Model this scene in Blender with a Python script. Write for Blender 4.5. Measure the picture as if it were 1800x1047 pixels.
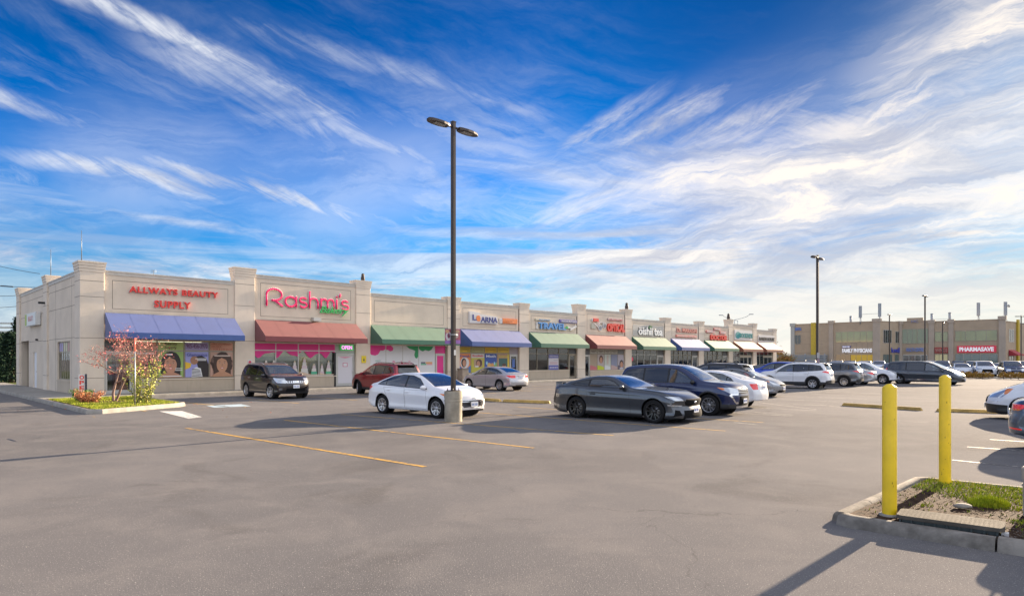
import bpy, bmesh, math, random
from mathutils import Vector, Matrix, Euler
from mathutils.bvhtree import BVHTree
R = math.radians
scene = bpy.context.scene
for o in list(bpy.data.objects): bpy.data.objects.remove(o)

# ---------------- camera ----------------
CAM_H = 1.88; FPX = 1112.0; HOR = 631.0
cam_d = bpy.data.cameras.new('camera'); cam = bpy.data.objects.new('camera', cam_d)
scene.collection.objects.link(cam); scene.camera = cam
cam.location = (0, 0, CAM_H); cam.rotation_euler = (R(90), 0, 0)
cam_d.sensor_width = 36.0; cam_d.lens = 36.0 * FPX / 1800.0
cam_d.shift_y = (HOR - 523.5) / 1800.0
cam_d.clip_start = 0.1; cam_d.clip_end = 4000

# ---------------- world, sun, exposure ----------------
SUN_AZ = math.atan2(0.716, 0.698)      # from +Y towards +X
SUN_EL = R(14.0)
scene.view_settings.view_transform = 'Standard'; scene.view_settings.look = 'None'
scene.view_settings.exposure = 1.9; scene.view_settings.gamma = 1.0
scene.cycles.use_denoising = True
scene.cycles.max_bounces = 6; scene.cycles.transparent_max_bounces = 12
scene.cycles.sample_clamp_indirect = 4.0
try: scene.cycles.denoiser = 'OPENIMAGEDENOISE'
except Exception: pass

class NT:
    """small helper for node trees"""
    def __init__(s, tree): s.t = tree; s.n = tree.nodes; s.l = tree.links
    def node(s, typ, **kw):
        n = s.n.new(typ)
        for k, v in kw.items(): setattr(n, k, v)
        return n
    def link(s, a, b): s.l.new(a, b)
    def val(s, sock, v):
        if hasattr(v, 'is_linked') or hasattr(v, 'links'): s.l.new(v, sock)
        else: sock.default_value = v
    def m(s, op, a, b=0.0, c=0.0, clamp=False):
        n = s.n.new('ShaderNodeMath'); n.operation = op; n.use_clamp = clamp
        s.val(n.inputs[0], a); s.val(n.inputs[1], b)
        if len(n.inputs) > 2: s.val(n.inputs[2], c)
        return n.outputs[0]
    def ramp(s, fac, stops, interp='LINEAR'):
        n = s.n.new('ShaderNodeValToRGB'); n.color_ramp.interpolation = interp
        el = n.color_ramp.elements
        while len(el) < len(stops): el.new(0.5)
        for e, (p, c) in zip(el, stops):
            e.position = p; e.color = (c, c, c, 1) if isinstance(c, (int, float)) else tuple(c) + (1,)
        s.val(n.inputs[0], fac); return n.outputs[0]
    def mr(s, v, a, b, c=0.0, d=1.0, smooth=True):
        n = s.n.new('ShaderNodeMapRange'); n.interpolation_type = 'SMOOTHSTEP' if smooth else 'LINEAR'
        s.val(n.inputs['Value'], v); n.inputs['From Min'].default_value = a; n.inputs['From Max'].default_value = b
        n.inputs['To Min'].default_value = c; n.inputs['To Max'].default_value = d
        return n.outputs['Result']
    def noise(s, vec, scale, detail=4, rough=0.5, dist=0.0):
        n = s.n.new('ShaderNodeTexNoise'); s.val(n.inputs['Vector'], vec)
        n.inputs['Scale'].default_value = scale; n.inputs['Detail'].default_value = detail
        n.inputs['Roughness'].default_value = rough; n.inputs['Distortion'].default_value = dist
        return n.outputs['Fac']
    def mix(s, fac, a, b, mode='MIX'):
        n = s.n.new('ShaderNodeMix'); n.data_type = 'RGBA'; n.blend_type = mode
        s.val(n.inputs[0], fac)
        for k, v in ((6, a), (7, b)):
            if isinstance(v, (tuple, list)): n.inputs[k].default_value = tuple(v) + (1,) if len(v) == 3 else v
            else: s.val(n.inputs[k], v)
        return n.outputs[2]
    def comb(s, x, y, z):
        n = s.n.new('ShaderNodeCombineXYZ')
        s.val(n.inputs[0], x); s.val(n.inputs[1], y); s.val(n.inputs[2], z); return n.outputs[0]

world = bpy.data.worlds.new('World'); scene.world = world; world.use_nodes = True
w = NT(world.node_tree); w.n.clear()
sky = w.node('ShaderNodeTexSky', sky_type='NISHITA'); sky.sun_disc = False
sky.sun_elevation = SUN_EL; sky.sun_rotation = SUN_AZ
sky.air_density = 1.0; sky.dust_density = 0.6; sky.ozone_density = 3.0
tc = w.node('ShaderNodeTexCoord')
sep = w.node('ShaderNodeSeparateXYZ'); w.link(tc.outputs['Generated'], sep.inputs[0])
dx, dy, dz = sep.outputs
az = w.m('MULTIPLY', w.m('ARCTAN2', dx, dy), 180 / math.pi)          # degrees, 0 = +Y, + towards +X
el = w.m('MULTIPLY', w.m('ARCSINE', dz), 180 / math.pi)
# high cloud sheet coordinates
zz = w.m('ADD', w.m('MAXIMUM', dz, 0.0), 0.10)
cx = w.m('DIVIDE', dx, zz); cy = w.m('DIVIDE', dy, zz)
warp = w.noise(w.comb(cx, cy, 0.0), 0.9, 3, 0.5)
warp2 = w.noise(w.comb(cx, cy, 7.3), 0.7, 3, 0.5)
wx = w.m('ADD', cx, w.m('MULTIPLY', w.m('SUBTRACT', warp, 0.5), 0.55))
wy = w.m('ADD', cy, w.m('MULTIPLY', w.m('SUBTRACT', warp2, 0.5), 0.55))
def rot(ax, ay, ang):
    c, s_ = math.cos(R(ang)), math.sin(R(ang))
    return (w.m('ADD', w.m('MULTIPLY', ax, c), w.m('MULTIPLY', ay, s_)),
            w.m('SUBTRACT', w.m('MULTIPLY', ay, c), w.m('MULTIPLY', ax, s_)))
r1x, r1y = rot(wx, wy, -62)
fib = w.noise(w.comb(w.m('MULTIPLY', r1x, 0.45), w.m('MULTIPLY', r1y, 2.2), 1.0), 1.5, 11, 0.68, 0.3)
r2x, r2y = rot(wx, wy, 18)
fib2 = w.noise(w.comb(w.m('MULTIPLY', r2x, 0.35), w.m('MULTIPLY', r2y, 1.5), 5.0), 1.1, 11, 0.66, 0.4)
big = w.noise(w.comb(cx, cy, 3.0), 0.55, 3, 0.5)
# amount of cloud: more towards the sun side and towards the horizon
amt = w.m('ADD', w.mr(az, -30, 34, -0.14, 0.23), w.mr(el, 4, 33, 0.12, -0.13, False))
amt = w.m('ADD', amt, w.m('MULTIPLY', w.m('SUBTRACT', big, 0.5), 0.5))
# clear deep blue overhead in the middle of the view, cloudier again behind and far right
edge = w.m('ADD', 18.5, w.m('MULTIPLY', w.m('MAXIMUM', w.m('SUBTRACT', az, 27.0), 0.0), 0.8))
clear = w.m('MULTIPLY', w.mr(w.m('SUBTRACT', el, edge), -2.0, 6.0), w.mr(w.m('ABSOLUTE', az), 75.0, 50.0))
amt = w.m('SUBTRACT', amt, w.m('MULTIPLY', clear, 0.30))
amt = w.m('ADD', amt, w.mr(w.m('ABSOLUTE', az), 50.0, 85.0, 0.0, 0.30))  # extra unseen cloud behind the camera, added to light the facade
d1 = w.mr(w.m('ADD', fib, amt), 0.42, 0.88)
d2 = w.mr(w.m('ADD', fib2, amt), 0.46, 0.86)
soft = w.m('MULTIPLY', w.mr(w.m('ADD', w.noise(w.comb(w.m('MULTIPLY', r1x, 0.5), r1y, 9.0), 0.8, 5, 0.5), w.m('MULTIPLY', amt, 0.6)), 0.30, 0.75), 0.42)
veil = w.m('MAXIMUM', w.m('MAXIMUM', w.m('MULTIPLY', d1, 0.80), w.m('MULTIPLY', d2, 0.85)), soft)
# named streaks (azimuth/elevation arcs of single cirrus bands)
wob = w.noise(w.comb(w.m('MULTIPLY', az, 0.05), w.m('MULTIPLY', el, 0.05), 0.0), 1.6, 6, 0.6)
fine = w.noise(w.comb(w.m('MULTIPLY', az, 0.11), w.m('MULTIPLY', w.m('ADD', el, w.m('MULTIPLY', az, 0.45)), 0.5), 2.0), 1.2, 9, 0.65, 0.5)
fine2 = w.noise(w.comb(w.m('MULTIPLY', az, 0.10), w.m('MULTIPLY', el, 0.55), 4.0), 1.0, 9, 0.65, 0.4)
fine3 = w.noise(w.comb(w.m('MULTIPLY', az, 0.12), w.m('MULTIPLY', w.m('SUBTRACT', el, w.m('MULTIPLY', az, 0.5)), 0.5), 6.0), 1.1, 10, 0.68, 0.5)
def streak(a0, e0, a1, e1, width, sag=0.0, wobble=5.0, tex=None, gain=1.0, soft=4.0):
    k = (e1 - e0) / (a1 - a0)
    t = w.m('DIVIDE', w.m('SUBTRACT', az, a0), a1 - a0)
    line = w.m('ADD', e0, w.m('MULTIPLY', w.m('SUBTRACT', az, a0), k))
    bow = w.m('MULTIPLY', w.m('MULTIPLY', t, w.m('SUBTRACT', 1.0, t)), sag * 4)
    d = w.m('ABSOLUTE', w.m('ADD', w.m('SUBTRACT', w.m('SUBTRACT', el, line), bow),
                            w.m('MULTIPLY', w.m('SUBTRACT', wob, 0.5), wobble)))
    a = w.mr(d, width, 0.0)
    lo, hi = min(a0, a1), max(a0, a1)
    a = w.m('MULTIPLY', a, w.mr(az, lo - soft, lo + soft)); a = w.m('MULTIPLY', a, w.mr(az, hi + soft, hi - soft))
    return w.m('MULTIPLY', w.m('MULTIPLY', a, w.mr(tex or fine, 0.34, 0.66, 0.16, 1.0)), gain)
dens = veil
STREAKS = [  # az0, el0, az1, el1, width, sag, wobble, texture, gain
    (-39.0, 25.8, -13.5, 19.2, 1.2, 1.6, 2.2, fine, 0.85),
    (-30.0, 23.6, -11.0, 18.4, 2.4, 0.8, 4.0, fine, 0.50),
    (-24.0, 20.5, -3.0, 15.0, 2.2, 0.6, 4.0, fine, 0.50),
    (-23.0, 25.5, 3.0, 21.0, 1.5, 0.8, 3.0, fine, 0.38),
    (-12.0, 21.5, 6.0, 18.5, 3.5, 0.0, 5.0, fine, 0.30),
    (-44.0, 19.0, -34.5, 17.2, 1.1, 0.0, 1.5, fine, 0.85),
    (-37.5, 14.2, -25.0, 12.9, 1.3, 0.5, 2.0, fine, 1.0),
    (-30.0, 15.0, -13.0, 12.0, 1.2, 0.5, 2.5, fine, 0.95),
    (-40.0, 11.2, -8.0, 10.0, 0.8, 0.0, 2.0, fine2, 0.60),
    (3.0, 17.5, 12.0, 21.5, 1.6, 0.0, 3.0, fine3, 0.70),
    (7.0, 17.0, 18.0, 21.5, 2.0, 0.0, 3.0, fine3, 0.80),
    (14.0, 17.8, 25.0, 20.6, 2.0, 0.0, 3.0, fine3, 0.65),
    (15.0, 17.0, 40.0, 17.0, 1.3, -1.0, 1.5, fine2, 1.0),
    (26.0, 18.5, 42.0, 23.0, 2.4, 0.0, 3.0, fine3, 0.75),
    (10.0, 14.0, 40.0, 13.0, 3.2, 0.4, 4.0, fine2, 0.85),
    (9.0, 10.0, 40.0, 9.5, 4.0, 0.0, 4.0, fine2, 1.0),
    (-2.0, 13.5, 14.0, 9.0, 2.4, 0.0, 4.0, fine, 0.60),
    (-14.0, 6.5, 30.0, 6.5, 2.8, 0.0, 3.0, fine2, 1.0),
    (-46.0, 7.5, -4.0, 6.4, 2.2, 0.0, 1.5, fine2, 1.0),
]
for st in STREAKS: dens = w.m('MAXIMUM', dens, streak(*st))
# thin all-over cirrus, tilted like the long streaks on the left, flatter on the right
tl = w.noise(w.comb(w.m('MULTIPLY', az, 0.055), w.m('ADD', w.m('MULTIPLY', w.m('ADD', el, w.m('MULTIPLY', az, 0.26)), 0.30), w.m('MULTIPLY', wob, 1.2)), 21.0), 1.0, 11, 0.66, 0.6)
tr = w.noise(w.comb(w.m('MULTIPLY', az, 0.060), w.m('ADD', w.m('MULTIPLY', w.m('SUBTRACT', el, w.m('MULTIPLY', az, 0.10)), 0.34), w.m('MULTIPLY', wob, 1.6)), 31.0), 1.0, 11, 0.68, 0.7)
patch = w.noise(w.comb(w.m('MULTIPLY', az, 0.045), w.m('MULTIPLY', el, 0.09), 41.0), 1.0, 4, 0.5)
thin = w.m('MULTIPLY', w.mr(w.m('ADD', tl, w.m('MULTIPLY', w.m('SUBTRACT', patch, 0.5), 0.5)), 0.36, 0.74), w.m('MULTIPLY', w.mr(el, 27.0, 16.0, 0.08, 0.46), w.mr(az, 2.0, 14.0, 1.0, 0.3)))
thick = w.m('MULTIPLY', w.mr(w.m('ADD', tr, w.m('MULTIPLY', w.m('SUBTRACT', patch, 0.5), 0.6)), 0.36, 0.66, 0.12, 1.0), w.m('MULTIPLY', w.mr(az, 0.0, 12.0), w.mr(w.m('SUBTRACT', el, edge), 1.5, -3.5)))
dens = w.m('MAXIMUM', dens, w.m('MAXIMUM', thin, thick))
lowhaze = w.mr(el, 11.0, 0.5, 0.0, 0.86)
bands = w.m('MULTIPLY', w.mr(w.noise(w.comb(w.m('MULTIPLY', az, 0.030), w.m('MULTIPLY', el, 0.42), 11.0), 1.0, 7, 0.6, 0.3), 0.42, 0.64), w.m('MULTIPLY', w.mr(el, 17.0, 9.0), w.mr(az, -24.0, 12.0, 0.45, 1.0)))
dens = w.m('MAXIMUM', dens, bands)
dens = w.m('MAXIMUM', dens, lowhaze)
dens = w.m('MAXIMUM', dens, w.mr(el, 33.0, 55.0, 0.0, 0.40))  # unseen overhead veil, added for paler glass reflections and neutral fill
dens = w.m('MINIMUM', dens, 0.97)
# sky colour from the Nishita model, deepened
hs = w.node('ShaderNodeHueSaturation'); hs.inputs['Saturation'].default_value = 1.5; hs.inputs['Value'].default_value = 1.0
w.link(sky.outputs[0], hs.inputs['Color'])
blue = w.mix(1.0, hs.outputs[0], (0.08, 0.84, 1.18), 'MULTIPLY')
deep = w.m('MULTIPLY', w.mr(el, 8.0, 30.0, 1.0, 0.54), w.mr(el, 0.0, 17.0, 0.62, 1.0))
blue = w.mix(1.0, blue, w.comb(w.m('MULTIPLY', deep, deep), deep, deep), 'MULTIPLY')
# sunlit cloud: warmer and brighter near the sun
sdir = w.node('ShaderNodeVectorMath', operation='DOT_PRODUCT')
w.link(tc.outputs['Generated'], sdir.inputs[0])
sdir.inputs[1].default_value = (math.sin(SUN_AZ) * math.cos(SUN_EL), math.cos(SUN_AZ) * math.cos(SUN_EL), math.sin(SUN_EL))
near = w.mr(sdir.outputs['Value'], 0.60, 1.0)
CLOUD_V = 5.0
ccol = w.mix(near, tuple(CLOUD_V * c for c in (0.90, 0.95, 1.03)), tuple(CLOUD_V * c for c in (1.02, 0.97, 0.92)))
shade = w.mr(tr, 0.36, 0.60, 0.66, 1.06)
# unseen clouds to the sides and behind, brightened to fill light on the facade
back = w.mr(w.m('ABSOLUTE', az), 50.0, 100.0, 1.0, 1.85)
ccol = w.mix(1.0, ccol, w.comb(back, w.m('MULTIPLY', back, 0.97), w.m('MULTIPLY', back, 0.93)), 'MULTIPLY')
ccol = w.mix(1.0, ccol, w.comb(w.m('MULTIPLY', shade, w.m('ADD', 0.80, w.m('MULTIPLY', shade, 0.20))), shade, w.m('ADD', w.m('MULTIPLY', shade, 0.65), 0.36)), 'MULTIPLY')
dim = w.mr(sdir.outputs['Value'], 0.70, 1.0, 1.0, 0.42)
blue = w.mix(1.0, blue, w.comb(w.m('MULTIPLY', dim, w.mr(dim, 0.42, 1.0, 3.2, 1.0)), w.m('MULTIPLY', dim, w.mr(dim, 0.42, 1.0, 0.74, 0.95)), dim), 'MULTIPLY')
warm = w.m('MULTIPLY', w.mr(el, 10.0, 2.0), w.mr(az, -5.0, 22.0, 0.0, 0.8))
ccol = w.mix(warm, ccol, tuple(CLOUD_V * c for c in (1.02, 0.965, 0.88)))
blue = w.mix(w.m('MULTIPLY', warm, 0.7), blue, tuple(CLOUD_V * c for c in (0.80, 0.86, 0.95)))
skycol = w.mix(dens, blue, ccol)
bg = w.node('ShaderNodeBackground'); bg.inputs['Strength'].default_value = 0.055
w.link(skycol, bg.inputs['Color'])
wo = w.node('ShaderNodeOutputWorld'); w.link(bg.outputs[0], wo.inputs['Surface'])
world.cycles.sampling_method = 'MANUAL'; world.cycles.sample_map_resolution = 512

sun_d = bpy.data.lights.new('sun', 'SUN'); sun = bpy.data.objects.new('sun', sun_d)
scene.collection.objects.link(sun)
sun_d.energy = 5.0; sun_d.angle = R(0.55); sun_d.color = (1.0, 0.80, 0.58)
sd = Vector((math.sin(SUN_AZ) * math.cos(SUN_EL), math.cos(SUN_AZ) * math.cos(SUN_EL), math.sin(SUN_EL)))
sun.rotation_euler = sd.to_track_quat('Z', 'Y').to_euler()

# ---------------- helpers ----------------
COL = scene.collection
rnd = random.Random(7)
def lin(r, g, b):
    f = lambda c: (c / 255 / 12.92) if c <= 10 else (((c / 255) + 0.055) / 1.055) ** 2.4
    return (f(r), f(g), f(b))
MATS = {}
def mat(name, col=(0.5, 0.5, 0.5), rough=0.6, metal=0.0, coat=0.0, spec=0.5, var=0.0, vscale=3.0, bump=0.0, bscale=60.0, emit=None, estr=1.0, sheen=0.0):
    if name in MATS: return MATS[name]
    m = bpy.data.materials.new(name); m.use_nodes = True; MATS[name] = m
    t = NT(m.node_tree); b = t.n['Principled BSDF']
    b.inputs['Base Color'].default_value = tuple(col) + (1,); b.inputs['Roughness'].default_value = rough
    b.inputs['Metallic'].default_value = metal; b.inputs['Coat Weight'].default_value = coat
    b.inputs['Coat Roughness'].default_value = 0.03
    b.inputs['Specular IOR Level'].default_value = min(spec, 0.1) if rough >= 0.8 else spec
    if sheen: b.inputs['Sheen Weight'].default_value = sheen; b.inputs['Sheen Roughness'].default_value = 0.45; b.inputs['Sheen Tint'].default_value = (1, 0.95, 0.92, 1)
    if emit: b.inputs['Emission Color'].default_value = tuple(emit) + (1,); b.inputs['Emission Strength'].default_value = estr
    tcn = t.node('ShaderNodeTexCoord')
    if var > 0:
        n = t.noise(tcn.outputs['Object'], vscale, 6, 0.6)
        f = t.mr(n, 0.3, 0.7, 1 - var, 1 + var)
        t.link(t.mix(1.0, tuple(col), t.comb(f, f, f), 'MULTIPLY'), b.inputs['Base Color'])
    if bump > 0:
        n = t.noise(tcn.outputs['Object'], bscale, 4, 0.6)
        bp = t.node('ShaderNodeBump'); bp.inputs['Strength'].default_value = bump; bp.inputs['Distance'].default_value = 0.01
        t.link(n, bp.inputs['Height']); t.link(bp.outputs[0], b.inputs['Normal'])
    return m
def glass_mat(name, tint, opacity, rough=0.03, ior_spec=1.0):
    """window glass: part see-through, part dark, always reflecting"""
    if name in MATS: return MATS[name]
    m = bpy.data.materials.new(name); m.use_nodes = True; MATS[name] = m
    t = NT(m.node_tree); t.n.clear()
    tr = t.node('ShaderNodeBsdfTransparent'); tr.inputs[0].default_value = tuple(tint) + (1,)
    di = t.node('ShaderNodeBsdfDiffuse'); di.inputs[0].default_value = (tint[0] * 0.06, tint[1] * 0.06, tint[2] * 0.06, 1)
    gl = t.node('ShaderNodeBsdfGlossy'); gl.inputs['Roughness'].default_value = rough; gl.inputs[0].default_value = (0.95, 0.97, 1, 1)
    fr = t.node('ShaderNodeFresnel'); fr.inputs[0].default_value = 1.55
    m1 = t.node('ShaderNodeMixShader'); m1.inputs[0].default_value = opacity
    t.link(tr.outputs[0], m1.inputs[1]); t.link(di.outputs[0], m1.inputs[2])
    m2 = t.node('ShaderNodeMixShader'); t.link(t.m('MULTIPLY', t.m('ADD', fr.outputs[0], 0.03), ior_spec, clamp=True), m2.inputs[0])
    t.link(m1.outputs[0], m2.inputs[1]); t.link(gl.outputs[0], m2.inputs[2])
    o = t.node('ShaderNodeOutputMaterial'); t.link(m2.outputs[0], o.inputs[0])
    return m

def tag(o, label=None, cat=None, group=None, kind=None):
    if label: o['label'] = label
    if cat: o['category'] = cat
    if group: o['group'] = group
    if kind: o['kind'] = kind
    return o
def empty(name, loc=(0, 0, 0), rz=0.0, parent=None):
    o = bpy.data.objects.new(name, None); COL.objects.link(o); o.empty_display_size = 0.2
    o.location = loc; o.rotation_euler = (0, 0, rz)
    if parent: o.parent = parent
    return o
def link_bm(name, bm, material, parent=None, smooth=False, loc=None, rot=None):
    me = bpy.data.meshes.new(name); bm.normal_update(); bm.to_mesh(me); bm.free()
    return link_me(name, me, material, parent, smooth, loc, rot)
def link_me(name, me, material, parent=None, smooth=False, loc=None, rot=None):
    mats = material if isinstance(material, (list, tuple)) else [material]
    idx_ = [p.material_index for p in me.polygons] if len(mats) > 1 else None
    me.materials.clear()
    for m in mats: me.materials.append(m)
    if idx_: me.polygons.foreach_set('material_index', idx_)
    if smooth:
        for p in me.polygons: p.use_smooth = True
        if smooth == 'auto':
            me.set_sharp_from_angle(angle=R(35))
    o = bpy.data.objects.new(name, me); COL.objects.link(o)
    if parent: o.parent = parent
    if loc is not None: o.location = loc
    if rot is not None: o.rotation_euler = rot
    return o
def box(bm, x0, y0, z0, x1, y1, z1, mi=0, M=None):
    vs = [bm.verts.new(v) for v in ((x0, y0, z0), (x1, y0, z0), (x1, y1, z0), (x0, y1, z0), (x0, y0, z1), (x1, y0, z1), (x1, y1, z1), (x0, y1, z1))]
    fs = [bm.faces.new([vs[i] for i in f]) for f in ((0, 3, 2, 1), (4, 5, 6, 7), (0, 1, 5, 4), (1, 2, 6, 5), (2, 3, 7, 6), (3, 0, 4, 7))]
    for f in fs: f.material_index = mi
    if M is not None:
        for v in vs: v.co = M @ v.co
    return vs
def cyl(bm, p0, p1, r0, r1=None, seg=12, caps=True, mi=0):
    p0 = Vector(p0); p1 = Vector(p1); r1 = r0 if r1 is None else r1
    d = (p1 - p0); q = d.to_track_quat('Z', 'Y')
    a = []; b = []
    for i in range(seg):
        t = 2 * math.pi * i / seg; v = Vector((math.cos(t), math.sin(t), 0))
        a.append(bm.verts.new(p0 + q @ (v * r0))); b.append(bm.verts.new(p1 + q @ (v * r1)))
    fs = []
    for i in range(seg):
        j = (i + 1) % seg; fs.append(bm.faces.new((a[i], a[j], b[j], b[i])))
    if caps: fs.append(bm.faces.new(a[::-1])); fs.append(bm.faces.new(b))
    for f in fs: f.material_index = mi; f.smooth = True
    return a + b
def lathe(bm, prof, seg=32, axis='Z', mi=0, M=None):
    rings = []
    for r, z in prof:
        ring = []
        for i in range(seg):
            t = 2 * math.pi * i / seg
            v = Vector((r * math.cos(t), r * math.sin(t), z)) if axis == 'Z' else Vector((r * math.cos(t), z, r * math.sin(t)))
            ring.append(bm.verts.new(M @ v if M is not None else v))
        rings.append(ring)
    for a, b in zip(rings, rings[1:]):
        for i in range(seg):
            j = (i + 1) % seg
            f = bm.faces.new((a[i], a[j], b[j], b[i])); f.material_index = mi; f.smooth = True
    return rings
def prism(bm, pts, y0, y1, plane='XZ', mi=0):
    """closed outline extruded; plane XZ -> depth along Y, XY -> depth along Z, YZ -> along X"""
    def P(a, b, d): return {'XZ': (a, d, b), 'XY': (a, b, d), 'YZ': (d, a, b)}[plane]
    A = [bm.verts.new(P(a, b, y0)) for a, b in pts]; B = [bm.verts.new(P(a, b, y1)) for a, b in pts]
    n = len(pts); fs = [bm.faces.new(A), bm.faces.new(B[::-1])]
    for i in range(n): fs.append(bm.faces.new((A[i], B[i], B[(i + 1) % n], A[(i + 1) % n])))
    for f in fs: f.material_index = mi
    bmesh.ops.recalc_face_normals(bm, faces=fs)
    return fs
def simple_box(name, x0, y0, z0, x1, y1, z1, m, parent=None, bevel=0.0):
    bm = bmesh.new(); box(bm, x0, y0, z0, x1, y1, z1)
    if bevel: bmesh.ops.bevel(bm, geom=bm.edges[:], offset=bevel, segments=2, affect='EDGES')
    return link_bm(name, bm, m, parent)
def copy_tree(o, parent=None):
    c = o.copy(); COL.objects.link(c)
    if parent is not None:
        mpi = o.matrix_parent_inverse.copy(); c.parent = parent; c.matrix_parent_inverse = mpi
    for ch in list(o.children): copy_tree(ch, c)
    return c
def text_obj(name, s, size, m, parent=None, loc=(0, 0, 0), rot=(R(90), 0, 0), ext=0.03, bold=0.0, align='CENTER', sx=1.0, spacing=1.0, bevel=0.0, shear=0.0):
    cu = bpy.data.curves.new(name, 'FONT'); cu.body = s; cu.size = size; cu.extrude = ext; cu.offset = bold * size
    cu.align_x = align; cu.align_y = 'CENTER'; cu.space_character = spacing; cu.bevel_depth = bevel; cu.shear = shear
    cu.resolution_u = 3
    tmp = bpy.data.objects.new('t', cu); me = bpy.data.meshes.new_from_object(tmp)
    bpy.data.objects.remove(tmp); bpy.data.curves.remove(cu)
    for v in me.vertices: v.co.x *= sx
    me.name = name
    return link_me(name, me, m, parent, False, loc, rot)
def pchip(pts):
    pts = sorted(pts); xs = [p[0] for p in pts]; ys = [p[1] for p in pts]; n = len(xs)
    h = [xs[i + 1] - xs[i] for i in range(n - 1)]; dl = [(ys[i + 1] - ys[i]) / h[i] for i in range(n - 1)]
    d = [0] * n; d[0] = dl[0]; d[-1] = dl[-1]
    for i in range(1, n - 1):
        if dl[i - 1] * dl[i] > 0:
            w1 = 2 * h[i] + h[i - 1]; w2 = h[i] + 2 * h[i - 1]; d[i] = (w1 + w2) / (w1 / dl[i - 1] + w2 / dl[i])
    def f(x):
        if x <= xs[0]: return ys[0]
        if x >= xs[-1]: return ys[-1]
        i = 0
        while x > xs[i + 1]: i += 1
        t = (x - xs[i]) / h[i]; t2 = t * t; t3 = t2 * t
        return (2 * t3 - 3 * t2 + 1) * ys[i] + (t3 - 2 * t2 + t) * h[i] * d[i] + (-2 * t3 + 3 * t2) * ys[i + 1] + (t3 - t2) * h[i] * d[i + 1]
    return f
# ---------------- cars ----------------
def paint(name, rgb, metal=0.0, rough=0.35):
    return mat('paint_' + name, rgb, rough, metal, coat=1.0, var=0.03, vscale=2.0)
M_TRIM = mat('black_trim', (0.012, 0.012, 0.013), 0.45, var=0.1)
M_GRILLE = mat('grille_black', (0.010, 0.010, 0.011), 0.9, spec=0.1)
M_CLAD = mat('grey_cladding', (0.025, 0.025, 0.027), 0.6, var=0.1)
M_TYRE = mat('tyre_rubber', (0.018, 0.018, 0.019), 0.8, bump=0.3, bscale=90)
M_CHROME = mat('chrome', (0.75, 0.75, 0.76), 0.12, 1.0)
M_ALLOY = mat('alloy', (0.55, 0.55, 0.57), 0.28, 0.85)
M_BLKALLOY = mat('black_alloy', (0.015, 0.015, 0.016), 0.3, 0.2, coat=0.5)
M_DISC = mat('brake_disc', (0.30, 0.29, 0.28), 0.4, 0.8)
M_INT = mat('cabin_fabric', (0.035, 0.034, 0.036), 0.9)
M_LAMP = mat('lamp_glass', (0.55, 0.58, 0.62), 0.08, 0.5, coat=1.0)
M_LAMPD = mat('smoked_lamp_glass', (0.16, 0.17, 0.19), 0.08, 0.5, coat=1.0)
M_LAMPON = mat('lit_lamp', (0.9, 0.75, 0.5), 0.1, emit=(1.0, 0.72, 0.38), estr=2.2)
M_AMBER = mat('amber_lamp', (0.75, 0.20, 0.02), 0.15, coat=1.0)
M_RED = mat('red_lamp', (0.45, 0.012, 0.015), 0.12, coat=1.0, emit=(0.6, 0.01, 0.01), estr=0.12)
M_PLATE = mat('plate_white', (0.72, 0.74, 0.78), 0.35)
M_PLATEB = mat('plate_blue', (0.05, 0.12, 0.42), 0.4)
GL_TINT = glass_mat('car_glass', (0.55, 0.68, 0.66), 0.35, 0.03, 2.0)
GL_DARK = glass_mat('privacy_glass', (0.10, 0.12, 0.13), 0.75, 0.03, 1.3)
GL_BLUE = glass_mat('blue_tinted_glass', (0.22, 0.36, 0.50), 0.6, 0.03, 1.8)

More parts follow.
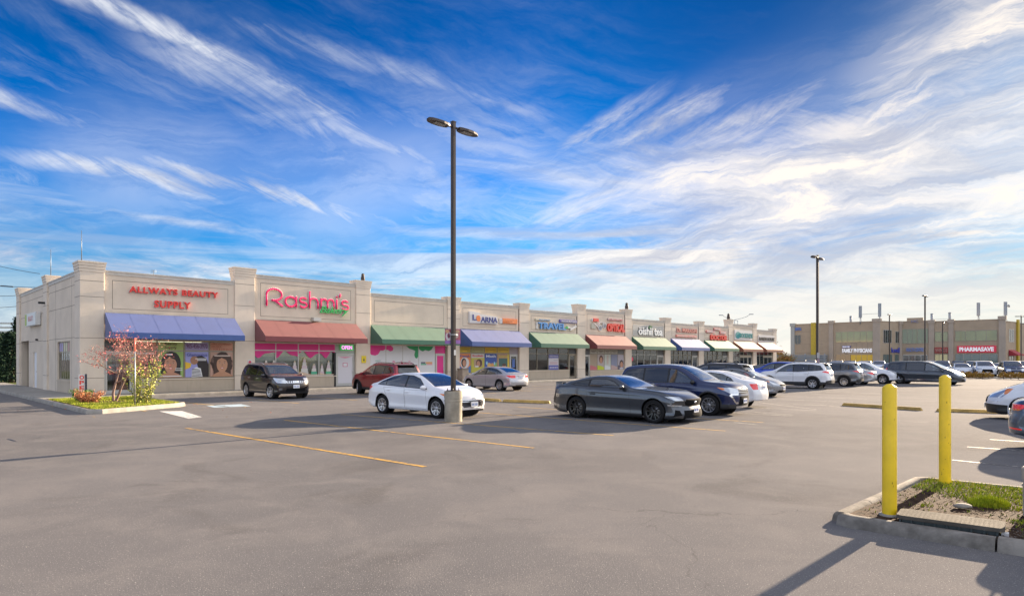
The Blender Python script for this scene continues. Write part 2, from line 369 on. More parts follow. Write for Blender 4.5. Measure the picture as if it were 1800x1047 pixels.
def wheel_meshes(r, wd, style, rim_r):
    key = ('wh', round(r, 3), style)
    if key in WM: return WM[key]
    # tyre: axis along Y, outer face at y = 0, body towards +y (inboard)
    bm = bmesh.new()
    lathe(bm, [(rim_r, 0.012), (rim_r + 0.02, 0.0), (r - 0.03, 0.006), (r - 0.008, 0.022), (r, 0.045), (r, wd - 0.045), (r - 0.01, wd - 0.02), (rim_r, wd)], 36, 'Y')
    me = bpy.data.meshes.new('tyre'); bmesh.ops.recalc_face_normals(bm, faces=bm.faces); bm.to_mesh(me); bm.free()
    bm = bmesh.new()
    n, dbl, wroot, wtip = {'five_twin': (5, True, .032, .036), 'ten': (10, False, .026, .032), 'five': (5, False, .06, .07),
                           'black': (5, True, .024, .03), 'seven': (7, False, .04, .05)}[style]
    lathe(bm, [(rim_r, 0.01), (rim_r - 0.012, 0.008), (rim_r - 0.022, 0.03), (rim_r - 0.03, wd - 0.03)], 36, 'Y', 0)
    lathe(bm, [(0.001, 0.022), (0.035, 0.022), (0.062, 0.032), (0.065, 0.07)], 20, 'Y', 0)
    for i in range(n):
        for sgn in ((-1, 1) if dbl else (0,)):
            a = 2 * math.pi * i / n + 0.3
            a1 = a + sgn * 0.10; a2 = a + sgn * (0.26 if dbl else 0)
            def pt(ang, rad, off, y): return Vector((rad * math.cos(ang) - off * math.sin(ang), y, rad * math.sin(ang) + off * math.cos(ang)))
            q = []
            for (ang, rad, wv, y) in ((a1, 0.05, wroot, 0.03), (a2, rim_r - 0.012, wtip, 0.012)):
                for o_ in (-wv / 2, wv / 2):
                    q.append(bm.verts.new(pt(ang, rad, o_, y))); q.append(bm.verts.new(pt(ang, rad, o_ * 1.2, y + 0.035)))
            for f in ((0, 2, 6, 4), (1, 5, 7, 3), (0, 4, 5, 1), (2, 3, 7, 6)):
                bm.faces.new([q[k] for k in f])
    for k in range(5):
        a = 2 * math.pi * k / 5; c = Vector((0.036 * math.cos(a), 0.0, 0.036 * math.sin(a)))
        cyl(bm, c + Vector((0, 0.03, 0)), c + Vector((0, 0.02, 0)), 0.008, seg=6, mi=1)
    lathe(bm, [(0.06, 0.10), (rim_r * 0.72, 0.10), (rim_r * 0.72, 0.12)], 28, 'Y', 2)     # brake disc
    lathe(bm, [(0.001, 0.155), (rim_r - 0.02, 0.155)], 28, 'Y', 1)                       # dark backing
    me2 = bpy.data.meshes.new('rim'); bm.to_mesh(me2); bm.free()
    WM[key] = (me, me2); return WM[key]
WM = {}

def build_car(name, S, label, cat, group=None):
    """S: dict of dimensions and profiles. x forward, origin on the ground midway between the axles."""
    W, H, wb, r = S['W'], S['H'], S['wb'], S.get('r', 0.325)
    xf = wb / 2 + S['fo']; xr = -(wb / 2 + S['ro'])
    top = pchip(S['top']); belt = pchip(S['belt'])
    gc = S.get('gc', 0.20); kf = S.get('kick', 0.06)
    bot = pchip([(xr, gc + 0.12), (xr + 0.35, gc + 0.03), (xr + 0.8, gc), (xf - 0.8, gc), (xf - 0.3, gc - 0.01), (xf, gc + 0.02)])
    plan = pchip([(xr, 0.90), (xr + 0.35, 0.965), (-wb / 2, 0.995), (0, 0.985), (wb / 2, 1.0), (xf - 0.4, 0.965), (xf, 0.90)])
    nose = pchip(S.get('nose', [(0.1, 0.12), (0.25, 0.03), (0.5, 0.0), (0.65, 0.03), (0.9, 0.12), (1.4, 0.3)]))
    tail = pchip(S.get('tail', [(0.1, 0.14), (0.3, 0.03), (0.55, 0.0), (0.75, 0.05), (1.0, 0.09), (1.5, 0.2)]))
    cf, cr = S.get('cf', 0.42), S.get('cr', 0.26)
    tum = S.get('tum', 0.40); sh = S.get('shoulder', 0.955)
    def section(x):
        zt, zb = top(x), bot(x); zs = min(belt(x), zt - 0.05); g = zt - zs
        hw = W / 2 * plan(x); hs = hw * sh; k = min(1.0, g / 0.35)
        yr = max(hs - 0.015 - tum * max(0, g - 0.06), 0.35 * hw)
        zm = zb + (zs - zb) * 0.55
        P = [(hw * 0.90, zb), (hw * 0.965, zb + 0.035), (hw * 0.975, zb + 0.13), (hw * 0.965, zb + (zs - zb) * 0.33), (hw * 1.0, zm + 0.10), (hw * 0.997, zm + 0.16),
             (hw * 0.985, zs - 0.07), (hs + 0.012, zs - 0.015), (hs - 0.006, zs + 0.02 * k),
             (yr + (hs - yr) * 0.5, zs + g * 0.46), (yr + 0.012, zt - 0.10 * k - 0.012), (yr - 0.035, zt - 0.045 * k), (yr * 0.80, zt - 0.018 * k), (yr * 0.42, zt - 0.005 * k), (0.0, zt)]
        out = []
        for i in range(len(P) - 1):
            p0 = P[max(i - 1, 0)]; p1 = P[i]; p2 = P[i + 1]; p3 = P[min(i + 2, len(P) - 1)]
            for t in (0.0, 0.5):
                if t == 0: out.append(p1); continue
                c = [0.5 * (2 * b + (c_ - a) * t + (2 * a - 5 * b + 4 * c_ - d) * t * t + (3 * b - a - 3 * c_ + d) * t ** 3) for a, b, c_, d in zip(p0, p1, p2, p3)]
                lo, hi = sorted((p1[1], p2[1])); out.append((c[0], min(max(c[1], lo), hi)))
        out.append(P[-1]); return out
    def deform(x, y, z):
        yy = min(abs(y) / (W / 2), 1.0)
        if x > xf - 0.9:
            k = max(0, 1 - (xf - x) / 0.9) ** 2; x2 = x - k * (cf * yy ** 3.2 + nose(z))
        elif x < xr + 0.8:
            k = max(0, 1 - (x - xr) / 0.8) ** 2; x2 = x + k * (cr * yy ** 4 + tail(z))
        else: x2 = x
        return Vector((x2, y, z))
    xs = [xr, xr + 0.015, xr + 0.04]
    n = 62
    for i in range(1, n): xs.append(xr + 0.04 + (xf - xr - 0.08) * i / n)
    xs += [xf - 0.04, xf - 0.015, xf]
    bm = bmesh.new(); lay = bm.faces.layers.int.new('part')
    rings = []
    for x in xs:
        half = section(x); ring = [(y, z) for y, z in half] + [(-y, z) for y, z in half[-2::-1]]
        rings.append([bm.verts.new(deform(x, y, z)) for y, z in ring])
    m = len(rings[0]); hn = (m - 1) // 2
    for a, b in zip(rings, rings[1:]):
        for i in range(m - 1):
            f = bm.faces.new((a[i], b[i], b[i + 1], a[i + 1])); f.smooth = True
    for ring, x, flip in ((rings[0], xs[0], True), (rings[-1], xs[-1], False)):
        half = section(x); K = 12; rows = []
        for j in range(hn):
            y0, z0 = half[j]; row = [ring[j]]
            for k in range(1, K): row.append(bm.verts.new(deform(x, y0 * (1 - 2 * k / K), z0)))
            row.append(ring[m - 1 - j]); rows.append(row)
        for ra, rb in zip(rows, rows[1:]):
            for k in range(K):
                vs = (ra[k], ra[k + 1], rb[k + 1], rb[k])
                f = bm.faces.new(vs if not flip else vs[::-1]); f.smooth = True
        last = rows[-1]
        for k in range(K // 2):
            pass
        f = bm.faces.new((last + [ring[hn]]) if not flip else (last + [ring[hn]])[::-1]); f.smooth = True
    bmesh.ops.recalc_face_normals(bm, faces=bm.faces)
    if sum(f.normal.z * f.calc_area() for f in bm.faces if f.calc_center_median().z > H * 0.8) < 0:
        bmesh.ops.reverse_faces(bm, faces=bm.faces[:])
    bvh = BVHTree.FromBMesh(bm)
    PARTS = {0: ('body', None)}
    def clip(pid, planes, src=(0,), pred=None, delete=False):
        F = []
        for f in bm.faces:
            if f[lay] not in src: continue
            if pred and not pred(f): continue
            ok = True
            for co, no in planes:
                if all((v.co - co).dot(no) > -1e-6 for v in f.verts): ok = False; break
            if ok: F.append(f)
        for co, no in planes:
            if not F: return []
            geom = set(F)
            for f in F: geom.update(f.edges); geom.update(f.verts)
            res = bmesh.ops.bisect_plane(bm, geom=list(geom), dist=1e-5, plane_co=co, plane_no=no)
            F = [g for g in res['geom'] if isinstance(g, bmesh.types.BMFace) and g.is_valid and g[lay] in src and (g.calc_center_median() - co).dot(no) < 0]
            F = list(dict.fromkeys(F))
        if delete: bmesh.ops.delete(bm, geom=F, context='FACES')
        else:
            for f in F: f[lay] = pid
        return F
    def poly_planes(pts, kind, inset=0.0):
        cxm = sum(p[0] for p in pts) / len(pts); cym = sum(p[1] for p in pts) / len(pts); out = []
        for i in range(len(pts)):
            (ax, ay), (bx, by) = pts[i], pts[(i + 1) % len(pts)]
            ex, ey = bx - ax, by - ay; L = math.hypot(ex, ey)
            if L < 1e-6: continue
            nx, ny = ey / L, -ex / L
            if (cxm - ax) * nx + (cym - ay) * ny > 0: nx, ny = -nx, -ny
            px, py = ax - nx * inset, ay - ny * inset
            if kind == 'xz': out.append((Vector((px, 0, py)), Vector((nx, 0, ny))))
            if kind == 'xy': out.append((Vector((px, py, 0)), Vector((nx, ny, 0))))
            if kind == 'yz': out.append((Vector((0, px, py)), Vector((0, nx, ny))))
        return out
    pid = [0]
    def newpart(nm, material, label=None):
        pid[0] += 1; PARTS[pid[0]] = (nm, material, label); return pid[0]
    pm = S['paint']
    PARTS[0] = ('body', pm, None)
    T = newpart('trim', M_TRIM)
    side = lambda s: (lambda f: f.calc_center_median().y * s > 0.25 * W)
    # wheel arches
    clad = S.get('clad', 0.0)
    C = newpart('cladding', M_CLAD) if clad else None
    for xw in (wb / 2, -wb / 2):
        for s in (1, -1):
            ra = r + S.get('gap', 0.055)
            circ = lambda rr: [(xw + rr * math.cos(2 * math.pi * k / 22), r + 0.015 + rr * math.sin(2 * math.pi * k / 22)) for k in range(22)]
            if clad: clip(C, poly_planes(circ(ra + clad), 'xz'), pred=lambda f, s=s: f.calc_center_median().y * s > 0.3 * W)
            clip(0, poly_planes(circ(ra), 'xz'), src=(0, C) if clad else (0,), pred=lambda f, s=s: f.calc_center_median().y * s > 0.3 * W, delete=True)
    if clad:
        zc = S.get('sill', 0.40)
        clip(C, [(Vector((0, 0, zc)), Vector((0, 0, 1)))])
    # daylight opening, panes
    dlo = S['dlo']; panes = S['panes']
    for s in (1, -1):
        clip(T, poly_planes(dlo, 'xz'), pred=lambda f, s=s: f.calc_center_median().y * s > 0.2 and f.calc_center_median().z > 0.7 and abs(f.normal.y) > 0.25)
        for (x0, x1, gm) in panes:
            g = newpart('side_window', gm)
            clip(g, poly_planes(dlo, 'xz', 0.022) + [(Vector((x0, 0, 0)), Vector((-1, 0, 0))), (Vector((x1, 0, 0)), Vector((1, 0, 0)))],
                 src=(T,), pred=lambda f, s=s: f.calc_center_median().y * s > 0.2)
    # windscreen
    x0, y0, x1, y1 = S['screen']          # cowl x, half width there; header x, half width there
    wp = [(x0, -y0), (x0, y0), (x1, y1), (x1, -y1)]
    up = lambda f: f.normal.z > 0.12 and f.calc_center_median().z > 0.75
    clip(T, poly_planes(wp, 'xy'), pred=up)
    g = newpart('windscreen', S.get('screen_glass', GL_TINT))
    clip(g, poly_planes([(x0 - 0.05, -y0 + .0), (x0 - 0.05, y0 - .0), (x1, y1), (x1, -y1)], 'xy', 0.02), src=(T,), pred=up)
    # rear window
    if 'rear_xy' in S:
        x0, y0, x1, y1 = S['rear_xy']
        wp = [(x0, -y0), (x0, y0), (x1, y1), (x1, -y1)]
        clip(T, poly_planes(wp, 'xy'), pred=up)
        g = newpart('rear_window', S.get('rear_glass', GL_TINT)); clip(g, poly_planes(wp, 'xy', 0.03), src=(T,), pred=up)
    else:
        wp = S['rear_yz']
        rp = lambda f: f.normal.x < -0.25 and f.calc_center_median().x < -wb / 2
        clip(T, poly_planes(wp, 'yz'), pred=rp)
        g = newpart('rear_window', S.get('rear_glass', GL_DARK)); clip(g, poly_planes(wp, 'yz', 0.03), src=(T,), pred=rp)
    # extra regions: (name, material, kind, polygon, axis limit (ylo or xlo/xhi), both sides?)
    for e in S.get('cuts', []):
        nm, material, kind, pts = e[:4]; opt = e[4] if len(e) > 4 else {}
        lim = []
        if 'xmin' in opt: lim.append((Vector((opt['xmin'], 0, 0)), Vector((-1, 0, 0))))
        if 'xmax' in opt: lim.append((Vector((opt['xmax'], 0, 0)), Vector((1, 0, 0))))
        srcn = opt.get('src'); src = (0,) + ((C,) if clad else ())
        if srcn: src = tuple(k for k, v in PARTS.items() if v[0] in srcn)
        for s in ((1, -1) if opt.get('both', True) else (0,)):
            g = newpart(nm, material, opt.get('label')) if not opt.get('merge') else [k for k, v in PARTS.items() if v[0] == nm][0]
            l2 = list(lim)
            if 'ymin' in opt and s: l2.append((Vector((0, s * opt['ymin'], 0)), Vector((0, -s, 0))))
            if kind == 'yz' and s: pp = [(y * s, z) for y, z in pts]
            else: pp = pts
            clip(g, poly_planes(pp, kind) + l2, src=src, pred=(lambda f, s=s: s == 0 or f.calc_center_median().y * s > 0))
    # door seams
    for s in (1, -1):
        for (x0, x1, z0, x2, x3) in S.get('doors', []):    # bottom x0..x1 at z0, belt x2..x3
            zt_ = min(belt(x2), belt(x3)) + 0.0
            poly = [(x0, z0), (x1, z0), (x3, zt_), (x2, zt_)]
            pr = lambda f, s=s: f.calc_center_median().y * s > 0.3 * W
            g0 = newpart('door_gap', M_TRIM); clip(g0, poly_planes(poly, 'xz'), src=(0,), pred=pr)
            g = newpart('door', pm); clip(g, poly_planes(poly, 'xz', 0.007), src=(g0,), pred=pr)
            for f in bm.faces:
                if f[lay] == g0: f[lay] = T
            del PARTS[g0]
    bm.normal_update()
    root = empty(name); tag(root, label, cat, group)
    # split into part meshes keeping the shared normals
    groups = {}
    for f in bm.faces: groups.setdefault(f[lay], []).append(f)
    made = []
    for k, v in PARTS.items():
        fs = groups.get(k)
        if not fs: continue
        idx = {}; co = []; no = []; polys = []
        for f in fs:
            q = []
            for vv in f.verts:
                if vv not in idx: idx[vv] = len(co); co.append(tuple(vv.co)); no.append(tuple(vv.normal))
                q.append(idx[vv])
            polys.append(q)
        me = bpy.data.meshes.new(v[0]); me.from_pydata(co, [], polys); me.update()
        o = link_me(v[0], me, v[1], root, True)
        me.normals_split_custom_set_from_vertices(no)
        if v[2]: o['label'] = v[2]
        made.append(o)
    bm.free()
    # wheels
    rim_r = S.get('rim_r', r * 0.68); wd = 0.215
    tm, rm = wheel_meshes(r, wd, S.get('wheel', 'five_twin'), rim_r)
    wm = S.get('rim_mat', M_ALLOY)
    for xw in (wb / 2, -wb / 2):
        for s in (1, -1):
            ty = bpy.data.objects.new('wheel', tm); COL.objects.link(ty); ty.parent = root
            if not tm.materials: tm.materials.append(M_TYRE)
            yo = W / 2 * 0.985 - 0.012
            ty.location = (xw, s * yo, r); ty.rotation_euler = (0, 0, math.pi if s > 0 else 0)
            if xw > 0 and S.get('steer'): ty.rotation_euler[2] += S['steer']
            rme = rm
            if not rme.materials:
                for mm in (M_ALLOY, M_TRIM, M_DISC): rme.materials.append(mm)
            ri = bpy.data.objects.new('rim', rme); COL.objects.link(ri); ri.parent = ty
            if wm is not M_ALLOY:
                ri.material_slots[0].link = 'OBJECT'; ri.material_slots[0].material = wm
    # wheel wells and floor
    b2 = bmesh.new()
    for xw in (wb / 2, -wb / 2):
        for s in (1, -1):
            ra = r + 0.075; prev = None
            for k in range(15):
                a = -0.25 + (math.pi + 0.5) * k / 14; c = (xw + ra * math.cos(a), r + ra * math.sin(a))
                p = [b2.verts.new((c[0], s * (W / 2 * 0.93), c[1])), b2.verts.new((c[0], s * (W / 2 - 0.36), c[1]))]
                if prev: b2.faces.new((prev[0], p[0], p[1], prev[1]))
                prev = p
            ctr = [b2.verts.new((xw + ra * math.cos(2 * math.pi * k / 16), s * (W / 2 - 0.30), r + ra * math.sin(2 * math.pi * k / 16))) for k in range(16)]
            b2.faces.new(ctr)
    prev = None
    for i in range(13):
        x = xr + 0.12 + (xf - xr - 0.30) * i / 12; hy = W / 2 * 0.86 * plan(x) - (0.22 if abs(abs(x) - wb / 2) < r + .12 else 0)
        z = bot(x) + 0.03
        p = [b2.verts.new((x, hy, z)), b2.verts.new((x, -hy, z))]
        if prev: b2.faces.new((prev[0], p[0], p[1], prev[1]))
        prev = p
    link_bm('underbody', b2, M_TRIM, root)
    # cabin: seats, dash, tub
    b2 = bmesh.new()
    xa, xb_ = S['cabin']   # rear, front limits
    zb_ = belt(0) - 0.05; hy = W / 2 * 0.86
    box(b2, xb_ - 0.30, -hy, 0.55, xb_, hy, zb_ + 0.02)
    box(b2, xa, -hy, 0.35, xa + 0.05, hy, zb_ - 0.04)
    for s in (1, -1): box(b2, xa, s * hy - 0.02, 0.35, xb_, s * hy + 0.02, zb_ - 0.04)
    for row, xq in enumerate(S.get('seats', (0.0, -0.95))):
        for s in (1, -1):
            Mt = Matrix.Translation((xq, s * 0.38, 0.45)) @ Matrix.Rotation(R(-14), 4, 'Y')
            box(b2, -0.08, -0.23, 0.0, 0.06, 0.23, zb_ - 0.35, M=Mt); box(b2, -0.06, -0.12, zb_ - 0.33, 0.03, 0.12, min(zb_ - 0.12, H - 0.66), M=Mt)
            box(b2, xq, s * 0.38 - 0.23, 0.35, xq + 0.5, s * 0.38 + 0.23, 0.55)
    bmesh.ops.bevel(b2, geom=b2.edges[:], offset=0.02, segments=1, affect='EDGES')
    link_bm('interior', b2, M_INT, root)
    def hit(x, y, z, dx, dy, dz):
        loc, nrm, _, _ = bvh.ray_cast(Vector((x, y, z)), Vector((dx, dy, dz)))
        return loc, nrm
    # mirrors
    xm = S.get('mirror_x', S['screen'][0] - 0.32); zm_ = belt(xm) + 0.09
    for s in (1, -1):
        loc, _ = hit(xm, s * 2, zm_ - 0.06, 0, -s, 0)
        b2 = bmesh.new()
        bmesh.ops.create_uvsphere(b2, u_segments=14, v_segments=9, radius=1.0)
        for v in b2.verts:
            c = v.co; xx = c.x; v.co = Vector((c.x * 0.085 if c.x > 0 else c.x * 0.03, c.y * 0.12, c.z * 0.078 * (1 - 0.15 * c.y * s)))
        for f in b2.faces: f.smooth = True
        yy = (loc.y if loc else s * W / 2) + s * 0.11
        for v in b2.verts: v.co += Vector((xm, yy, zm_))
        a = box(b2, xm - 0.02, min(yy, yy - s * 0.14), zm_ - 0.055, xm + 0.03, max(yy, yy - s * 0.14), zm_ - 0.03)
        for f in b2.faces:
            if not f.smooth: f.material_index = 1
        mo = link_bm('mirror', b2, [S.get('mirror_mat', pm), M_TRIM], root)
    # door handles
    for s in (1, -1):
        for (hx, hz) in S.get('handles', []):
            loc, _ = hit(hx, s * 2, hz, 0, -s, 0)
            if not loc: continue
            b2 = bmesh.new(); box(b2, hx - 0.10, -0.018, hz - 0.017, hx + 0.09, 0.022, hz + 0.017)
            bmesh.ops.bevel(b2, geom=b2.edges[:], offset=0.008, segments=1, affect='EDGES')
            for v in b2.verts: v.co.y += loc.y + s * 0.012
            link_bm('door_handle', b2, S.get('handle_mat', pm), root)
    # plates
    for fr, z in (('front', S.get('fplate', 0.42)), ('rear', S.get('rplate', 0.85))):
        if z is None: continue
        d = 1 if fr == 'front' else -1
        loc, nrm = hit(d * 4, 0, z, -d, 0, 0)
        if not loc: continue
        b2 = bmesh.new(); box(b2, -0.008, -0.155, -0.078, 0.008, 0.155, 0.078)
        pl = link_bm('licence_plate', b2, M_PLATE, root, loc=(loc.x + d * 0.022, 0, z))
        b2 = bmesh.new()
        for k in range(7):
            if k == 3: continue
            yk = -0.125 + k * 0.036
            box(b2, d * 0.010 - 0.001, yk, -0.035, d * 0.010 + 0.001, yk + 0.007, 0.03); box(b2, d * 0.010 - 0.001, yk + 0.018, -0.035, d * 0.010 + 0.001, yk + 0.024, 0.03)
            box(b2, d * 0.0105 - 0.001, yk + .004, 0.022 - 0.03 * (k % 2), d * 0.0105 + 0.001, yk + 0.02, 0.029 - 0.03 * (k % 2))
        link_bm('plate_characters', b2, M_PLATEB, pl)
    # stuck-on details: ('name', mat, side, y, z, w, h, depth, shape)
    for (nm, material, d, y, z, w_, h_, dep, shape) in S.get('bits', []):
        for s in ((1, -1) if y else (1,)):
            loc, nrm = hit(d * 4, y * s, z, -d, 0, 0)
            if not loc: continue
            b2 = bmesh.new()
            if shape == 'box':
                box(b2, -dep / 2, -w_ / 2, -h_ / 2, dep / 2, w_ / 2, h_ / 2); bmesh.ops.bevel(b2, geom=b2.edges[:], offset=min(w_, h_, dep) * 0.2, segments=1, affect='EDGES')
            elif shape == 'ring':
                lathe(b2, [(w_ / 2, -dep / 2), (w_ / 2, dep / 2), (w_ / 2 - 0.015, dep / 2), (w_ / 2 - 0.015, -dep / 2)], 18, 'Z', M=Matrix.Diagonal((h_ / w_, 1, 1, 1)).to_4x4() @ Matrix.Identity(4))
                for v in b2.verts: v.co = Vector((v.co.z * d, v.co.y, v.co.x))
            elif shape == 'disc':
                rr = lathe(b2, [(0.001, dep / 2), (w_ / 2 * .8, dep / 2), (w_ / 2, dep / 4), (w_ / 2, -dep / 2)], 18, 'Z')
                for v in b2.verts: v.co = Vector((v.co.z * d, v.co.y, v.co.x * h_ / w_))
            yaw = math.atan2(nrm.y, nrm.x) - (math.pi if d < 0 else 0)
            o = link_bm(nm, b2, material, root, loc=(loc.x + d * dep * 0.25, y * s, z), rot=(0, 0, yaw))
    # roof rails
    if S.get('rails'):
        xa_, xb2, rmat = S['rails']
        for s in (1, -1):
            b2 = bmesh.new(); pts = []
            for k in range(9):
                x = xa_ + (xb2 - xa_) * k / 8; sec = section(x); yr = [p for p in sec if p[1] > top(x) - 0.06][0][0] * 0.93
                l, _ = hit(x, s * yr, 3, 0, 0, -1); z = (l.z if l else top(x)) + (0.045 if 0 < k < 8 else 0.0)
                pts.append(Vector((x, s * yr, z)))
            for p, q in zip(pts, pts[1:]): cyl(b2, p, q, 0.016, seg=6)
            link_bm('roof_rail', b2, rmat, root)
    for fn in S.get('extra', []): fn(root, hit, S, top, belt, xf, xr)
    return root

def place(car, x, y, heading, label=None, group=None):
    car.location = (x, y, 0.0); car.rotation_euler = (0, 0, heading)
    if label: car['label'] = label
    if group: car['group'] = group
    return car
def sedan(**k):
    """modern compact saloon"""
    wb = 2.70; xf, xr = 1.35 + 0.86, -(1.35 + 1.0)
    S = dict(W=1.80, H=1.44, wb=wb, fo=0.86, ro=1.00, r=0.325, tum=0.42,
        top=[(xr, 0.93), (xr + .06, 1.0), (-2.05, 1.045), (-1.72, 1.10), (-1.35, 1.235), (-0.95, 1.365), (-0.55, 1.43), (-0.2, 1.44), (0.15, 1.415), (0.45, 1.335), (0.85, 1.155), (1.12, 1.02), (1.35, 0.965), (1.8, 0.885), (2.05, 0.80), (xf, 0.70)],
        belt=[(xr, 0.85), (-2.0, 0.96), (-1.3, 0.985), (-0.6, 0.955), (0.2, 0.915), (0.9, 0.875), (1.4, 0.83), (1.9, 0.74), (xf, 0.58)],
        dlo=[(0.93, 0.90), (0.42, 1.25), (0.05, 1.345), (-0.45, 1.365), (-0.95, 1.30), (-1.42, 1.13), (-1.62, 1.02), (-1.40, 0.995), (-0.5, 0.96)],
        panes=[(-0.12, 1.2, GL_TINT), (-1.13, -0.20, GL_TINT), (-2.0, -1.17, GL_TINT)],
        screen=(1.16, 0.70, 0.22, 0.55), rear_xy=(-0.88, 0.50, -1.72, 0.58), cabin=(-1.35, 1.0), seats=(-0.12, -0.98),
        doors=[(-0.15, 0.92, 0.27, -0.16, 0.90), (-0.92, -0.17, 0.27, -1.25, -0.18)], handles=[(-0.02, 0.80), (-0.98, 0.84)],
        fplate=0.40, rplate=0.83)
    S.update(k); return S
def suv(**k):
    wb = 2.68; xf, xr = 1.34 + 0.90, -(1.34 + 0.98)
    S = dict(W=1.84, H=1.69, wb=wb, fo=0.90, ro=0.98, r=0.355, tum=0.30, gc=0.24, cf=0.36, cr=0.22, clad=0.055, sill=0.40, gap=0.05,
        top=[(xr, 1.02), (xr + .05, 1.12), (-2.17, 1.22), (-2.02, 1.50), (-1.92, 1.60), (-1.6, 1.655), (-1.0, 1.685), (-0.4, 1.69), (0.05, 1.655), (0.35, 1.57), (0.75, 1.36), (1.12, 1.17), (1.35, 1.12), (1.8, 1.075), (2.05, 1.0), (2.18, 0.93), (xf, 0.86)],
        belt=[(xr, 0.96), (-2.1, 1.10), (-1.3, 1.105), (-0.4, 1.07), (0.4, 1.04), (1.0, 1.0), (1.5, 0.97), (1.95, 0.90), (xf, 0.78)],
        tail=[(0.1, 0.10), (0.35, 0.02), (0.6, 0.0), (0.9, 0.05), (1.15, 0.06), (1.7, 0.06)],
        nose=[(0.1, 0.14), (0.3, 0.04), (0.6, 0.0), (0.8, 0.03), (1.0, 0.10), (1.6, 0.3)],
        dlo=[(0.92, 1.06), (0.42, 1.40), (0.10, 1.545), (-0.5, 1.58), (-1.3, 1.555), (-1.78, 1.48), (-1.98, 1.20), (-1.6, 1.15), (-0.5, 1.08)],
        panes=[(-0.14, 1.2, GL_TINT), (-1.08, -0.22, GL_DARK), (-2.2, -1.14, GL_DARK)],
        screen=(1.12, 0.72, 0.18, 0.60), rear_yz=[(-0.66, 1.16), (0.66, 1.16), (0.56, 1.56), (-0.56, 1.56)], cabin=(-1.9, 0.95), seats=(-0.12, -0.95),
        doors=[(-0.17, 0.93, 0.42, -0.18, 0.91), (-0.88, -0.19, 0.42, -1.15, -0.20)], handles=[(-0.04, 0.95), (-0.95, 0.98)],
        fplate=0.50, rplate=0.90)
    S.update(k); return S
XF = 2.21; XR = -2.35
def lights_sedan(head=M_LAMP, tail=M_RED, xf=XF, xr=XR):
    return [
        ('headlight', head, 'xz', [(xf - .68, .775), (xf - .12, .60), (xf + .1, .55), (xf + .1, .665), (xf - .35, .775)], {'ymin': .42}),
        ('taillight', tail, 'xz', [(xr - .1, .74), (xr + .10, .74), (xr + .42, .93), (xr + .25, .965), (xr - .1, .93)], {'ymin': .40}),
    ]
# white saloon with a wide barred grille
ELANTRA = sedan(paint=paint('white', (0.78, 0.78, 0.80)), wheel='five_twin', rim_mat=M_ALLOY,
    panes=[(-0.12, 1.2, GL_BLUE), (-1.13, -0.20, GL_BLUE), (-2.0, -1.17, GL_BLUE)],
    cuts=[('headlight', M_LAMP, 'xz', [(1.50, .80), (2.00, .60), (2.35, .56), (2.35, .66), (1.95, .765)], {'ymin': .46}),
          ('side_marker', M_AMBER, 'xz', [(1.50, .80), (1.68, .70), (1.78, .70), (1.70, .79)], {'ymin': .46, 'src': ('headlight',)}),
          ('grille', M_GRILLE, 'yz', [(-.42, .36), (.42, .36), (.52, .46), (.46, .60), (-.46, .60), (-.52, .46)], {'xmin': 1.7, 'both': False})]
        + [('grille_bar', M_CHROME, 'yz', [(-.50, z), (.50, z), (.50, z + .018), (-.50, z + .018)], {'xmin': 1.7, 'both': False, 'src': ('grille',)}) for z in (.395, .44, .485, .53, .575)]
        + [('lower_intake', M_GRILLE, 'yz', [(-.62, .22), (.62, .22), (.58, .285), (-.58, .285)], {'xmin': 1.5, 'both': False}),
           ('fog_light', M_LAMP, 'yz', [(.60, .32), (.70, .30), (.70, .44), (.66, .44)], {'xmin': 1.4}),
           ('taillight', M_RED, 'xz', [(XR - .1, .74), (XR + .10, .76), (XR + .50, .93), (XR + .3, .97), (XR - .1, .93)], {'ymin': .40})],
    bits=[('emblem', M_CHROME, 1, 0, .625, .14, .075, .02, 'ring')], fplate=.45, steer=0.0)
def spoiler_pedestal(root, hit, S, top, belt, xf, xr):
    b2 = bmesh.new(); pts = [(xr + .02, .0), (xr + .34, .0)]
    for (a, b) in ((-.68, .68),):
        box(b2, xr + .16, a, 1.115, xr + .42, b, 1.14)
        for s in (1, -1): box(b2, xr + .17, s * .68 - .02, .98, xr + .40, s * .68 + .02, 1.12)
        for s in (1, -1): box(b2, xr + .22, s * .38 - .02, 1.0, xr + .34, s * .38 + .02, 1.12, mi=1)
    bmesh.ops.bevel(b2, geom=b2.edges[:], offset=0.008, segments=1, affect='EDGES')
    link_bm('spoiler', b2, [S['paint'], M_TRIM], root)
def roof_spoiler(root, hit, S, top, belt, xf, xr):
    x = S.get('spx', -1.98); z = top(x + .12) - .005
    b2 = bmesh.new(); box(b2, x - .14, -.56, z - .035, x + .18, .56, z)
    for v in b2.verts:
        if v.co.x < x: v.co.z -= .03
    bmesh.ops.bevel(b2, geom=b2.edges[:], offset=0.012, segments=1, affect='EDGES')
    link_bm('roof_spoiler', b2, M_TRIM if S.get('spblack') else S['paint'], root)
def fin(root, hit, S, top, belt, xf, xr):
    x = S.get('finx', -0.9); z = top(x); b2 = bmesh.new()
    prism(b2, [(x - .10, z - .01), (x + .10, z - .01), (x - .06, z + .055), (x - .10, z + .055)], -.018, .018)
    link_bm('antenna', b2, S['paint'], root)
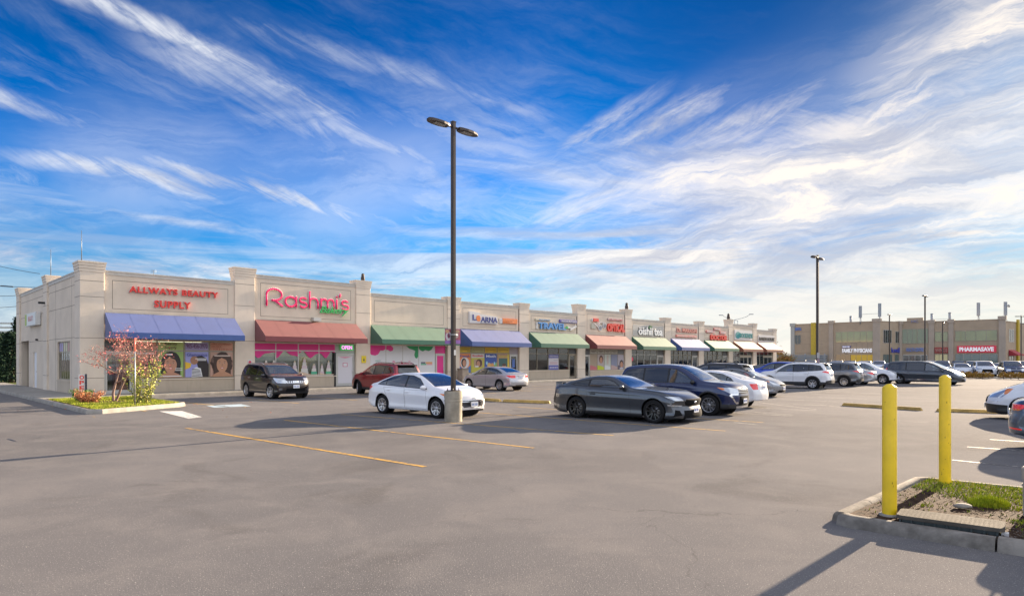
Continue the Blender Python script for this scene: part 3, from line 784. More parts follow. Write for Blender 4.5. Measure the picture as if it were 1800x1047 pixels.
# dark grey fastback coupe
_xf = 1.36 + .93; _xr = -(1.36 + 1.13)
COUPE = dict(W=1.92, H=1.38, wb=2.72, fo=.93, ro=1.13, r=.345, tum=.50, gc=.15, gap=.045, cf=.46, cr=.30, shoulder=.95,
    paint=paint('gunmetal', (0.070, 0.078, 0.092), .75, .30),
    top=[(_xr, .96), (_xr + .06, 1.03), (-2.30, 1.05), (-1.95, 1.085), (-1.55, 1.20), (-1.15, 1.30), (-.75, 1.368), (-.45, 1.375), (-.2, 1.345), (.12, 1.225), (.42, 1.085), (.62, 1.018), (1.0, .992), (1.5, .945), (1.95, .85), (2.2, .76), (_xf, .70)],
    belt=[(_xr, .92), (-2.1, 1.0), (-1.4, 1.03), (-.6, .975), (.3, .945), (.9, .92), (1.4, .89), (1.9, .79), (_xf, .62)],
    nose=[(0.1, 0.06), (0.25, 0.0), (0.4, 0.03), (0.5, 0.08), (0.68, 0.03), (0.8, 0.08), (1.0, .2)],
    dlo=[(.34, .985), (-.05, 1.20), (-.35, 1.275), (-.8, 1.275), (-1.22, 1.19), (-1.60, 1.075), (-1.40, 1.04), (-.4, 1.0)],
    panes=[(-.86, 1.0, GL_BLUE), (-2, -.93, GL_DARK)], screen=(.64, .76, -.20, .55), rear_xy=(-1.08, .46, -1.93, .60), cabin=(-1.2, .6), seats=(-.35, -1.05),
    doors=[(-.85, .62, .22, -.98, .55)], handles=[(-.72, .80)], fplate=.40, rplate=.55, wheel='black', rim_mat=M_BLKALLOY, rim_r=.25,
    handle_mat=M_TRIM, mirror_mat=M_ALLOY if False else paint('gunmetal', (0.070, 0.078, 0.092), .75, .30),
    cuts=[('grille', M_GRILLE, 'yz', [(-.50, .55), (-.36, .50), (.36, .50), (.50, .55), (.56, .63), (.50, .72), (-.50, .72), (-.56, .63)], {'xmin': 1.7, 'both': False}),
          ('headlight', M_LAMP, 'xz', [(1.70, .80), (2.00, .68), (2.5, .64), (2.5, .73), (2.0, .79)], {'ymin': .60}),
          ('lower_intake', M_GRILLE, 'yz', [(-.62, .16), (.62, .16), (.58, .40), (-.58, .40)], {'xmin': 1.6, 'both': False}),
          ('side_intake', M_GRILLE, 'yz', [(.66, .26), (.86, .22), (.80, .42), (.70, .40)], {'xmin': 1.6}),
          ('side_marker', M_LAMP, 'xz', [(1.80, .535), (2.12, .515), (2.12, .545), (1.80, .565)], {'ymin': .6}),
          ('side_stripe', M_TRIM, 'xz', [(-.95, .835), (.95, .79), (.95, .80), (-.75, .865)], {'ymin': .5}),
          ('sill', M_TRIM, 'xz', [(-1.0, .10), (1.0, .10), (1.0, .25), (-1.0, .27)], {'ymin': .5}),
          ('tail_panel', M_GRILLE, 'yz', [(-.76, .66), (.76, .66), (.78, .86), (-.78, .86)], {'xmax': -2.2, 'both': False}),
          ('taillight', M_RED, 'yz', [(.46, .68), (.74, .68), (.74, .84), (.46, .84)], {'xmax': -2.2, 'src': ('tail_panel',)}),
          ('side_flare', M_TRIM, 'xz', [(_xr, .62), (_xr + .30, .54), (_xr + .32, .78), (_xr, .86)], {'ymin': .7})],
    bits=[('emblem', M_CHROME, 1, 0, .62, .16, .07, .02, 'disc')], extra=[spoiler_pedestal])
# navy seven-seat suv with chrome nose
NAVY = suv(paint=paint('navy', (0.006, 0.016, 0.075), .15, .28), W=1.82, clad=.05, wheel='five_twin', cf=.30,
    top=[(-2.32, 1.02), (-2.27, 1.12), (-2.17, 1.24), (-2.02, 1.50), (-1.92, 1.60), (-1.6, 1.66), (-1.0, 1.70), (-0.4, 1.71), (0.05, 1.68), (0.35, 1.58), (0.75, 1.37), (1.12, 1.16), (1.35, 1.13), (1.8, 1.10), (2.05, 1.04), (2.18, .98), (2.24, 0.90)],
    dlo=[(0.90, 1.06), (0.42, 1.40), (0.10, 1.55), (-0.5, 1.59), (-1.3, 1.57), (-1.78, 1.49), (-2.05, 1.22), (-1.6, 1.12), (-0.5, 1.06)],
    panes=[(-0.10, 1.2, GL_TINT), (-1.05, -0.18, GL_DARK), (-2.2, -1.12, GL_DARK)], mirror_mat=M_TRIM,
    cuts=[('headlight', M_LAMP, 'xz', [(1.62, .95), (2.05, .76), (2.5, .72), (2.5, .83), (2.0, .95)], {'ymin': .42}),
          ('side_marker', M_AMBER, 'xz', [(1.62, .95), (1.80, .87), (1.88, .87), (1.82, .93)], {'ymin': .46, 'src': ('headlight',)}),
          ('grille', M_GRILLE, 'yz', [(-.42, .74), (.42, .74), (.42, .88), (-.42, .88)], {'xmin': 1.8, 'both': False}),
          ('grille_bar', M_CHROME, 'yz', [(-.42, .775), (.42, .775), (.42, .795), (-.42, .795)], {'xmin': 1.8, 'both': False, 'src': ('grille',)}),
          ('grille_bar', M_CHROME, 'yz', [(-.42, .835), (.42, .835), (.42, .855), (-.42, .855)], {'xmin': 1.8, 'both': False, 'src': ('grille',)}),
          ('lower_grille', M_GRILLE, 'yz', [(-.44, .36), (.44, .36), (.40, .66), (-.40, .66)], {'xmin': 1.8, 'both': False}),
          ('chrome_shield', M_CHROME, 'yz', [(.44, .70), (.78, .70), (.76, .75), (.44, .745)], {'xmin': 1.5}),
          ('chrome_shield', M_CHROME, 'yz', [(.56, .44), (.63, .46), (.81, .70), (.74, .71)], {'xmin': 1.5}),
          ('chrome_shield', M_CHROME, 'yz', [(.44, .42), (.56, .40), (.61, .47), (.46, .47)], {'xmin': 1.5}),
          ('skid_plate', M_ALLOY, 'yz', [(-.50, .26), (.50, .26), (.54, .33), (-.54, .33)], {'xmin': 1.6, 'both': False}),
          ('taillight', M_RED, 'xz', [(-2.5, .98), (-2.16, .98), (-1.95, 1.12), (-2.5, 1.12)], {'ymin': .45})],
    bits=[('emblem', M_CHROME, 1, 0, .92, .10, .08, .02, 'disc')], handles=[(-0.0, 0.95), (-0.92, 0.97)], fplate=.50)
# dark brown-black crossover, chrome mesh grille
DARKSUV = suv(paint=paint('dark_brown', (0.022, 0.018, 0.020), .5, .3), clad=0, gap=.05, H=1.66, W=1.80, cf=.42, wheel='five_twin', rim_r=.25, r=.345,
    cuts=[('headlight', M_LAMP, 'xz', [(1.58, 1.0), (1.90, .78), (2.5, .72), (2.5, .90), (2.0, .99)], {'ymin': .46}),
          ('grille', M_CHROME, 'yz', [(-.44, .76), (.44, .76), (.48, .88), (-.48, .88)], {'xmin': 1.7, 'both': False}),
          ('grille_mesh', M_GRILLE, 'yz', [(.15, .775), (.21, .775), (.21, .815), (.15, .815)], {'xmin': 1.7, 'src': ('grille',)}),
          ('grille_mesh', M_GRILLE, 'yz', [(.24, .775), (.31, .775), (.31, .815), (.24, .815)], {'xmin': 1.7, 'src': ('grille',)}),
          ('grille_mesh', M_GRILLE, 'yz', [(.34, .775), (.41, .775), (.41, .815), (.34, .815)], {'xmin': 1.7, 'src': ('grille',)}),
          ('grille_mesh', M_GRILLE, 'yz', [(.15, .83), (.21, .83), (.21, .868), (.15, .868)], {'xmin': 1.7, 'src': ('grille',)}),
          ('grille_mesh', M_GRILLE, 'yz', [(.24, .83), (.31, .83), (.31, .868), (.24, .868)], {'xmin': 1.7, 'src': ('grille',)}),
          ('grille_mesh', M_GRILLE, 'yz', [(.34, .83), (.41, .83), (.41, .868), (.34, .868)], {'xmin': 1.7, 'src': ('grille',)}),
          ('lower_intake', M_GRILLE, 'yz', [(-.50, .36), (.50, .36), (.44, .52), (-.44, .52)], {'xmin': 1.7, 'both': False}),
          ('fog_light', M_LAMPD, 'yz', [(.62, .42), (.74, .42), (.74, .52), (.62, .54)], {'xmin': 1.5}),
          ('front_lip', M_TRIM, 'xz', [(1.75, .1), (2.5, .1), (2.5, .33), (1.75, .33)], {'ymin': .0}),
          ('sill_chrome', M_CHROME, 'xz', [(-.92, .37), (.92, .37), (.92, .39), (-.92, .39)], {'ymin': .5}),
          ('taillight', M_RED, 'xz', [(-2.5, 1.0), (-2.16, 1.0), (-2.02, 1.20), (-2.5, 1.30)], {'ymin': .55})],
    bits=[('emblem', M_CHROME, 1, 0, .825, .15, .12, .02, 'ring')], rails=(-1.7, .1, M_ALLOY), handle_mat=M_CHROME, fplate=.60, steer=0.15)
# red crossover
REDSUV = suv(paint=paint('wine_red', (0.24, 0.004, 0.014), .35, .28), wheel='five_twin', extra=[roof_spoiler, fin], finx=-1.5, spblack=True,
    cuts=[('headlight', M_LAMP, 'xz', [(1.65, .95), (2.0, .76), (2.5, .72), (2.5, .86), (2.0, .95)], {'ymin': .46}),
          ('grille', M_GRILLE, 'yz', [(-.44, .60), (.44, .60), (.44, .84), (-.44, .84)], {'xmin': 1.7, 'both': False}),
          ('taillight', M_RED, 'xz', [(-2.5, .95), (-2.20, .95), (-1.92, 1.10), (-2.05, 1.15), (-2.5, 1.12)], {'ymin': .42}),
          ('rear_bumper', M_CLAD, 'xz', [(-2.5, .1), (-2.0, .1), (-2.0, .50), (-2.5, .58)], {'ymin': .0})], rails=(-1.75, .1, M_TRIM), steer=-0.42)
# silver saloon, red wrap-round tail lamps
SILVER = sedan(paint=paint('silver', (0.46, 0.46, 0.48), .55, .3), H=1.455, wheel='five_twin',
    cuts=[('headlight', M_LAMP, 'xz', [(1.60, .80), (2.0, .62), (2.4, .58), (2.4, .70), (1.95, .79)], {'ymin': .46}),
          ('grille', M_GRILLE, 'yz', [(-.5, .30), (.5, .30), (.44, .52), (-.44, .52)], {'xmin': 1.7, 'both': False}),
          ('taillight', M_RED, 'xz', [(-2.6, .76), (-2.20, .77), (-1.86, .93), (-2.6, .94)], {'ymin': .42}),
          ('rear_valance', M_GRILLE, 'yz', [(-.52, .1), (.52, .1), (.44, .36), (-.44, .36)], {'xmax': -2.0, 'both': False}),
          ('trunk_gap', M_TRIM, 'yz', [(-.45, .895), (.45, .895), (.45, .91), (-.45, .91)], {'xmax': -2.1, 'both': False})],
    rplate=.80, bits=[('trunk_trim', M_CHROME, -1, 0, .90, .62, .03, .02, 'box')])
# white saloon seen from behind
WHITE2 = sedan(paint=paint('white_b', (0.72, 0.73, 0.76)), H=1.44, wheel='ten', W=1.76,
    dlo=[(1.0, 0.90), (0.50, 1.23), (0.10, 1.335), (-0.45, 1.36), (-0.95, 1.30), (-1.30, 1.16), (-1.44, 1.02), (-1.36, 0.97), (-0.5, 0.94)],
    cuts=[('headlight', M_LAMP, 'xz', [(1.62, .80), (2.0, .62), (2.4, .58), (2.4, .70), (1.95, .79)], {'ymin': .46}),
          ('grille', M_GRILLE, 'yz', [(-.4, .60), (.4, .60), (.4, .66), (-.4, .66)], {'xmin': 1.7, 'both': False}),
          ('taillight', M_RED, 'xz', [(-2.6, .72), (-2.16, .72), (-2.02, .94), (-2.6, .96)], {'ymin': .52})],
    rplate=.80, bits=[('emblem', M_CHROME, -1, 0, .92, .09, .08, .015, 'ring'), ('exhaust', M_CHROME, -1, .55, .26, .06, .05, .10, 'disc')])
# grey saloon facing the aisle (short steep bonnet)
GREYSED = sedan(paint=paint('silver_grey', (0.24, 0.255, 0.28), .6, .3), wheel='five', W=1.76,
    top=[(-2.35, .93), (-2.29, 1.0), (-2.0, 1.05), (-1.65, 1.12), (-1.3, 1.25), (-.9, 1.37), (-.5, 1.43), (-.15, 1.44), (.25, 1.40), (.6, 1.28), (1.0, 1.10), (1.32, .98), (1.5, .925), (1.85, .83), (2.08, .73), (2.21, .64)],
    dlo=[(1.12, 0.90), (0.55, 1.23), (0.15, 1.335), (-0.45, 1.36), (-0.95, 1.30), (-1.30, 1.16), (-1.44, 1.02), (-1.36, 0.97), (-0.5, 0.94)], screen=(1.32, .70, .32, .56),
    cuts=[('headlight', M_LAMP, 'xz', [(1.58, .83), (1.98, .62), (2.4, .58), (2.4, .70), (1.95, .80)], {'ymin': .44}),
          ('side_marker', M_AMBER, 'xz', [(1.60, .82), (1.72, .74), (1.80, .74), (1.72, .81)], {'ymin': .46, 'src': ('headlight',)}),
          ('grille', M_GRILLE, 'yz', [(-.4, .56), (.4, .56), (.42, .64), (-.42, .64)], {'xmin': 1.7, 'both': False}),
          ('lower_intake', M_GRILLE, 'yz', [(-.6, .24), (.6, .24), (.5, .36), (-.5, .36)], {'xmin': 1.6, 'both': False}),
          ('taillight', M_RED, 'xz', [(-2.6, .72), (-2.16, .72), (-2.02, .94), (-2.6, .96)], {'ymin': .52})], fplate=.44)
BLACKSUV = suv(paint=paint('black', (0.010, 0.010, 0.012), .4, .3), extra=[roof_spoiler], rails=(-1.7, .1, M_TRIM), rear_glass=GL_TINT,
    cuts=[('taillight', M_RED, 'xz', [(-2.5, 1.0), (-2.20, 1.0), (-2.02, 1.18), (-2.5, 1.24)], {'ymin': .56}),
          ('headlight', M_LAMP, 'xz', [(1.65, .95), (2.0, .76), (2.5, .72), (2.5, .86), (2.0, .95)], {'ymin': .46})])
WHITESUV = suv(paint=paint('white_c', (0.74, 0.75, 0.77)), extra=[roof_spoiler], spblack=True, rails=(-1.7, .1, M_TRIM), clad=.075, sill=.46, wheel='five_twin',
    cuts=[('taillight', M_RED, 'xz', [(-2.5, 1.02), (-2.2, 1.0), (-1.88, 1.09), (-2.02, 1.14), (-2.5, 1.14)], {'ymin': .45}),
          ('rear_bumper', M_CLAD, 'xz', [(-2.5, .1), (-2.1, .1), (-2.1, .52), (-2.5, .62)], {'ymin': .0}),
          ('headlight', M_LAMP, 'xz', [(1.65, .95), (2.0, .80), (2.5, .76), (2.5, .88), (2.0, .95)], {'ymin': .46}),
          ('grille', M_GRILLE, 'yz', [(-.5, .50), (.5, .50), (.44, .84), (-.44, .84)], {'xmin': 1.7, 'both': False})])
GREYSUV = suv(paint=paint('steel_grey', (0.13, 0.145, 0.17), .6, .3), extra=[roof_spoiler], spblack=True, wheel='ten', clad=.06,
    cuts=[('taillight', M_RED, 'xz', [(-2.5, .98), (-2.2, .98), (-1.86, 1.08), (-2.5, 1.12)], {'ymin': .45}),
          ('rear_bumper', M_CLAD, 'xz', [(-2.5, .1), (-2.1, .1), (-2.1, .50), (-2.5, .56)], {'ymin': .0}),
          ('headlight', M_LAMP, 'xz', [(1.65, .95), (2.0, .80), (2.5, .76), (2.5, .88), (2.0, .95)], {'ymin': .46})])
WHITECUV = suv(paint=paint('white_d', (0.70, 0.72, 0.76)), clad=.03, sill=.33, panes=[(-0.14, 1.2, GL_TINT), (-1.08, -0.22, GL_TINT), (-2.2, -1.14, GL_DARK)], wheel='five',
    top=[(-2.32, 1.02), (-2.27, 1.12), (-2.15, 1.28), (-1.95, 1.47), (-1.75, 1.56), (-1.4, 1.63), (-1.0, 1.67), (-0.4, 1.69), (0.05, 1.655), (0.35, 1.57), (0.75, 1.36), (1.12, 1.17), (1.35, 1.11), (1.8, 1.02), (2.1, 0.90), (2.24, 0.78)],
    rear_yz=[(-0.60, 1.18), (0.60, 1.18), (0.52, 1.50), (-0.52, 1.50)],
    dlo=[(0.92, 1.06), (0.42, 1.40), (0.10, 1.545), (-0.5, 1.58), (-1.2, 1.54), (-1.66, 1.42), (-1.92, 1.22), (-1.6, 1.12), (-0.5, 1.06)],
    cuts=[('taillight', M_RED, 'xz', [(-2.5, .98), (-2.2, .98), (-1.98, 1.22), (-2.5, 1.22)], {'ymin': .50}),
          ('headlight', M_LAMP, 'xz', [(1.60, .96), (2.0, .78), (2.5, .74), (2.5, .86), (2.0, .95)], {'ymin': .46}),
          ('grille', M_GRILLE, 'yz', [(-.5, .46), (.5, .46), (.42, .84), (-.42, .84)], {'xmin': 1.7, 'both': False})])
BLUESUV = suv(paint=paint('bright_blue', (0.01, 0.06, 0.42), .5, .3), clad=.05,
    cuts=[('taillight', M_RED, 'xz', [(-2.5, .98), (-2.2, .98), (-1.98, 1.14), (-2.5, 1.14)], {'ymin': .50}),
          ('headlight', M_LAMP, 'xz', [(1.65, .95), (2.0, .80), (2.5, .76), (2.5, .88), (2.0, .95)], {'ymin': .46})])
# minivan
VAN = dict(W=1.97, H=1.75, wb=3.0, fo=1.0, ro=1.12, r=.335, tum=.24, gc=.18, cf=.46, cr=.20,
    paint=paint('slate', (0.045, 0.055, 0.07), .5, .3),
    top=[(-2.62, 1.0), (-2.57, 1.12), (-2.47, 1.35), (-2.35, 1.60), (-2.2, 1.68), (-1.7, 1.73), (-1.0, 1.75), (-.3, 1.75), (.25, 1.70), (.6, 1.60), (1.0, 1.42), (1.4, 1.21), (1.65, 1.11), (1.95, 1.0), (2.25, .87), (2.42, .78), (2.50, .68)],
    belt=[(-2.62, .95), (-2.3, 1.06), (-1, 1.04), (.3, 1.0), (1.0, .96), (1.5, .92), (2.1, .80), (2.50, .60)],
    tail=[(0.1, 0.10), (0.35, 0.02), (0.6, 0.0), (0.9, 0.03), (1.15, 0.04), (1.7, 0.06)],
    dlo=[(1.38, 1.00), (.85, 1.38), (.45, 1.56), (-.2, 1.63), (-1.6, 1.62), (-2.22, 1.54), (-2.35, 1.12), (-1.6, 1.08), (-.5, 1.03)],
    panes=[(.22, 1.5, GL_TINT), (-1.02, .14, GL_DARK), (-2.6, -1.10, GL_DARK)], screen=(1.62, .78, .42, .66), rear_yz=[(-.72, 1.12), (.72, 1.12), (.64, 1.60), (-.64, 1.60)],
    cabin=(-2.2, 1.3), seats=(.3, -.7), doors=[(.16, 1.32, .24, .15, 1.28), (-1.0, .14, .24, -1.02, .13)], handles=[(.30, .92), (-.86, .94)], fplate=.40, rplate=.80, wheel='five', rim_r=.22,
    cuts=[('headlight', M_LAMP, 'xz', [(1.95, .88), (2.28, .66), (2.7, .62), (2.7, .74), (2.25, .84)], {'ymin': .5}),
          ('grille', M_GRILLE, 'yz', [(-.4, .56), (.4, .56), (.45, .68), (-.45, .68)], {'xmin': 2.0, 'both': False}),
          ('lower_intake', M_GRILLE, 'yz', [(-.6, .24), (.6, .24), (.5, .38), (-.5, .38)], {'xmin': 1.8, 'both': False}),
          ('taillight', M_RED, 'xz', [(-2.8, .95), (-2.40, .95), (-2.36, 1.22), (-2.8, 1.22)], {'ymin': .66})])
# dark blue-grey saloon at the right edge, wide red lamps
EDGESED = sedan(paint=paint('blue_grey', (0.085, 0.115, 0.155), .6, .3), H=1.46, cr=.34,
    cuts=[('taillight', M_RED, 'xz', [(-2.7, .80), (-2.16, .80), (-1.95, .93), (-2.7, .95)], {'ymin': .36}),
          ('turn_light', M_AMBER, 'xz', [(-2.7, .80), (-2.16, .80), (-2.10, .835), (-2.7, .835)], {'ymin': .36, 'src': ('taillight',)}),
          ('reflector', M_RED, 'xz', [(-2.7, .42), (-2.10, .40), (-2.10, .435), (-2.7, .455)], {'ymin': .42}),
          ('rear_valance', M_GRILLE, 'xz', [(-2.7, .1), (-2.0, .1), (-2.0, .25), (-2.7, .36)], {'ymin': .0}),
          ('headlight', M_LAMP, 'xz', [(1.60, .80), (2.0, .62), (2.4, .58), (2.4, .70), (1.95, .79)], {'ymin': .46})], rplate=.72)
# white compact van front at the right edge
EDGEVAN = dict(VAN); EDGEVAN.update(paint=paint('white_e', (0.74, 0.76, 0.80)), cf=.50,
    cuts=[('headlight', M_LAMP, 'xz', [(1.72, .98), (2.05, .70), (2.8, .66), (2.8, .88), (2.2, .97)], {'ymin': .5}),
          ('side_marker', M_AMBER, 'xz', [(1.76, .98), (1.92, .80), (2.0, .80), (1.94, .97)], {'ymin': .5, 'src': ('headlight',)}),
          ('bumper', M_TRIM, 'xz', [(1.9, .1), (2.8, .1), (2.8, .50), (1.9, .46)], {'ymin': .0}),
          ('grille', M_GRILLE, 'yz', [(-.5, .54), (.5, .54), (.45, .74), (-.45, .74)], {'xmin': 2.0, 'both': False}),
          ('taillight', M_RED, 'xz', [(-2.8, .95), (-2.40, .95), (-2.36, 1.22), (-2.8, 1.22)], {'ymin': .66})])
# ---------------- ground ----------------
def ground(px, py, z=0.0):
    """world point at height z seen at a photo position"""
    d = FPX * (CAM_H - z) / (py - HOR); return ((px - 900.0) / FPX * d, d)
def asphalt():
    m = bpy.data.materials.new('asphalt'); m.use_nodes = True; t = NT(m.node_tree); b = t.n['Principled BSDF']
    tcn = t.node('ShaderNodeTexCoord'); P = tcn.outputs['Object']
    big = t.noise(P, 0.10, 4, 0.55); mid = t.noise(P, 0.9, 5, 0.6, 0.4); fine = t.noise(P, 38.0, 5, 0.8); grit = t.noise(P, 75.0, 2, 0.6)
    c = t.mix(t.mr(big, 0.3, 0.7), (0.134, 0.129, 0.131), (0.180, 0.171, 0.170))
    c = t.mix(t.m('MULTIPLY', t.mr(mid, 0.40, 0.75), 0.45), c, (0.24, 0.22, 0.208))
    st = t.noise(P, 0.35, 6, 0.65, 1.0)
    c = t.mix(t.m('MULTIPLY', t.mr(st, 0.52, 0.70), 0.6), c, (0.110, 0.104, 0.103))
    c = t.mix(t.m('MULTIPLY', t.mr(fine, 0.50, 0.75), 0.50), c, (0.080, 0.076, 0.076))
    c = t.mix(t.mr(grit, 0.635, 0.69), c, (0.48, 0.45, 0.42))
    c = t.mix(t.m('MULTIPLY', t.mr(grit, 0.36, 0.30), 0.6), c, (0.045, 0.044, 0.046))
    # sealed cracks
    v = t.node('ShaderNodeTexVoronoi', feature='DISTANCE_TO_EDGE'); v.inputs['Scale'].default_value = 0.085
    wp = t.noise(P, 0.6, 4, 0.6)
    mp = t.node('ShaderNodeVectorMath', operation='ADD'); t.link(P, mp.inputs[0]); t.link(t.comb(t.m('MULTIPLY', wp, 2.2), t.m('MULTIPLY', mid, 1.2), 0.0), mp.inputs[1])
    t.link(mp.outputs[0], v.inputs['Vector'])
    crack = t.m('MULTIPLY', t.mr(v.outputs['Distance'], 0.0016, 0.0003), t.mr(t.noise(P, 0.13, 2, 0.5), 0.44, 0.54))
    c = t.mix(t.m('MULTIPLY', crack, 0.22), c, (0.03, 0.028, 0.028))
    # oil drips and small repairs
    v2 = t.node('ShaderNodeTexVoronoi'); v2.inputs['Scale'].default_value = 0.75; t.link(mp.outputs[0], v2.inputs['Vector'])
    drip = t.m('MULTIPLY', t.mr(t.m('ADD', v2.outputs['Distance'], t.m('MULTIPLY', fine, 0.10)), 0.22, 0.10), t.mr(t.noise(P, 0.3, 2, 0.5), 0.50, 0.62))
    c = t.mix(t.m('MULTIPLY', drip, 0.55), c, (0.060, 0.055, 0.055))
    br = t.node('ShaderNodeTexBrick'); br.inputs['Scale'].default_value = 0.09; br.inputs['Mortar Size'].default_value = 0.0; br.offset = 0.37
    br.inputs['Color1'].default_value = (0, 0, 0, 1); br.inputs['Color2'].default_value = (1, 1, 1, 1); t.link(mp.outputs[0], br.inputs['Vector'])
    c = t.mix(t.m('MULTIPLY', t.mr(br.outputs['Color'], 0.86, 0.88), 0.16), c, (0.115, 0.105, 0.102))
    t.link(c, b.inputs['Base Color'])
    t.link(t.mr(mid, 0.3, 0.7, 0.95, 1.0), b.inputs['Roughness'])
    b.inputs['Specular IOR Level'].default_value = 0.02
    bp = t.node('ShaderNodeBump'); bp.inputs['Strength'].default_value = 0.55; bp.inputs['Distance'].default_value = 0.006
    t.link(t.m('ADD', fine, t.m('MULTIPLY', grit, 0.5)), bp.inputs['Height']); t.link(bp.outputs[0], b.inputs['Normal'])
    return m
bm = bmesh.new()
vs = [bm.verts.new(v) for v in ((-1500, -200, 0), (1500, -200, 0), (1500, 2500, 0), (-1500, 2500, 0))]; bm.faces.new(vs)
g = link_bm('parking_lot', bm, asphalt()); tag(g, kind='structure')

M_CONC = mat('kerb_concrete', (0.30, 0.275, 0.24), 0.85, var=0.18, vscale=2.5, bump=0.4, bscale=50)
M_WALK = mat('walk_concrete', (0.30, 0.28, 0.25), 0.85, var=0.12, vscale=1.2, bump=0.3, bscale=50)
M_YEL = mat('yellow_line_paint', (0.50, 0.29, 0.045), 0.65, var=0.22, vscale=6)
M_WHT = mat('white_line_paint', (0.52, 0.50, 0.47), 0.65, var=0.2, vscale=5)
M_BLU = mat('blue_bay_paint', (0.40, 0.50, 0.56), 0.65, var=0.2, vscale=5)
def worn(base, name, k=0.52):
    """line paint worn through to the asphalt in places"""
    m = bpy.data.materials.new(name); m.use_nodes = True; t = NT(m.node_tree); b = t.n['Principled BSDF']
    tcn = t.node('ShaderNodeTexCoord'); n = t.noise(tcn.outputs['Object'], 9.0, 6, 0.7); n2 = t.noise(tcn.outputs['Object'], 0.5, 2, 0.5)
    f = t.mr(t.m('ADD', n, t.m('MULTIPLY', n2, 0.35)), k, k + 0.16)
    t.link(t.mix(f, base, (0.10, 0.09, 0.085)), b.inputs['Base Color']); b.inputs['Roughness'].default_value = 0.7
    return m
W_YEL = worn((0.52, 0.29, 0.04), 'worn_yellow', 0.66); W_WHT = worn((0.42, 0.39, 0.34), 'worn_white', 0.60); W_YEL2 = worn((0.50, 0.30, 0.06), 'old_yellow', 0.64)
def strip(name, p, q, wd, m, z=0.004):
    p = Vector((p[0], p[1], 0)); q = Vector((q[0], q[1], 0)); d = (q - p).normalized(); n_ = Vector((-d.y, d.x, 0)) * wd / 2
    bm = bmesh.new(); bm.faces.new([bm.verts.new(v + Vector((0, 0, z))) for v in (p - n_, q - n_, q + n_, p + n_)])
    o = link_bm(name, bm, m); tag(o, kind='structure'); return o
E2 = Vector((0.765, -0.644)); N2 = Vector((0.644, 0.765))     # along the stalls, across the stalls
def stall(a, d): return tuple(E2 * a + N2 * d)
# long yellow stall lines
strip('stall_line', ground(327, 752), ground(747, 820), 0.11, W_YEL)
strip('stall_line', ground(500, 738), ground(938, 787), 0.10, W_YEL)
strip('stall_line', ground(600, 728), ground(1078, 765), 0.10, W_YEL2)
for d in (16.3, 19.2, 22.0, 24.9, 27.8, 30.7, 33.6, 36.5, 39.3):
    strip('stall_line', stall(-16.0 + (d - 16) * .0, d), stall(-6.4, d), 0.10, W_YEL2 if d < 20 else W_WHT)
for d in (8.0, 10.9, 13.8, 16.6, 19.5, 22.4, 25.3, 28.2, 31.0, 33.9, 36.8, 39.7, 42.6):       # row in front of the shops
    strip('stall_line', stall(-30.6 + d * 0.09, d + 1.0), stall(-25.6 + d * 0.09, d + 1.0), 0.10, W_YEL2)
for q in (((1673, 808), (1800, 821)), ((1700, 785), (1800, 792)), ((1740, 772), (1800, 776)), ((1340, 708), (1434, 719)), ((1325, 724), (1395, 729)), ((1440, 711), (1480, 716)), ((1290, 742), (1330, 746))):
    strip('stall_line', ground(*q[0]), ground(*q[1]), 0.09, W_WHT)
def poly(name, pts, m, z=0.004):
    bm = bmesh.new(); f = bm.faces.new([bm.verts.new((x, y, z)) for x, y in pts])
    if f.normal.z < 0: f.normal_flip()
    o = link_bm(name, bm, m); tag(o, kind='structure'); return o
poly('stop_bar', [ground(280, 722.5), ground(320, 722), ground(355, 732.5), ground(331, 735.5)], worn((0.62, 0.60, 0.56), 'stop_bar_paint', 0.72))
poly('accessible_bay_mark', [ground(362, 712.6), ground(424, 710), ground(441, 713.5), ground(376, 716)], M_BLU)
# sealed joint across the asphalt left behind by the pole shadow line is real shadow; patched crack at left
for pts in (((18, 771), (28, 775), (60, 774), (92, 769)),):
    pass
# faint tar crack lines in the drive aisle
M_TAR = mat('tar_seal', (0.035, 0.033, 0.034), 0.5)
def crackline(pts, wd):
    for a, b in zip(pts, pts[1:]): strip('sealed_crack', ground(*a), ground(*b), wd, M_TAR, 0.003)
crackline([(14, 771), (27, 775)], 0.05); crackline([(62, 770), (74, 768)], 0.04)
crackline([(1590, 740), (1612, 742), (1632, 741)], 0.05)

# yellow concrete wheel stops
M_STOP = mat('yellow_concrete', (0.44, 0.29, 0.08), 0.75, var=0.25, vscale=5, bump=0.4)
def wheel_stop(p, q, label, group='yellow concrete wheel stops'):
    p = Vector((*p, 0)); q = Vector((*q, 0)); L = (q - p).length; bm = bmesh.new()
    box(bm, -L / 2, -0.09, 0, L / 2, 0.09, 0.12)
    for v in bm.verts:
        if v.co.z > 0.05: v.co.y *= 0.6; v.co.x *= (L - 0.12) / L
    bmesh.ops.bevel(bm, geom=[e for e in bm.edges], offset=0.015, segments=2, affect='EDGES')
    o = link_bm('wheel_stop', bm, M_STOP, None, False, (p + q) / 2, (0, 0, math.atan2((q - p).y, (q - p).x)))
    tag(o, label, 'wheel stop', group); return o
wheel_stop(ground(884, 706), ground(968, 709), 'long yellow concrete wheel stop between the silver saloon and the grey coupe')
wheel_stop(ground(845, 703), ground(880, 706), 'short yellow wheel stop just right of the white saloon bonnet')
wheel_stop(ground(1481, 712.5), ground(1621, 721.5), 'yellow wheel stop crossing behind the nearer yellow bollard')
wheel_stop(ground(1645, 722.5), ground(1775, 727), 'yellow wheel stop between the farther bollard and the cars at right edge')

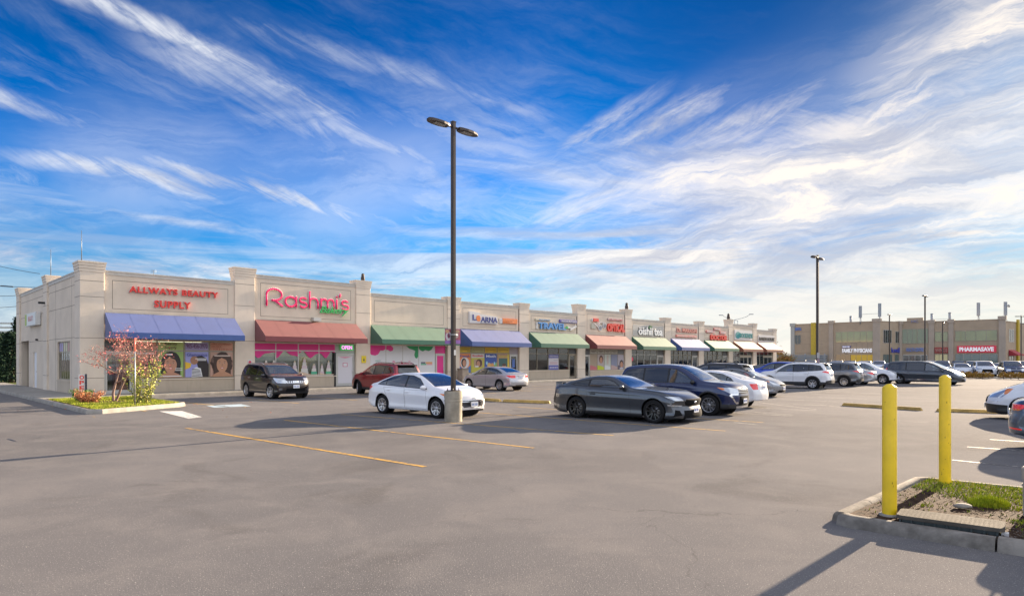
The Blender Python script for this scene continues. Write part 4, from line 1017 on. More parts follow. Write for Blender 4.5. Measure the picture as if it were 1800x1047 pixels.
# ---------------- strip mall ----------------
UX, UY = 0.698, 0.716
MALL_RZ = math.atan2(UY, UX); MX, MY = -20.03, 31.2
mall = empty('strip_mall', (MX, MY, 0), MALL_RZ)
tag(mall, 'long beige single storey shopping plaza with stepped parapets and coloured awnings', 'shopping plaza')
def ws(px):
    t = (px - 900) / FPX; return (-MX + MY * t) / (UX - UY * t)
def wz(px, py): return CAM_H + (HOR - py) * (MY + UY * ws(px)) / FPX
def mall_local(x, y):     # world ground point -> mall frame
    dx_, dy_ = x - MX, y - MY; return (dx_ * UX + dy_ * UY, -dx_ * UY + dy_ * UX)
def mall_world(s, y, z=0.0):
    return Vector((MX + s * UX - y * UY, MY + s * UY + y * UX, z))
def stucco(name, c, grime=0.5):
    m = bpy.data.materials.new(name); m.use_nodes = True; t = NT(m.node_tree); b = t.n['Principled BSDF']
    tcn = t.node('ShaderNodeTexCoord'); P = tcn.outputs['Object']; sp = t.node('ShaderNodeSeparateXYZ'); t.link(P, sp.inputs[0])
    n1 = t.noise(P, 0.8, 5, 0.6); n2 = t.noise(t.comb(t.m('MULTIPLY', sp.outputs[0], 3.0), t.m('MULTIPLY', sp.outputs[1], 3.0), t.m('MULTIPLY', sp.outputs[2], 0.5)), 1.0, 6, 0.65)
    cc = t.mix(t.mr(n1, 0.3, 0.7), tuple(x * 0.93 for x in c), tuple(x * 1.05 for x in c))
    cc = t.mix(t.m('MULTIPLY', t.mr(n2, 0.50, 0.78), 0.30 * grime), cc, tuple(x * 0.60 for x in c))
    t.link(cc, b.inputs['Base Color']); b.inputs['Roughness'].default_value = 0.9
    bp = t.node('ShaderNodeBump'); bp.inputs['Strength'].default_value = 0.35; bp.inputs['Distance'].default_value = 0.004
    t.link(t.noise(P, 70, 3, 0.6), bp.inputs['Height']); t.link(bp.outputs[0], b.inputs['Normal'])
    return m
M_STU = stucco('beige_stucco', (0.66, 0.56, 0.445)); M_STU2 = stucco('base_stucco', (0.50, 0.415, 0.315), 1.3)
M_PIL = stucco('pilaster_stucco', (0.68, 0.585, 0.475), 0.7)
M_JOINT = mat('reveal_joint', (0.20, 0.17, 0.14), 0.9)
M_ALU = mat('brown_aluminium', (0.30, 0.26, 0.20), 0.45, 0.5)
M_ALUW = mat('pale_aluminium', (0.50, 0.49, 0.46), 0.4, 0.5)
M_COP = mat('coping', (0.50, 0.46, 0.40), 0.6, var=0.08)
M_ROOM = mat('shop_interior', (0.16, 0.14, 0.12), 0.9, var=0.4, vscale=0.6)
SHOPGL = glass_mat('shop_glass', (0.82, 0.88, 0.84), 0.06)
PIL = [(-1.04, -.08), (6.26, 7.4), (14.07, 15.15), (21.82, 23.0), (29.51, 30.65), (37.19, 38.35), (44.85, 46.0), (52.43, 53.6), (60.0, 61.2), (67.7, 68.9), (74.94, 76.1), (81.6, 82.8)]
CAP = [6.62, 7.08, 7.04, 6.51, 6.54, 6.92, 6.89, 6.4, 6.34, 6.9, 6.7, 6.2]
ROOF = [6.2, 6.72, 6.22, 6.2, 5.98, 6.5, 5.95, 5.85, 5.9, 6.35, 5.85]
XE = 82.8; DEPTH = 17.7
# walls: fascia per bay + base walls + side wall with real openings + back and roof
bm = bmesh.new()
WT = 0.30
BASES = []
for i in range(11):
    a, b = PIL[i][1], PIL[i + 1][0]; zt = ROOF[i]
    lo = a - (PIL[i][1] - PIL[i][0]) / 2; hi = b + (PIL[i + 1][1] - PIL[i + 1][0]) / 2
    if i == 0: lo = PIL[0][0] + 0.02
    if i == 10: hi = XE - 0.02
    box(bm, lo, 0.0, 2.85, hi, WT, zt)
# front posts behind pilasters so that bays are closed
for i, (a, b) in enumerate(PIL):
    box(bm, a + 0.02, 0.005, 0, b - 0.02, WT, 2.849)
# side wall (x = -1.04): openings are (t0, t1, z0, z1) measured inwards from the front
SO = [(2.3, 5.3, 0.80, 2.80), (11.1, 12.2, 0.15, 2.30), (13.7, 16.4, 0.0, 3.05)]
x0 = PIL[0][0]; prev = WT + 0.001
for (a, b, z0, z1) in SO:
    box(bm, x0, prev, 0, x0 + WT, a, 6.15)
    if z0 > 0: box(bm, x0, a, 0, x0 + WT, b, z0)
    box(bm, x0, a, z1, x0 + WT, b, 6.15); prev = b
box(bm, x0, prev, 0, x0 + WT, DEPTH, 6.15)
box(bm, x0 + WT, DEPTH - WT, 0, XE, DEPTH, 6.1)
box(bm, XE - WT, WT + 0.001, 0, XE - 0.01, DEPTH - WT, 5.9)
box(bm, x0 + WT, WT, 5.0, XE - WT, DEPTH - WT, 5.2)
link_bm('wall', bm, M_STU, mall)
# base walls under the windows
bm = bmesh.new()
# coping on every bay and the side
for i in range(11):
    lo = PIL[i][1] - 0.3; hi = PIL[i + 1][0] + 0.3
    cb = bmesh.new(); z = ROOF[i]
    box(cb, lo, -0.05, z, hi, WT + 0.05, z + 0.06); box(cb, lo, -0.028, z - 0.16, hi, 0.0, z - 0.002)
    link_bm('coping', cb, M_COP, mall)
cb = bmesh.new(); box(cb, x0 - 0.05, 0.9, 6.15, x0 + WT + 0.05, DEPTH, 6.21); box(cb, x0 - 0.028, 0.9, 5.99, x0, DEPTH - .5, 6.148); link_bm('coping', cb, M_COP, mall)
bm.free()
def pilaster(a, b, top, y0, y1, m=M_PIL, side=False):
    bm = bmesh.new()
    box(bm, a, y0, 0, b, y1, top - 0.50)
    for k, (z0, z1, g_) in enumerate(((top - .50, top - .36, .02), (top - .355, top - .22, .04), (top - .215, top - .08, .06), (top - .075, top, .085))):
        box(bm, a - g_, y0 - g_, z0, b + g_, y1 + g_, z1)
        if k: box(bm, a - g_ + .035, y0 - g_ + .035, z0 - .005, b + g_ - .035, y1 + g_ - .035, z0)
    bmesh.ops.bevel(bm, geom=[e for e in bm.edges if abs(e.verts[0].co.z - e.verts[1].co.z) > 1], offset=0.015, segments=1, affect='EDGES')
    p = link_bm('pilaster', bm, m, mall)
    j = bmesh.new()
    for z in (0.95, 2.90, 4.90, top - 0.95):
        if z < top - .6: box(j, a + .01, y0 - 0.003, z, b - .01, y0, z + 0.022); box(j, a - 0.003, y0 + .01, z, a, y1 - .01, z + 0.022)
    link_bm('joint', j, M_JOINT, p)
    return p
for i, (a, b) in enumerate(PIL):
    if i == 0: pilaster(a - 0.06, b, CAP[i], -0.08, 1.0)
    else: pilaster(a, b, CAP[i], -0.08, 0.55)
pilaster(x0 - .09, x0 + .5, 6.62, 7.6, 8.6); pilaster(x0 - .09, x0 + .6, 6.62, DEPTH - 1.1, DEPTH + .05)
# reveal joint lines on the side wall
j = bmesh.new()
for z in (2.95, 4.55, 5.55): box(j, x0 - .004, 1.05, z, x0 - .0005, 7.55, z + .02); box(j, x0 - .004, 8.65, z, x0 - .0005, DEPTH - 1.15, z + .02)
for t_ in (1.9, 5.7): box(j, x0 - .004, t_, 0.1, x0 - .0005, t_ + .02, 5.95)
link_bm('joint', j, M_JOINT, mall)
# side openings: window with bars, white door, dark sheet for the shade in the open goods door
fr = bmesh.new()
a, b, z0, z1 = SO[0]
for t_ in [a + (b - a) * k / 6 for k in range(7)]: box(fr, x0 + .08, t_ - .03, z0, x0 + .13, t_ + .03, z1)
for z in (z0 + .03, z1 - .03, z1 - .55): box(fr, x0 + .085, a, z - .03, x0 + .125, b, z + .03)
wn = link_bm('side_window', fr, M_ALU, mall)
simple_box('pane', x0 + .10, a, z0, x0 + .11, b, z1, SHOPGL, wn)
pb = bmesh.new()
for k, c in enumerate(((.55, .30, .28), (.60, .58, .42), (.42, .36, .60))):
    box(pb, x0 + .09, a + .06 + k * .97, z1 - .50, x0 + .095, a + .96 + k * .97, z1 - .06, mi=k)
link_bm('window_film', pb, [mat('film%d' % k, c, .5) for k, c in enumerate(((.50, .28, .26), (.55, .52, .36), (.36, .30, .52)))], wn)
sb = simple_box('window_sill', x0 - .03, a - .05, z0 - .10, x0 + .08, b + .05, z0 - .002, M_STU2, mall)
simple_box('side_base_panel', x0 - .006, a, .02, x0 - .0008, b, z0 - .102, M_STU2, mall)
d_ = simple_box('side_door', x0 + .06, SO[1][0], .15, x0 + .11, SO[1][1], 2.30, mat('white_door', (.70, .70, .72), .5, var=.05), mall)
simple_box('door_handle', x0 + .02, SO[1][0] + .12, 1.1, x0 + .06, SO[1][0] + .26, 1.16, M_ALU, d_)
simple_box('goods_opening_shade', x0 + .55, SO[2][0], 0, x0 + .60, SO[2][1], 3.05, mat('dark_opening', (.02, .021, .03), .5), mall)  # flat dark sheet stands in for the shade inside the open doorway
jb = bmesh.new(); box(jb, x0 + WT, SO[2][0] - .15, 0, x0 + .7, SO[2][0], 3.1); box(jb, x0 + WT, SO[2][1], 0, x0 + .7, SO[2][1] + .15, 3.1); box(jb, x0 + WT, SO[2][0], 3.05, x0 + .7, SO[2][1], 3.2)
link_bm('goods_door_jamb', jb, M_STU2, mall)
simple_box('wall_lamp', x0 - .40, 8.05, 5.02, x0 - .02, 8.2, 5.14, M_TRIM, mall, 0.02)
simple_box('wall_lamp', x0 - .14, 10.6, 3.0, x0 - .01, 10.75, 3.1, M_TRIM, mall, 0.02)

# fascia panels (raised frame lines) for each bay
FP = [(183, 411)] * 0
for i in range(11):
    a, b = PIL[i][1] + .35, PIL[i + 1][0] - .35; z0, z1 = 4.38, ROOF[i] - .42
    j = bmesh.new(); t_ = .022
    for (p, q, r_, s_) in ((a, z0, b, z0 + t_), (a, z1, b, z1 + t_), (a, z0, a + t_, z1), (b - t_, z0, b, z1 + t_)):
        box(j, p, -0.004, q, r_, -.0005, s_)
    link_bm('fascia_panel', j, M_JOINT, mall)
# dark expansion joints right of some pilasters
for k in (4, 5, 6, 7, 8, 9):
    a = PIL[k][0] - .07; simple_box('downpipe', a, -.02, 2.9, a + .045, -.0005, ROOF[k - 1] - .2, mat('dark_joint', (.07, .055, .05), .8), mall)

# awnings
AW_D = 1.45
def awning(i, a, b, base, label=None, ztop=4.15, zf=3.18, zb=2.90):
    top = mat('awning_%s' % base, AWC[base], .60, spec=.4, sheen=AWS, var=.06, vscale=1.5, bump=.05, bscale=300)
    bm = bmesh.new(); k = ztop
    A = [(-.09, zb), (-.09, ztop), (-AW_D, zf), (-AW_D, zb)]
    L = [bm.verts.new((a, y, z)) for y, z in A]; Rr = [bm.verts.new((b, y, z)) for y, z in A]
    bm.faces.new(L); bm.faces.new(Rr[::-1])
    bm.faces.new((L[1], L[2], Rr[2], Rr[1])); bm.faces.new((L[2], L[3], Rr[3], Rr[2]))
    bm.faces.new((L[0], L[1], Rr[1], Rr[0]))
    bmesh.ops.recalc_face_normals(bm, faces=bm.faces)
    o = link_bm('awning', bm, top, mall)
    v = bmesh.new(); box(v, a - .004, -AW_D - .012, zb - .015, b + .004, -AW_D - .003, zf - .02)
    link_bm('valance', v, mat('valance_%s' % base, tuple(c * .9 * k_ for c, k_ in zip(AWC[base], dict(blue=(.7, 1, 1.1), maroon=(1, .75, .9), green=(.5, 1, .95), brown=(1, .8, .8))[base])), .55, spec=.6, var=.05), o)  # cloth tint deepened here to paint the valance's shade beside the sunlit slope
    sm = bmesh.new(); n_ = 6
    for q in range(1, n_):
        x = a + (b - a) * q / n_
        for (y1_, z1_, y2_, z2_) in ((-.09, ztop, -AW_D, zf),):
            sm.faces.new([sm.verts.new(p) for p in ((x - .012, y1_, z1_ + .004), (x + .012, y1_, z1_ + .004), (x + .012, y2_, z2_ + .004), (x - .012, y2_, z2_ + .004))])
    link_bm('seam', sm, mat('seam_%s' % base, tuple(c * .95 for c in AWC[base]), .6, sheen=AWS), o)
    f = bmesh.new()
    for x in (a + .03, (a + b) / 2, b - .03): cyl(f, (x, -.09, zb + .03), (x, -AW_D + .03, zb + .03), .02, seg=6)
    cyl(f, (a, -AW_D + .03, zb + .03), (b, -AW_D + .03, zb + .03), .02, seg=6); link_bm('awning_frame', f, M_ALUW, o)
    return o
AWS = 0.25
AWC = dict(blue=(.048, .090, .27), maroon=(.18, .040, .045), green=(.042, .135, .090), brown=(.22, .085, .055))
for i, base in enumerate(('blue', 'maroon', 'green', 'blue', 'green', 'maroon', 'green', 'blue', 'green', 'brown', 'brown')):
    a = PIL[i][1] + (.0 if i else .02); b = PIL[i + 1][0] - .02
    awning(i, a, b, base, zb=2.90 if i < 3 else 2.86, ztop=4.17)

# rooms behind the glass: floor, back wall, party walls
bm = bmesh.new()
for i in range(11):
    a, b = PIL[i][1], PIL[i + 1][0]
    box(bm, a - .4, 4.0, .16, b + .4, 4.1, 3.0, mi=i % 3); box(bm, a - .45, WT + .01, .16, a - .4, 4.0, 3.0, mi=i % 3)
    box(bm, a - .4, WT + .01, .10, b + .4, 4.0, .158, mi=3); box(bm, a - .4, WT + .01, 2.9, b + .4, 4.0, 2.95, mi=3)
    rr = random.Random(i)
    if i in (0, 1, 6, 7, 9, 10):
        for k in range(9):
            x = a + .4 + k * .75; h_ = rr.uniform(.8, 2.0)
            box(bm, x, 2.2 + rr.random(), .16, x + rr.uniform(.3, .6), 3.4, .16 + h_, mi=4 + rr.randrange(4))
link_bm('shop_interior', bm, [mat('room0', (.35, .30, .22), .9), mat('room1', (.30, .30, .28), .9), mat('room2', (.22, .20, .17), .9), mat('room3', (.25, .24, .22), .9),
    mat('goods0', (.40, .33, .12), .8), mat('goods1', (.08, .18, .30), .8), mat('goods2', (.42, .12, .10), .8), mat('goods3', (.50, .49, .46), .8)], mall)

for i in range(11):
    a, b = PIL[i][1], PIL[i + 1][0]
    lb = bmesh.new(); box(lb, a + .8, 1.2, 2.86, b - .8, 1.5, 2.89); link_bm('added_ceiling_lamp', lb, mat('added_ceiling_lamp', (.8, .75, .6), .5, emit=(1.0, .86, .62), estr=1.3), mall)  # tea shop has lamps; strips added in every bay to brighten the windows
    lb = bmesh.new(); box(lb, a + .8, 2.7, 2.86, b - .8, 3.0, 2.89); link_bm('added_ceiling_lamp', lb, mat('added_ceiling_lamp'), mall)
# shop windows ----------------------------------------------------------------
def frame_window(a, b, z0, z1, cols, transom=None, m=M_ALU, y=.14, w_=.055, gl=SHOPGL, name='shop_window'):
    """cols: list of mullion positions between a and b"""
    bm = bmesh.new(); xs_ = [a + w_ / 2] + list(cols) + [b - w_ / 2]
    for x in xs_: box(bm, x - w_ / 2, y - .05, z0, x + w_ / 2, y + .05, z1)
    for z in [z0 + w_ / 2, z1 - w_ / 2] + ([transom] if transom else []):
        for p, q in zip(xs_, xs_[1:]): box(bm, p + w_ / 2, y - .048, z - w_ / 2, q - w_ / 2, y + .048, z + w_ / 2)
    o = link_bm(name, bm, m, mall)
    for p, q in zip(xs_, xs_[1:]):
        simple_box('pane', p + w_ / 2, y - .004, z0 + w_, q - w_ / 2, y + .004, z1 - w_, gl, o)
    return o
def base_wall(a, b, z1):
    simple_box('base_wall', a, .02, 0, b, WT - .02, z1 - .062, M_STU2, mall)
    simple_box('window_sill', a - .01, -.03, z1 - .06, b + .01, WT - .02, z1 - .002, M_STU, mall)
class Art:
    """flat printed artwork: layered outlines, each layer 2 mm proud of the one below"""
    def __init__(s, x0, z0, x1, z1, y=.088): s.x0, s.z0, s.w, s.h, s.y = x0, z0, x1 - x0, z1 - z0, y; s.bm = bmesh.new(); s.m = []; s.k = 0
    def shape(s, pts, col, rough=.45, emit=None):
        nm = 'print_%d_%d_%d' % tuple(int(c * 255) for c in col) + ('e' if emit else '')
        m_ = mat(nm, col, rough, emit=emit)
        if m_ not in s.m: s.m.append(m_)
        s.k += 1; y = s.y - .002 * s.k
        vs_ = [s.bm.verts.new((s.x0 + min(max(u, 0), 1) * s.w, y, s.z0 + min(max(v, 0), 1) * s.h)) for u, v in pts]
        try: f = s.bm.faces.new(vs_)
        except ValueError: return
        f.normal_update()
        if f.normal.y > 0: f.normal_flip()
        f.material_index = s.m.index(m_)
    def rect(s, a, b, c, d, col, **k): s.shape([(a, b), (c, b), (c, d), (a, d)], col, **k)
    def ell(s, cx_, cy_, rx, ry, col, n=18, a0=0, a1=2 * math.pi):
        s.shape([(cx_ + rx * math.cos(a0 + (a1 - a0) * i / n), cy_ + ry * math.sin(a0 + (a1 - a0) * i / n)) for i in range(n + (a1 - a0 < 6))], col)
    def done(s, name, parent, label=None):
        o = link_bm(name, s.bm, s.m, parent)
        if label: o['label'] = label
        return o
SK = (.48, .24, .15); SK2 = (.38, .19, .11); HAIR = (.025, .018, .018); HAIR2 = (.10, .05, .035)
def portrait(A, bg, skin=SK, hair=HAIR, cx_=.5, cy_=.52, sc=1.0, curly=False, top=(.3, .3, .3), seed=1):
    A.rect(0, 0, 1, 1, bg)
    rr = random.Random(seed)
    if curly:
        for k in range(26):
            a = k * .6; A.ell(cx_ + .30 * sc * math.cos(a) * rr.uniform(.8, 1.1), cy_ + .02 + .34 * sc * math.sin(a) * rr.uniform(.7, 1.05), .15 * sc, .12 * sc, hair if k % 3 else tuple(c * 2.2 + .02 for c in hair), 10)
    A.ell(cx_ + .02, cy_ + .03, .36 * sc, .44 * sc, hair)
    A.shape([(cx_ - .34 * sc, 0), (cx_ + .36 * sc, 0), (cx_ + .36 * sc, cy_), (cx_ - .34 * sc, cy_)], hair)
    A.shape([(cx_ - .46 * sc, 0), (cx_ + .46 * sc, 0), (cx_ + .30 * sc, .12), (cx_ + .12 * sc, .20), (cx_ + .11 * sc, cy_ - .15), (cx_ - .11 * sc, cy_ - .15), (cx_ - .12 * sc, .20), (cx_ - .30 * sc, .12)], skin)
    A.ell(cx_, cy_, .225 * sc, .31 * sc, tuple(c * 1.12 for c in skin))
    A.shape([(cx_ - .24 * sc, cy_ + .05), (cx_ - .20 * sc, cy_ + .26 * sc), (cx_, cy_ + .35 * sc), (cx_ + .22 * sc, cy_ + .24 * sc), (cx_ + .25 * sc, cy_), (cx_ + .16 * sc, cy_ + .17 * sc), (cx_ - .02, cy_ + .24 * sc), (cx_ - .17 * sc, cy_ + .17 * sc)], hair)
    for s_ in (-1, 1):
        A.ell(cx_ + s_ * .095 * sc, cy_ + .05 * sc, .040 * sc, .013 * sc, (.50, .42, .38), 10); A.ell(cx_ + s_ * .095 * sc, cy_ + .05 * sc, .018 * sc, .013 * sc, (.03, .02, .02), 8)
        A.shape([(cx_ + s_ * .05 * sc, cy_ + .095 * sc), (cx_ + s_ * .15 * sc, cy_ + .10 * sc), (cx_ + s_ * .10 * sc, cy_ + .12 * sc)], (.05, .03, .02))
    A.shape([(cx_ - .03 * sc, cy_ - .06 * sc), (cx_ + .03 * sc, cy_ - .06 * sc), (cx_ + .008, cy_ + .04 * sc)], tuple(c * .8 for c in skin))
    A.ell(cx_, cy_ - .14 * sc, .075 * sc, .03 * sc, (.45, .10, .09), 12); A.ell(cx_, cy_ - .137 * sc, .055 * sc, .011 * sc, (.85, .80, .76), 10)
def fit_text(name, s, a, b, z0, z1, m, parent, y=-.06, ext=.03, bold=.0, shear=0., align=None, spacing=1.0):
    """lettering whose outline fills the given rectangle on the wall plane"""
    o = text_obj(name, s, 1.0, m, parent, (0, 0, 0), (R(90), 0, 0), ext, bold, 'LEFT', 1.0, spacing, 0, shear)
    co = [v.co for v in o.data.vertices]; x_0 = min(c.x for c in co); x_1 = max(c.x for c in co); y_0 = min(c.y for c in co); y_1 = max(c.y for c in co)
    kx, ky = (b - a) / (x_1 - x_0), (z1 - z0) / (y_1 - y_0)
    for v in o.data.vertices: v.co.x = (v.co.x - x_0) * kx; v.co.y = (v.co.y - y_0) * ky
    o.location = (a, y, z0); return o
def shop_door(a, b, m, gl=SHOPGL, parent=None, zt=2.28, solid=None):
    bm = bmesh.new(); y = .12; w_ = .07
    box(bm, a, y - .05, .15, a + w_, y + .05, zt); box(bm, b - w_, y - .05, .15, b, y + .05, zt); box(bm, a + w_, y - .049, zt - w_, b - w_, y + .049, zt)
    box(bm, a + w_ + .01, y - .03, .16, a + w_ + .09, y + .03, zt - w_ - .01); box(bm, b - w_ - .09, y - .03, .16, b - w_ - .01, y + .03, zt - w_ - .01)
    box(bm, a + w_ + .09, y - .029, .16, b - w_ - .09, y + .029, .34); box(bm, a + w_ + .09, y - .029, zt - w_ - .10, b - w_ - .09, y + .029, zt - w_ - .01)
    d = link_bm('shop_door', bm, m, mall)
    simple_box('pane', a + w_ + .09, y - .004, .34, b - w_ - .09, y + .004, zt - w_ - .10, solid or gl, d)
    h_ = bmesh.new(); cyl(h_, (b - w_ - .12, y - .08, .95), (b - w_ - .12, y - .08, 1.3), .014, seg=8); link_bm('door_handle', h_, M_CHROME, d)
    return d
ZW1 = 2.86
def bay(i): return PIL[i][1], PIL[i + 1][0]
# --- bay 1 : beauty shop, door at the left, four poster windows
a, b = bay(0); D1 = a + 1.30
shop_door(a, D1, M_ALUW)
simple_box('transom_panel', a, .10, 2.28, D1, .16, ZW1, mat('dark_film', (.07, .075, .08), .3), mall)
simple_box('door_threshold', a, .02, .12, D1, .28, .15, M_CONC, mall)
cols = [ws(277.5), ws(325), ws(369)]
z0 = .86; zt = 2.32
w1 = frame_window(D1, b, z0, ZW1, cols, zt); base_wall(D1, b, z0)
xs_ = [D1] + cols + [b]; tops = ((.60, .27, .17), (.42, .52, .16), (.36, .30, .50), (.58, .28, .18)); g_ = .05
for k in range(4):
    A = Art(xs_[k] + g_, zt + g_ * .7, xs_[k + 1] - g_, ZW1 - .07); A.rect(0, 0, 1, 1, tops[k])
    A.done('header_poster', w1)
A = Art(xs_[0] + g_, z0 + .06, xs_[1] - g_, zt - .04); A.rect(0, 0, 1, 1, (.60, .30, .22))
A.ell(.22, .45, .26, .40, HAIR2); A.ell(.24, .42, .15, .25, SK); A.rect(.55, .0, 1.0, .60, (.03, .035, .07)); A.ell(.78, .72, .16, .24, HAIR); A.ell(.80, .68, .10, .16, SK)
A.ell(.55, .22, .22, .30, HAIR); A.ell(.55, .20, .15, .22, SK2); A.rect(.10, .90, .9, .95, (.75, .70, .66)); A.done('poster', w1, 'orange poster with three models and dark clothing')
A = Art(xs_[1] + g_, z0 + .06, xs_[2] - g_, zt - .04); portrait(A, (.30, .46, .13), cx_=.48, cy_=.50, sc=1.12, seed=2); A.rect(.30, .86, .55, .92, (.8, .8, .78)); A.rect(.08, .03, .92, .07, (.75, .72, .68)); A.rect(.66, .33, .95, .36, (.7, .68, .65)); A.rect(.66, .26, .95, .29, (.7, .68, .65))
A.done('poster', w1, 'green poster with a smiling woman, dark bobbed hair')
A = Art(xs_[2] + g_, z0 + .06, xs_[3] - g_, zt - .04); A.rect(0, 0, 1, 1, (.33, .34, .66)); A.shape([(.0, .30), (.22, .38), (.26, .54), (.0, .60)], (.80, .50, .04))
A.shape([(.42, .80), (.70, .86), (.92, .74), (1, .5), (1, 0), (.62, 0), (.55, .35)], HAIR); A.ell(.38, .66, .17, .17, SK2); A.shape([(.26, .0), (.28, .28), (.46, .40), (.66, .34), (.74, 0)], (.80, .80, .80))
for k in range(6): A.shape([(.27 + k * .004, .03 + k * .055), (.72 - k * .02, .0 + k * .055), (.72 - k * .02, .022 + k * .055), (.27 + k * .004, .055 + k * .055)], (.03, .03, .05))
A.rect(.42, .71, .92, .74, (.85, .85, .85)); A.rect(.5, .65, .9, .68, (.85, .85, .85)); A.done('poster', w1, 'blue poster with a woman in a striped top')
A = Art(xs_[3] + g_, z0 + .06, xs_[4] - g_, zt - .04); portrait(A, (.52, .32, .24), skin=(.46, .24, .14), hair=(.06, .03, .02), cy_=.50, sc=1.08, curly=True, seed=5); A.rect(.15, .82, .85, .87, (.62, .50, .42)); A.done('poster', w1, 'brown poster with a woman with long curly hair')
MD = lambda n, c: mat('letters_' + n, c, .5)
fit_text('lettering', 'Beauty\nSupply', xs_[1] + .35, xs_[2] - .35, zt + .07, ZW1 - .10, MD('brown', (.10, .05, .03)), w1, y=.08, ext=.002, bold=.01)
fit_text('lettering', '905-456-3970', xs_[2] + .10, xs_[3] - .10, zt + .14, ZW1 - .14, MD('plum', (.16, .05, .15)), w1, y=.08, ext=.002, bold=.015)
fit_text('lettering', 'AFRICAN MEDLEY\nON SALE\n1 FOR $ 2.00 EACH', xs_[3] + .10, xs_[4] - .10, zt + .05, ZW1 - .10, MD('rust', (.35, .08, .04)), w1, y=.08, ext=.002)
fit_text('lettering', 'Allways', xs_[0] + .30, xs_[1] - .30, zt + .14, ZW1 - .16, MD('rust', (.35, .08, .04)), w1, y=.08, ext=.002)
fit_text('lettering', 'Glamorous', xs_[2] + .12, xs_[3] - .12, zt - .28, zt - .12, MD('navy', (.04, .06, .28)), w1, y=.055, ext=.002)
# --- bay 2 : bakery, pink film, cake pictures, door at the right
a, b = bay(1); D0 = b - 1.40
cols = [ws(486), ws(525.5), ws(562)]; z0 = .85; zt = 2.40
w2 = frame_window(a, D0 - .02, z0, ZW1, cols, zt, M_ALUW); base_wall(a, D0, z0)
PK = (.72, .03, .24); xs_ = [a] + cols + [D0 - .02]
for k in range(4):
    A = Art(xs_[k] + .03, zt + .03, xs_[k + 1] - .03, ZW1 - .05); A.rect(0, 0, 1, 1, PK); A.done('pink_header', w2)
    A = Art(xs_[k] + .03, z0 + .05, xs_[k + 1] - .03, zt - .03)
    A.shape([(0, 1), (1, 1)] + [(u / 14, .86 - .11 * math.sin(u / 14 * 6.2 + k * 1.9) - .05 * math.sin(u / 14 * 11 + k)) for u in range(14, -1, -1)], PK)
    if k >= 1:
        for (cx_, bw, n_, cc) in ({1: [(.85, .30, 4, (.50, .38, .36))], 2: [(.28, .40, 5, (.55, .54, .50)), (.76, .30, 3, (.08, .40, .24))], 3: [(.16, .26, 3, (.58, .46, .50)), (.58, .36, 4, (.10, .42, .24))]}[k]):
            for t_ in range(n_):
                w_ = bw * (1 - t_ / (n_ + .8)); A.rect(cx_ - w_ / 2, .02 + t_ * .13, cx_ + w_ / 2, .15 + t_ * .13, cc if t_ < 1 else ((.62, .60, .56) if t_ % 2 else (.58, .48, .50)))
            A.ell(cx_, .04 + n_ * .13, bw * .12, .05, (.6, .5, .35))
        A.shape([(0, 0), (1, 0)] + [(u / 10, .03 + .10 * max(0, math.sin(u / 10 * 3.1 + k * .9 - .4))) for u in range(10, -1, -1)], (.62, .46, .34))
    else:
        for cx_ in (.55, .92):
            for t_ in range(3): w_ = .2 - t_ * .05; A.rect(cx_ - w_ / 2, .35 + t_ * .09, cx_ + w_ / 2, .44 + t_ * .09, (.58, .54, .48))
    A.rect(0, .48, 1, .49, (.35, .34, .34))
    A.done('cake_film', w2)
A = Art(xs_[0] + .03, z0 + .35, xs_[2] - .03, z0 + 1.2, y=.165); A.rect(0, 0, 1, 1, (.20, .19, .18)); A.done('window_shelf', w2)
d2 = shop_door(D0 + .02, b, M_ALUW, solid=mat('door_white_film', (.62, .60, .63), .4), zt=2.24)
A = Art(D0 + .22, .5, b - .22, 2.1, y=.112); A.rect(.32, .56, .68, .72, (.55, .10, .20)); A.rect(.36, .58, .64, .70, (.70, .70, .72)); A.shape([(0, .96), (1, .96), (.5, .90)], (.70, .25, .35)); A.done('door_print', d2)
simple_box('transom_panel', D0, .10, 2.24, b, .16, ZW1, mat('pale_film', (.40, .42, .38), .3), mall)
simple_box('door_jamb', D0 - .14, .00, .12, D0 - .02, .25, 2.3, M_TRIM, mall)
# --- bay 3 : white film with pink and green icing, pink door at the right
a, b = bay(2); D0 = ws(766); z0 = .30; zt = 2.30
cols = [ws(679.5), ws(709), ws(737)]
w3 = frame_window(a, D0, z0, ZW1, cols, zt, M_ALUW); xs_ = [a] + cols + [D0]
base_wall(a, D0, z0)
GR = (.02, .30, .10)
for k in range(4):
    A = Art(xs_[k] + .03, z0 + .05, xs_[k + 1] - .03, ZW1 - .05); A.rect(0, 0, 1, 1, (.66, .66, .67))
    if k == 0: A.shape([(0, 1), (1, 1), (1, .90), (.85, .86), (.68, .86), (.55, .76), (.35, .72), (.12, .74), (0, .80)], PK)
    if k == 1: A.shape([(0, 1), (.30, 1), (.44, .93), (.40, .86), (.24, .84), (.10, .88), (0, .88)], PK)
    if k == 2: A.shape([(.2, 1), (1, 1), (1, .70), (.92, .64), (.80, .66), (.74, .74), (.80, .86), (.60, .90), (.42, .92)], GR)
    if k == 3: A.shape([(0, 1), (.92, 1), (.78, .90), (.60, .86), (.40, .89), (.24, .85), (.10, .88), (0, .92)], GR)
    if k == 3: A.rect(.12, .50, .40, .54, (.06, .08, .12)); A.rect(.12, .455, .46, .49, (.05, .35, .18)); A.rect(.42, .50, .84, .54, (.75, .32, .05)); A.rect(.48, .455, .84, .49, (.75, .30, .30)); A.shape([(.25, 0), (1, 0), (1, .20), (.75, .18), (.5, .10)], (.62, .46, .34))
    if k == 0: A.rect(.25, .46, .50, .50, (.18, .12, .12))
    A.done('icing_film', w3)
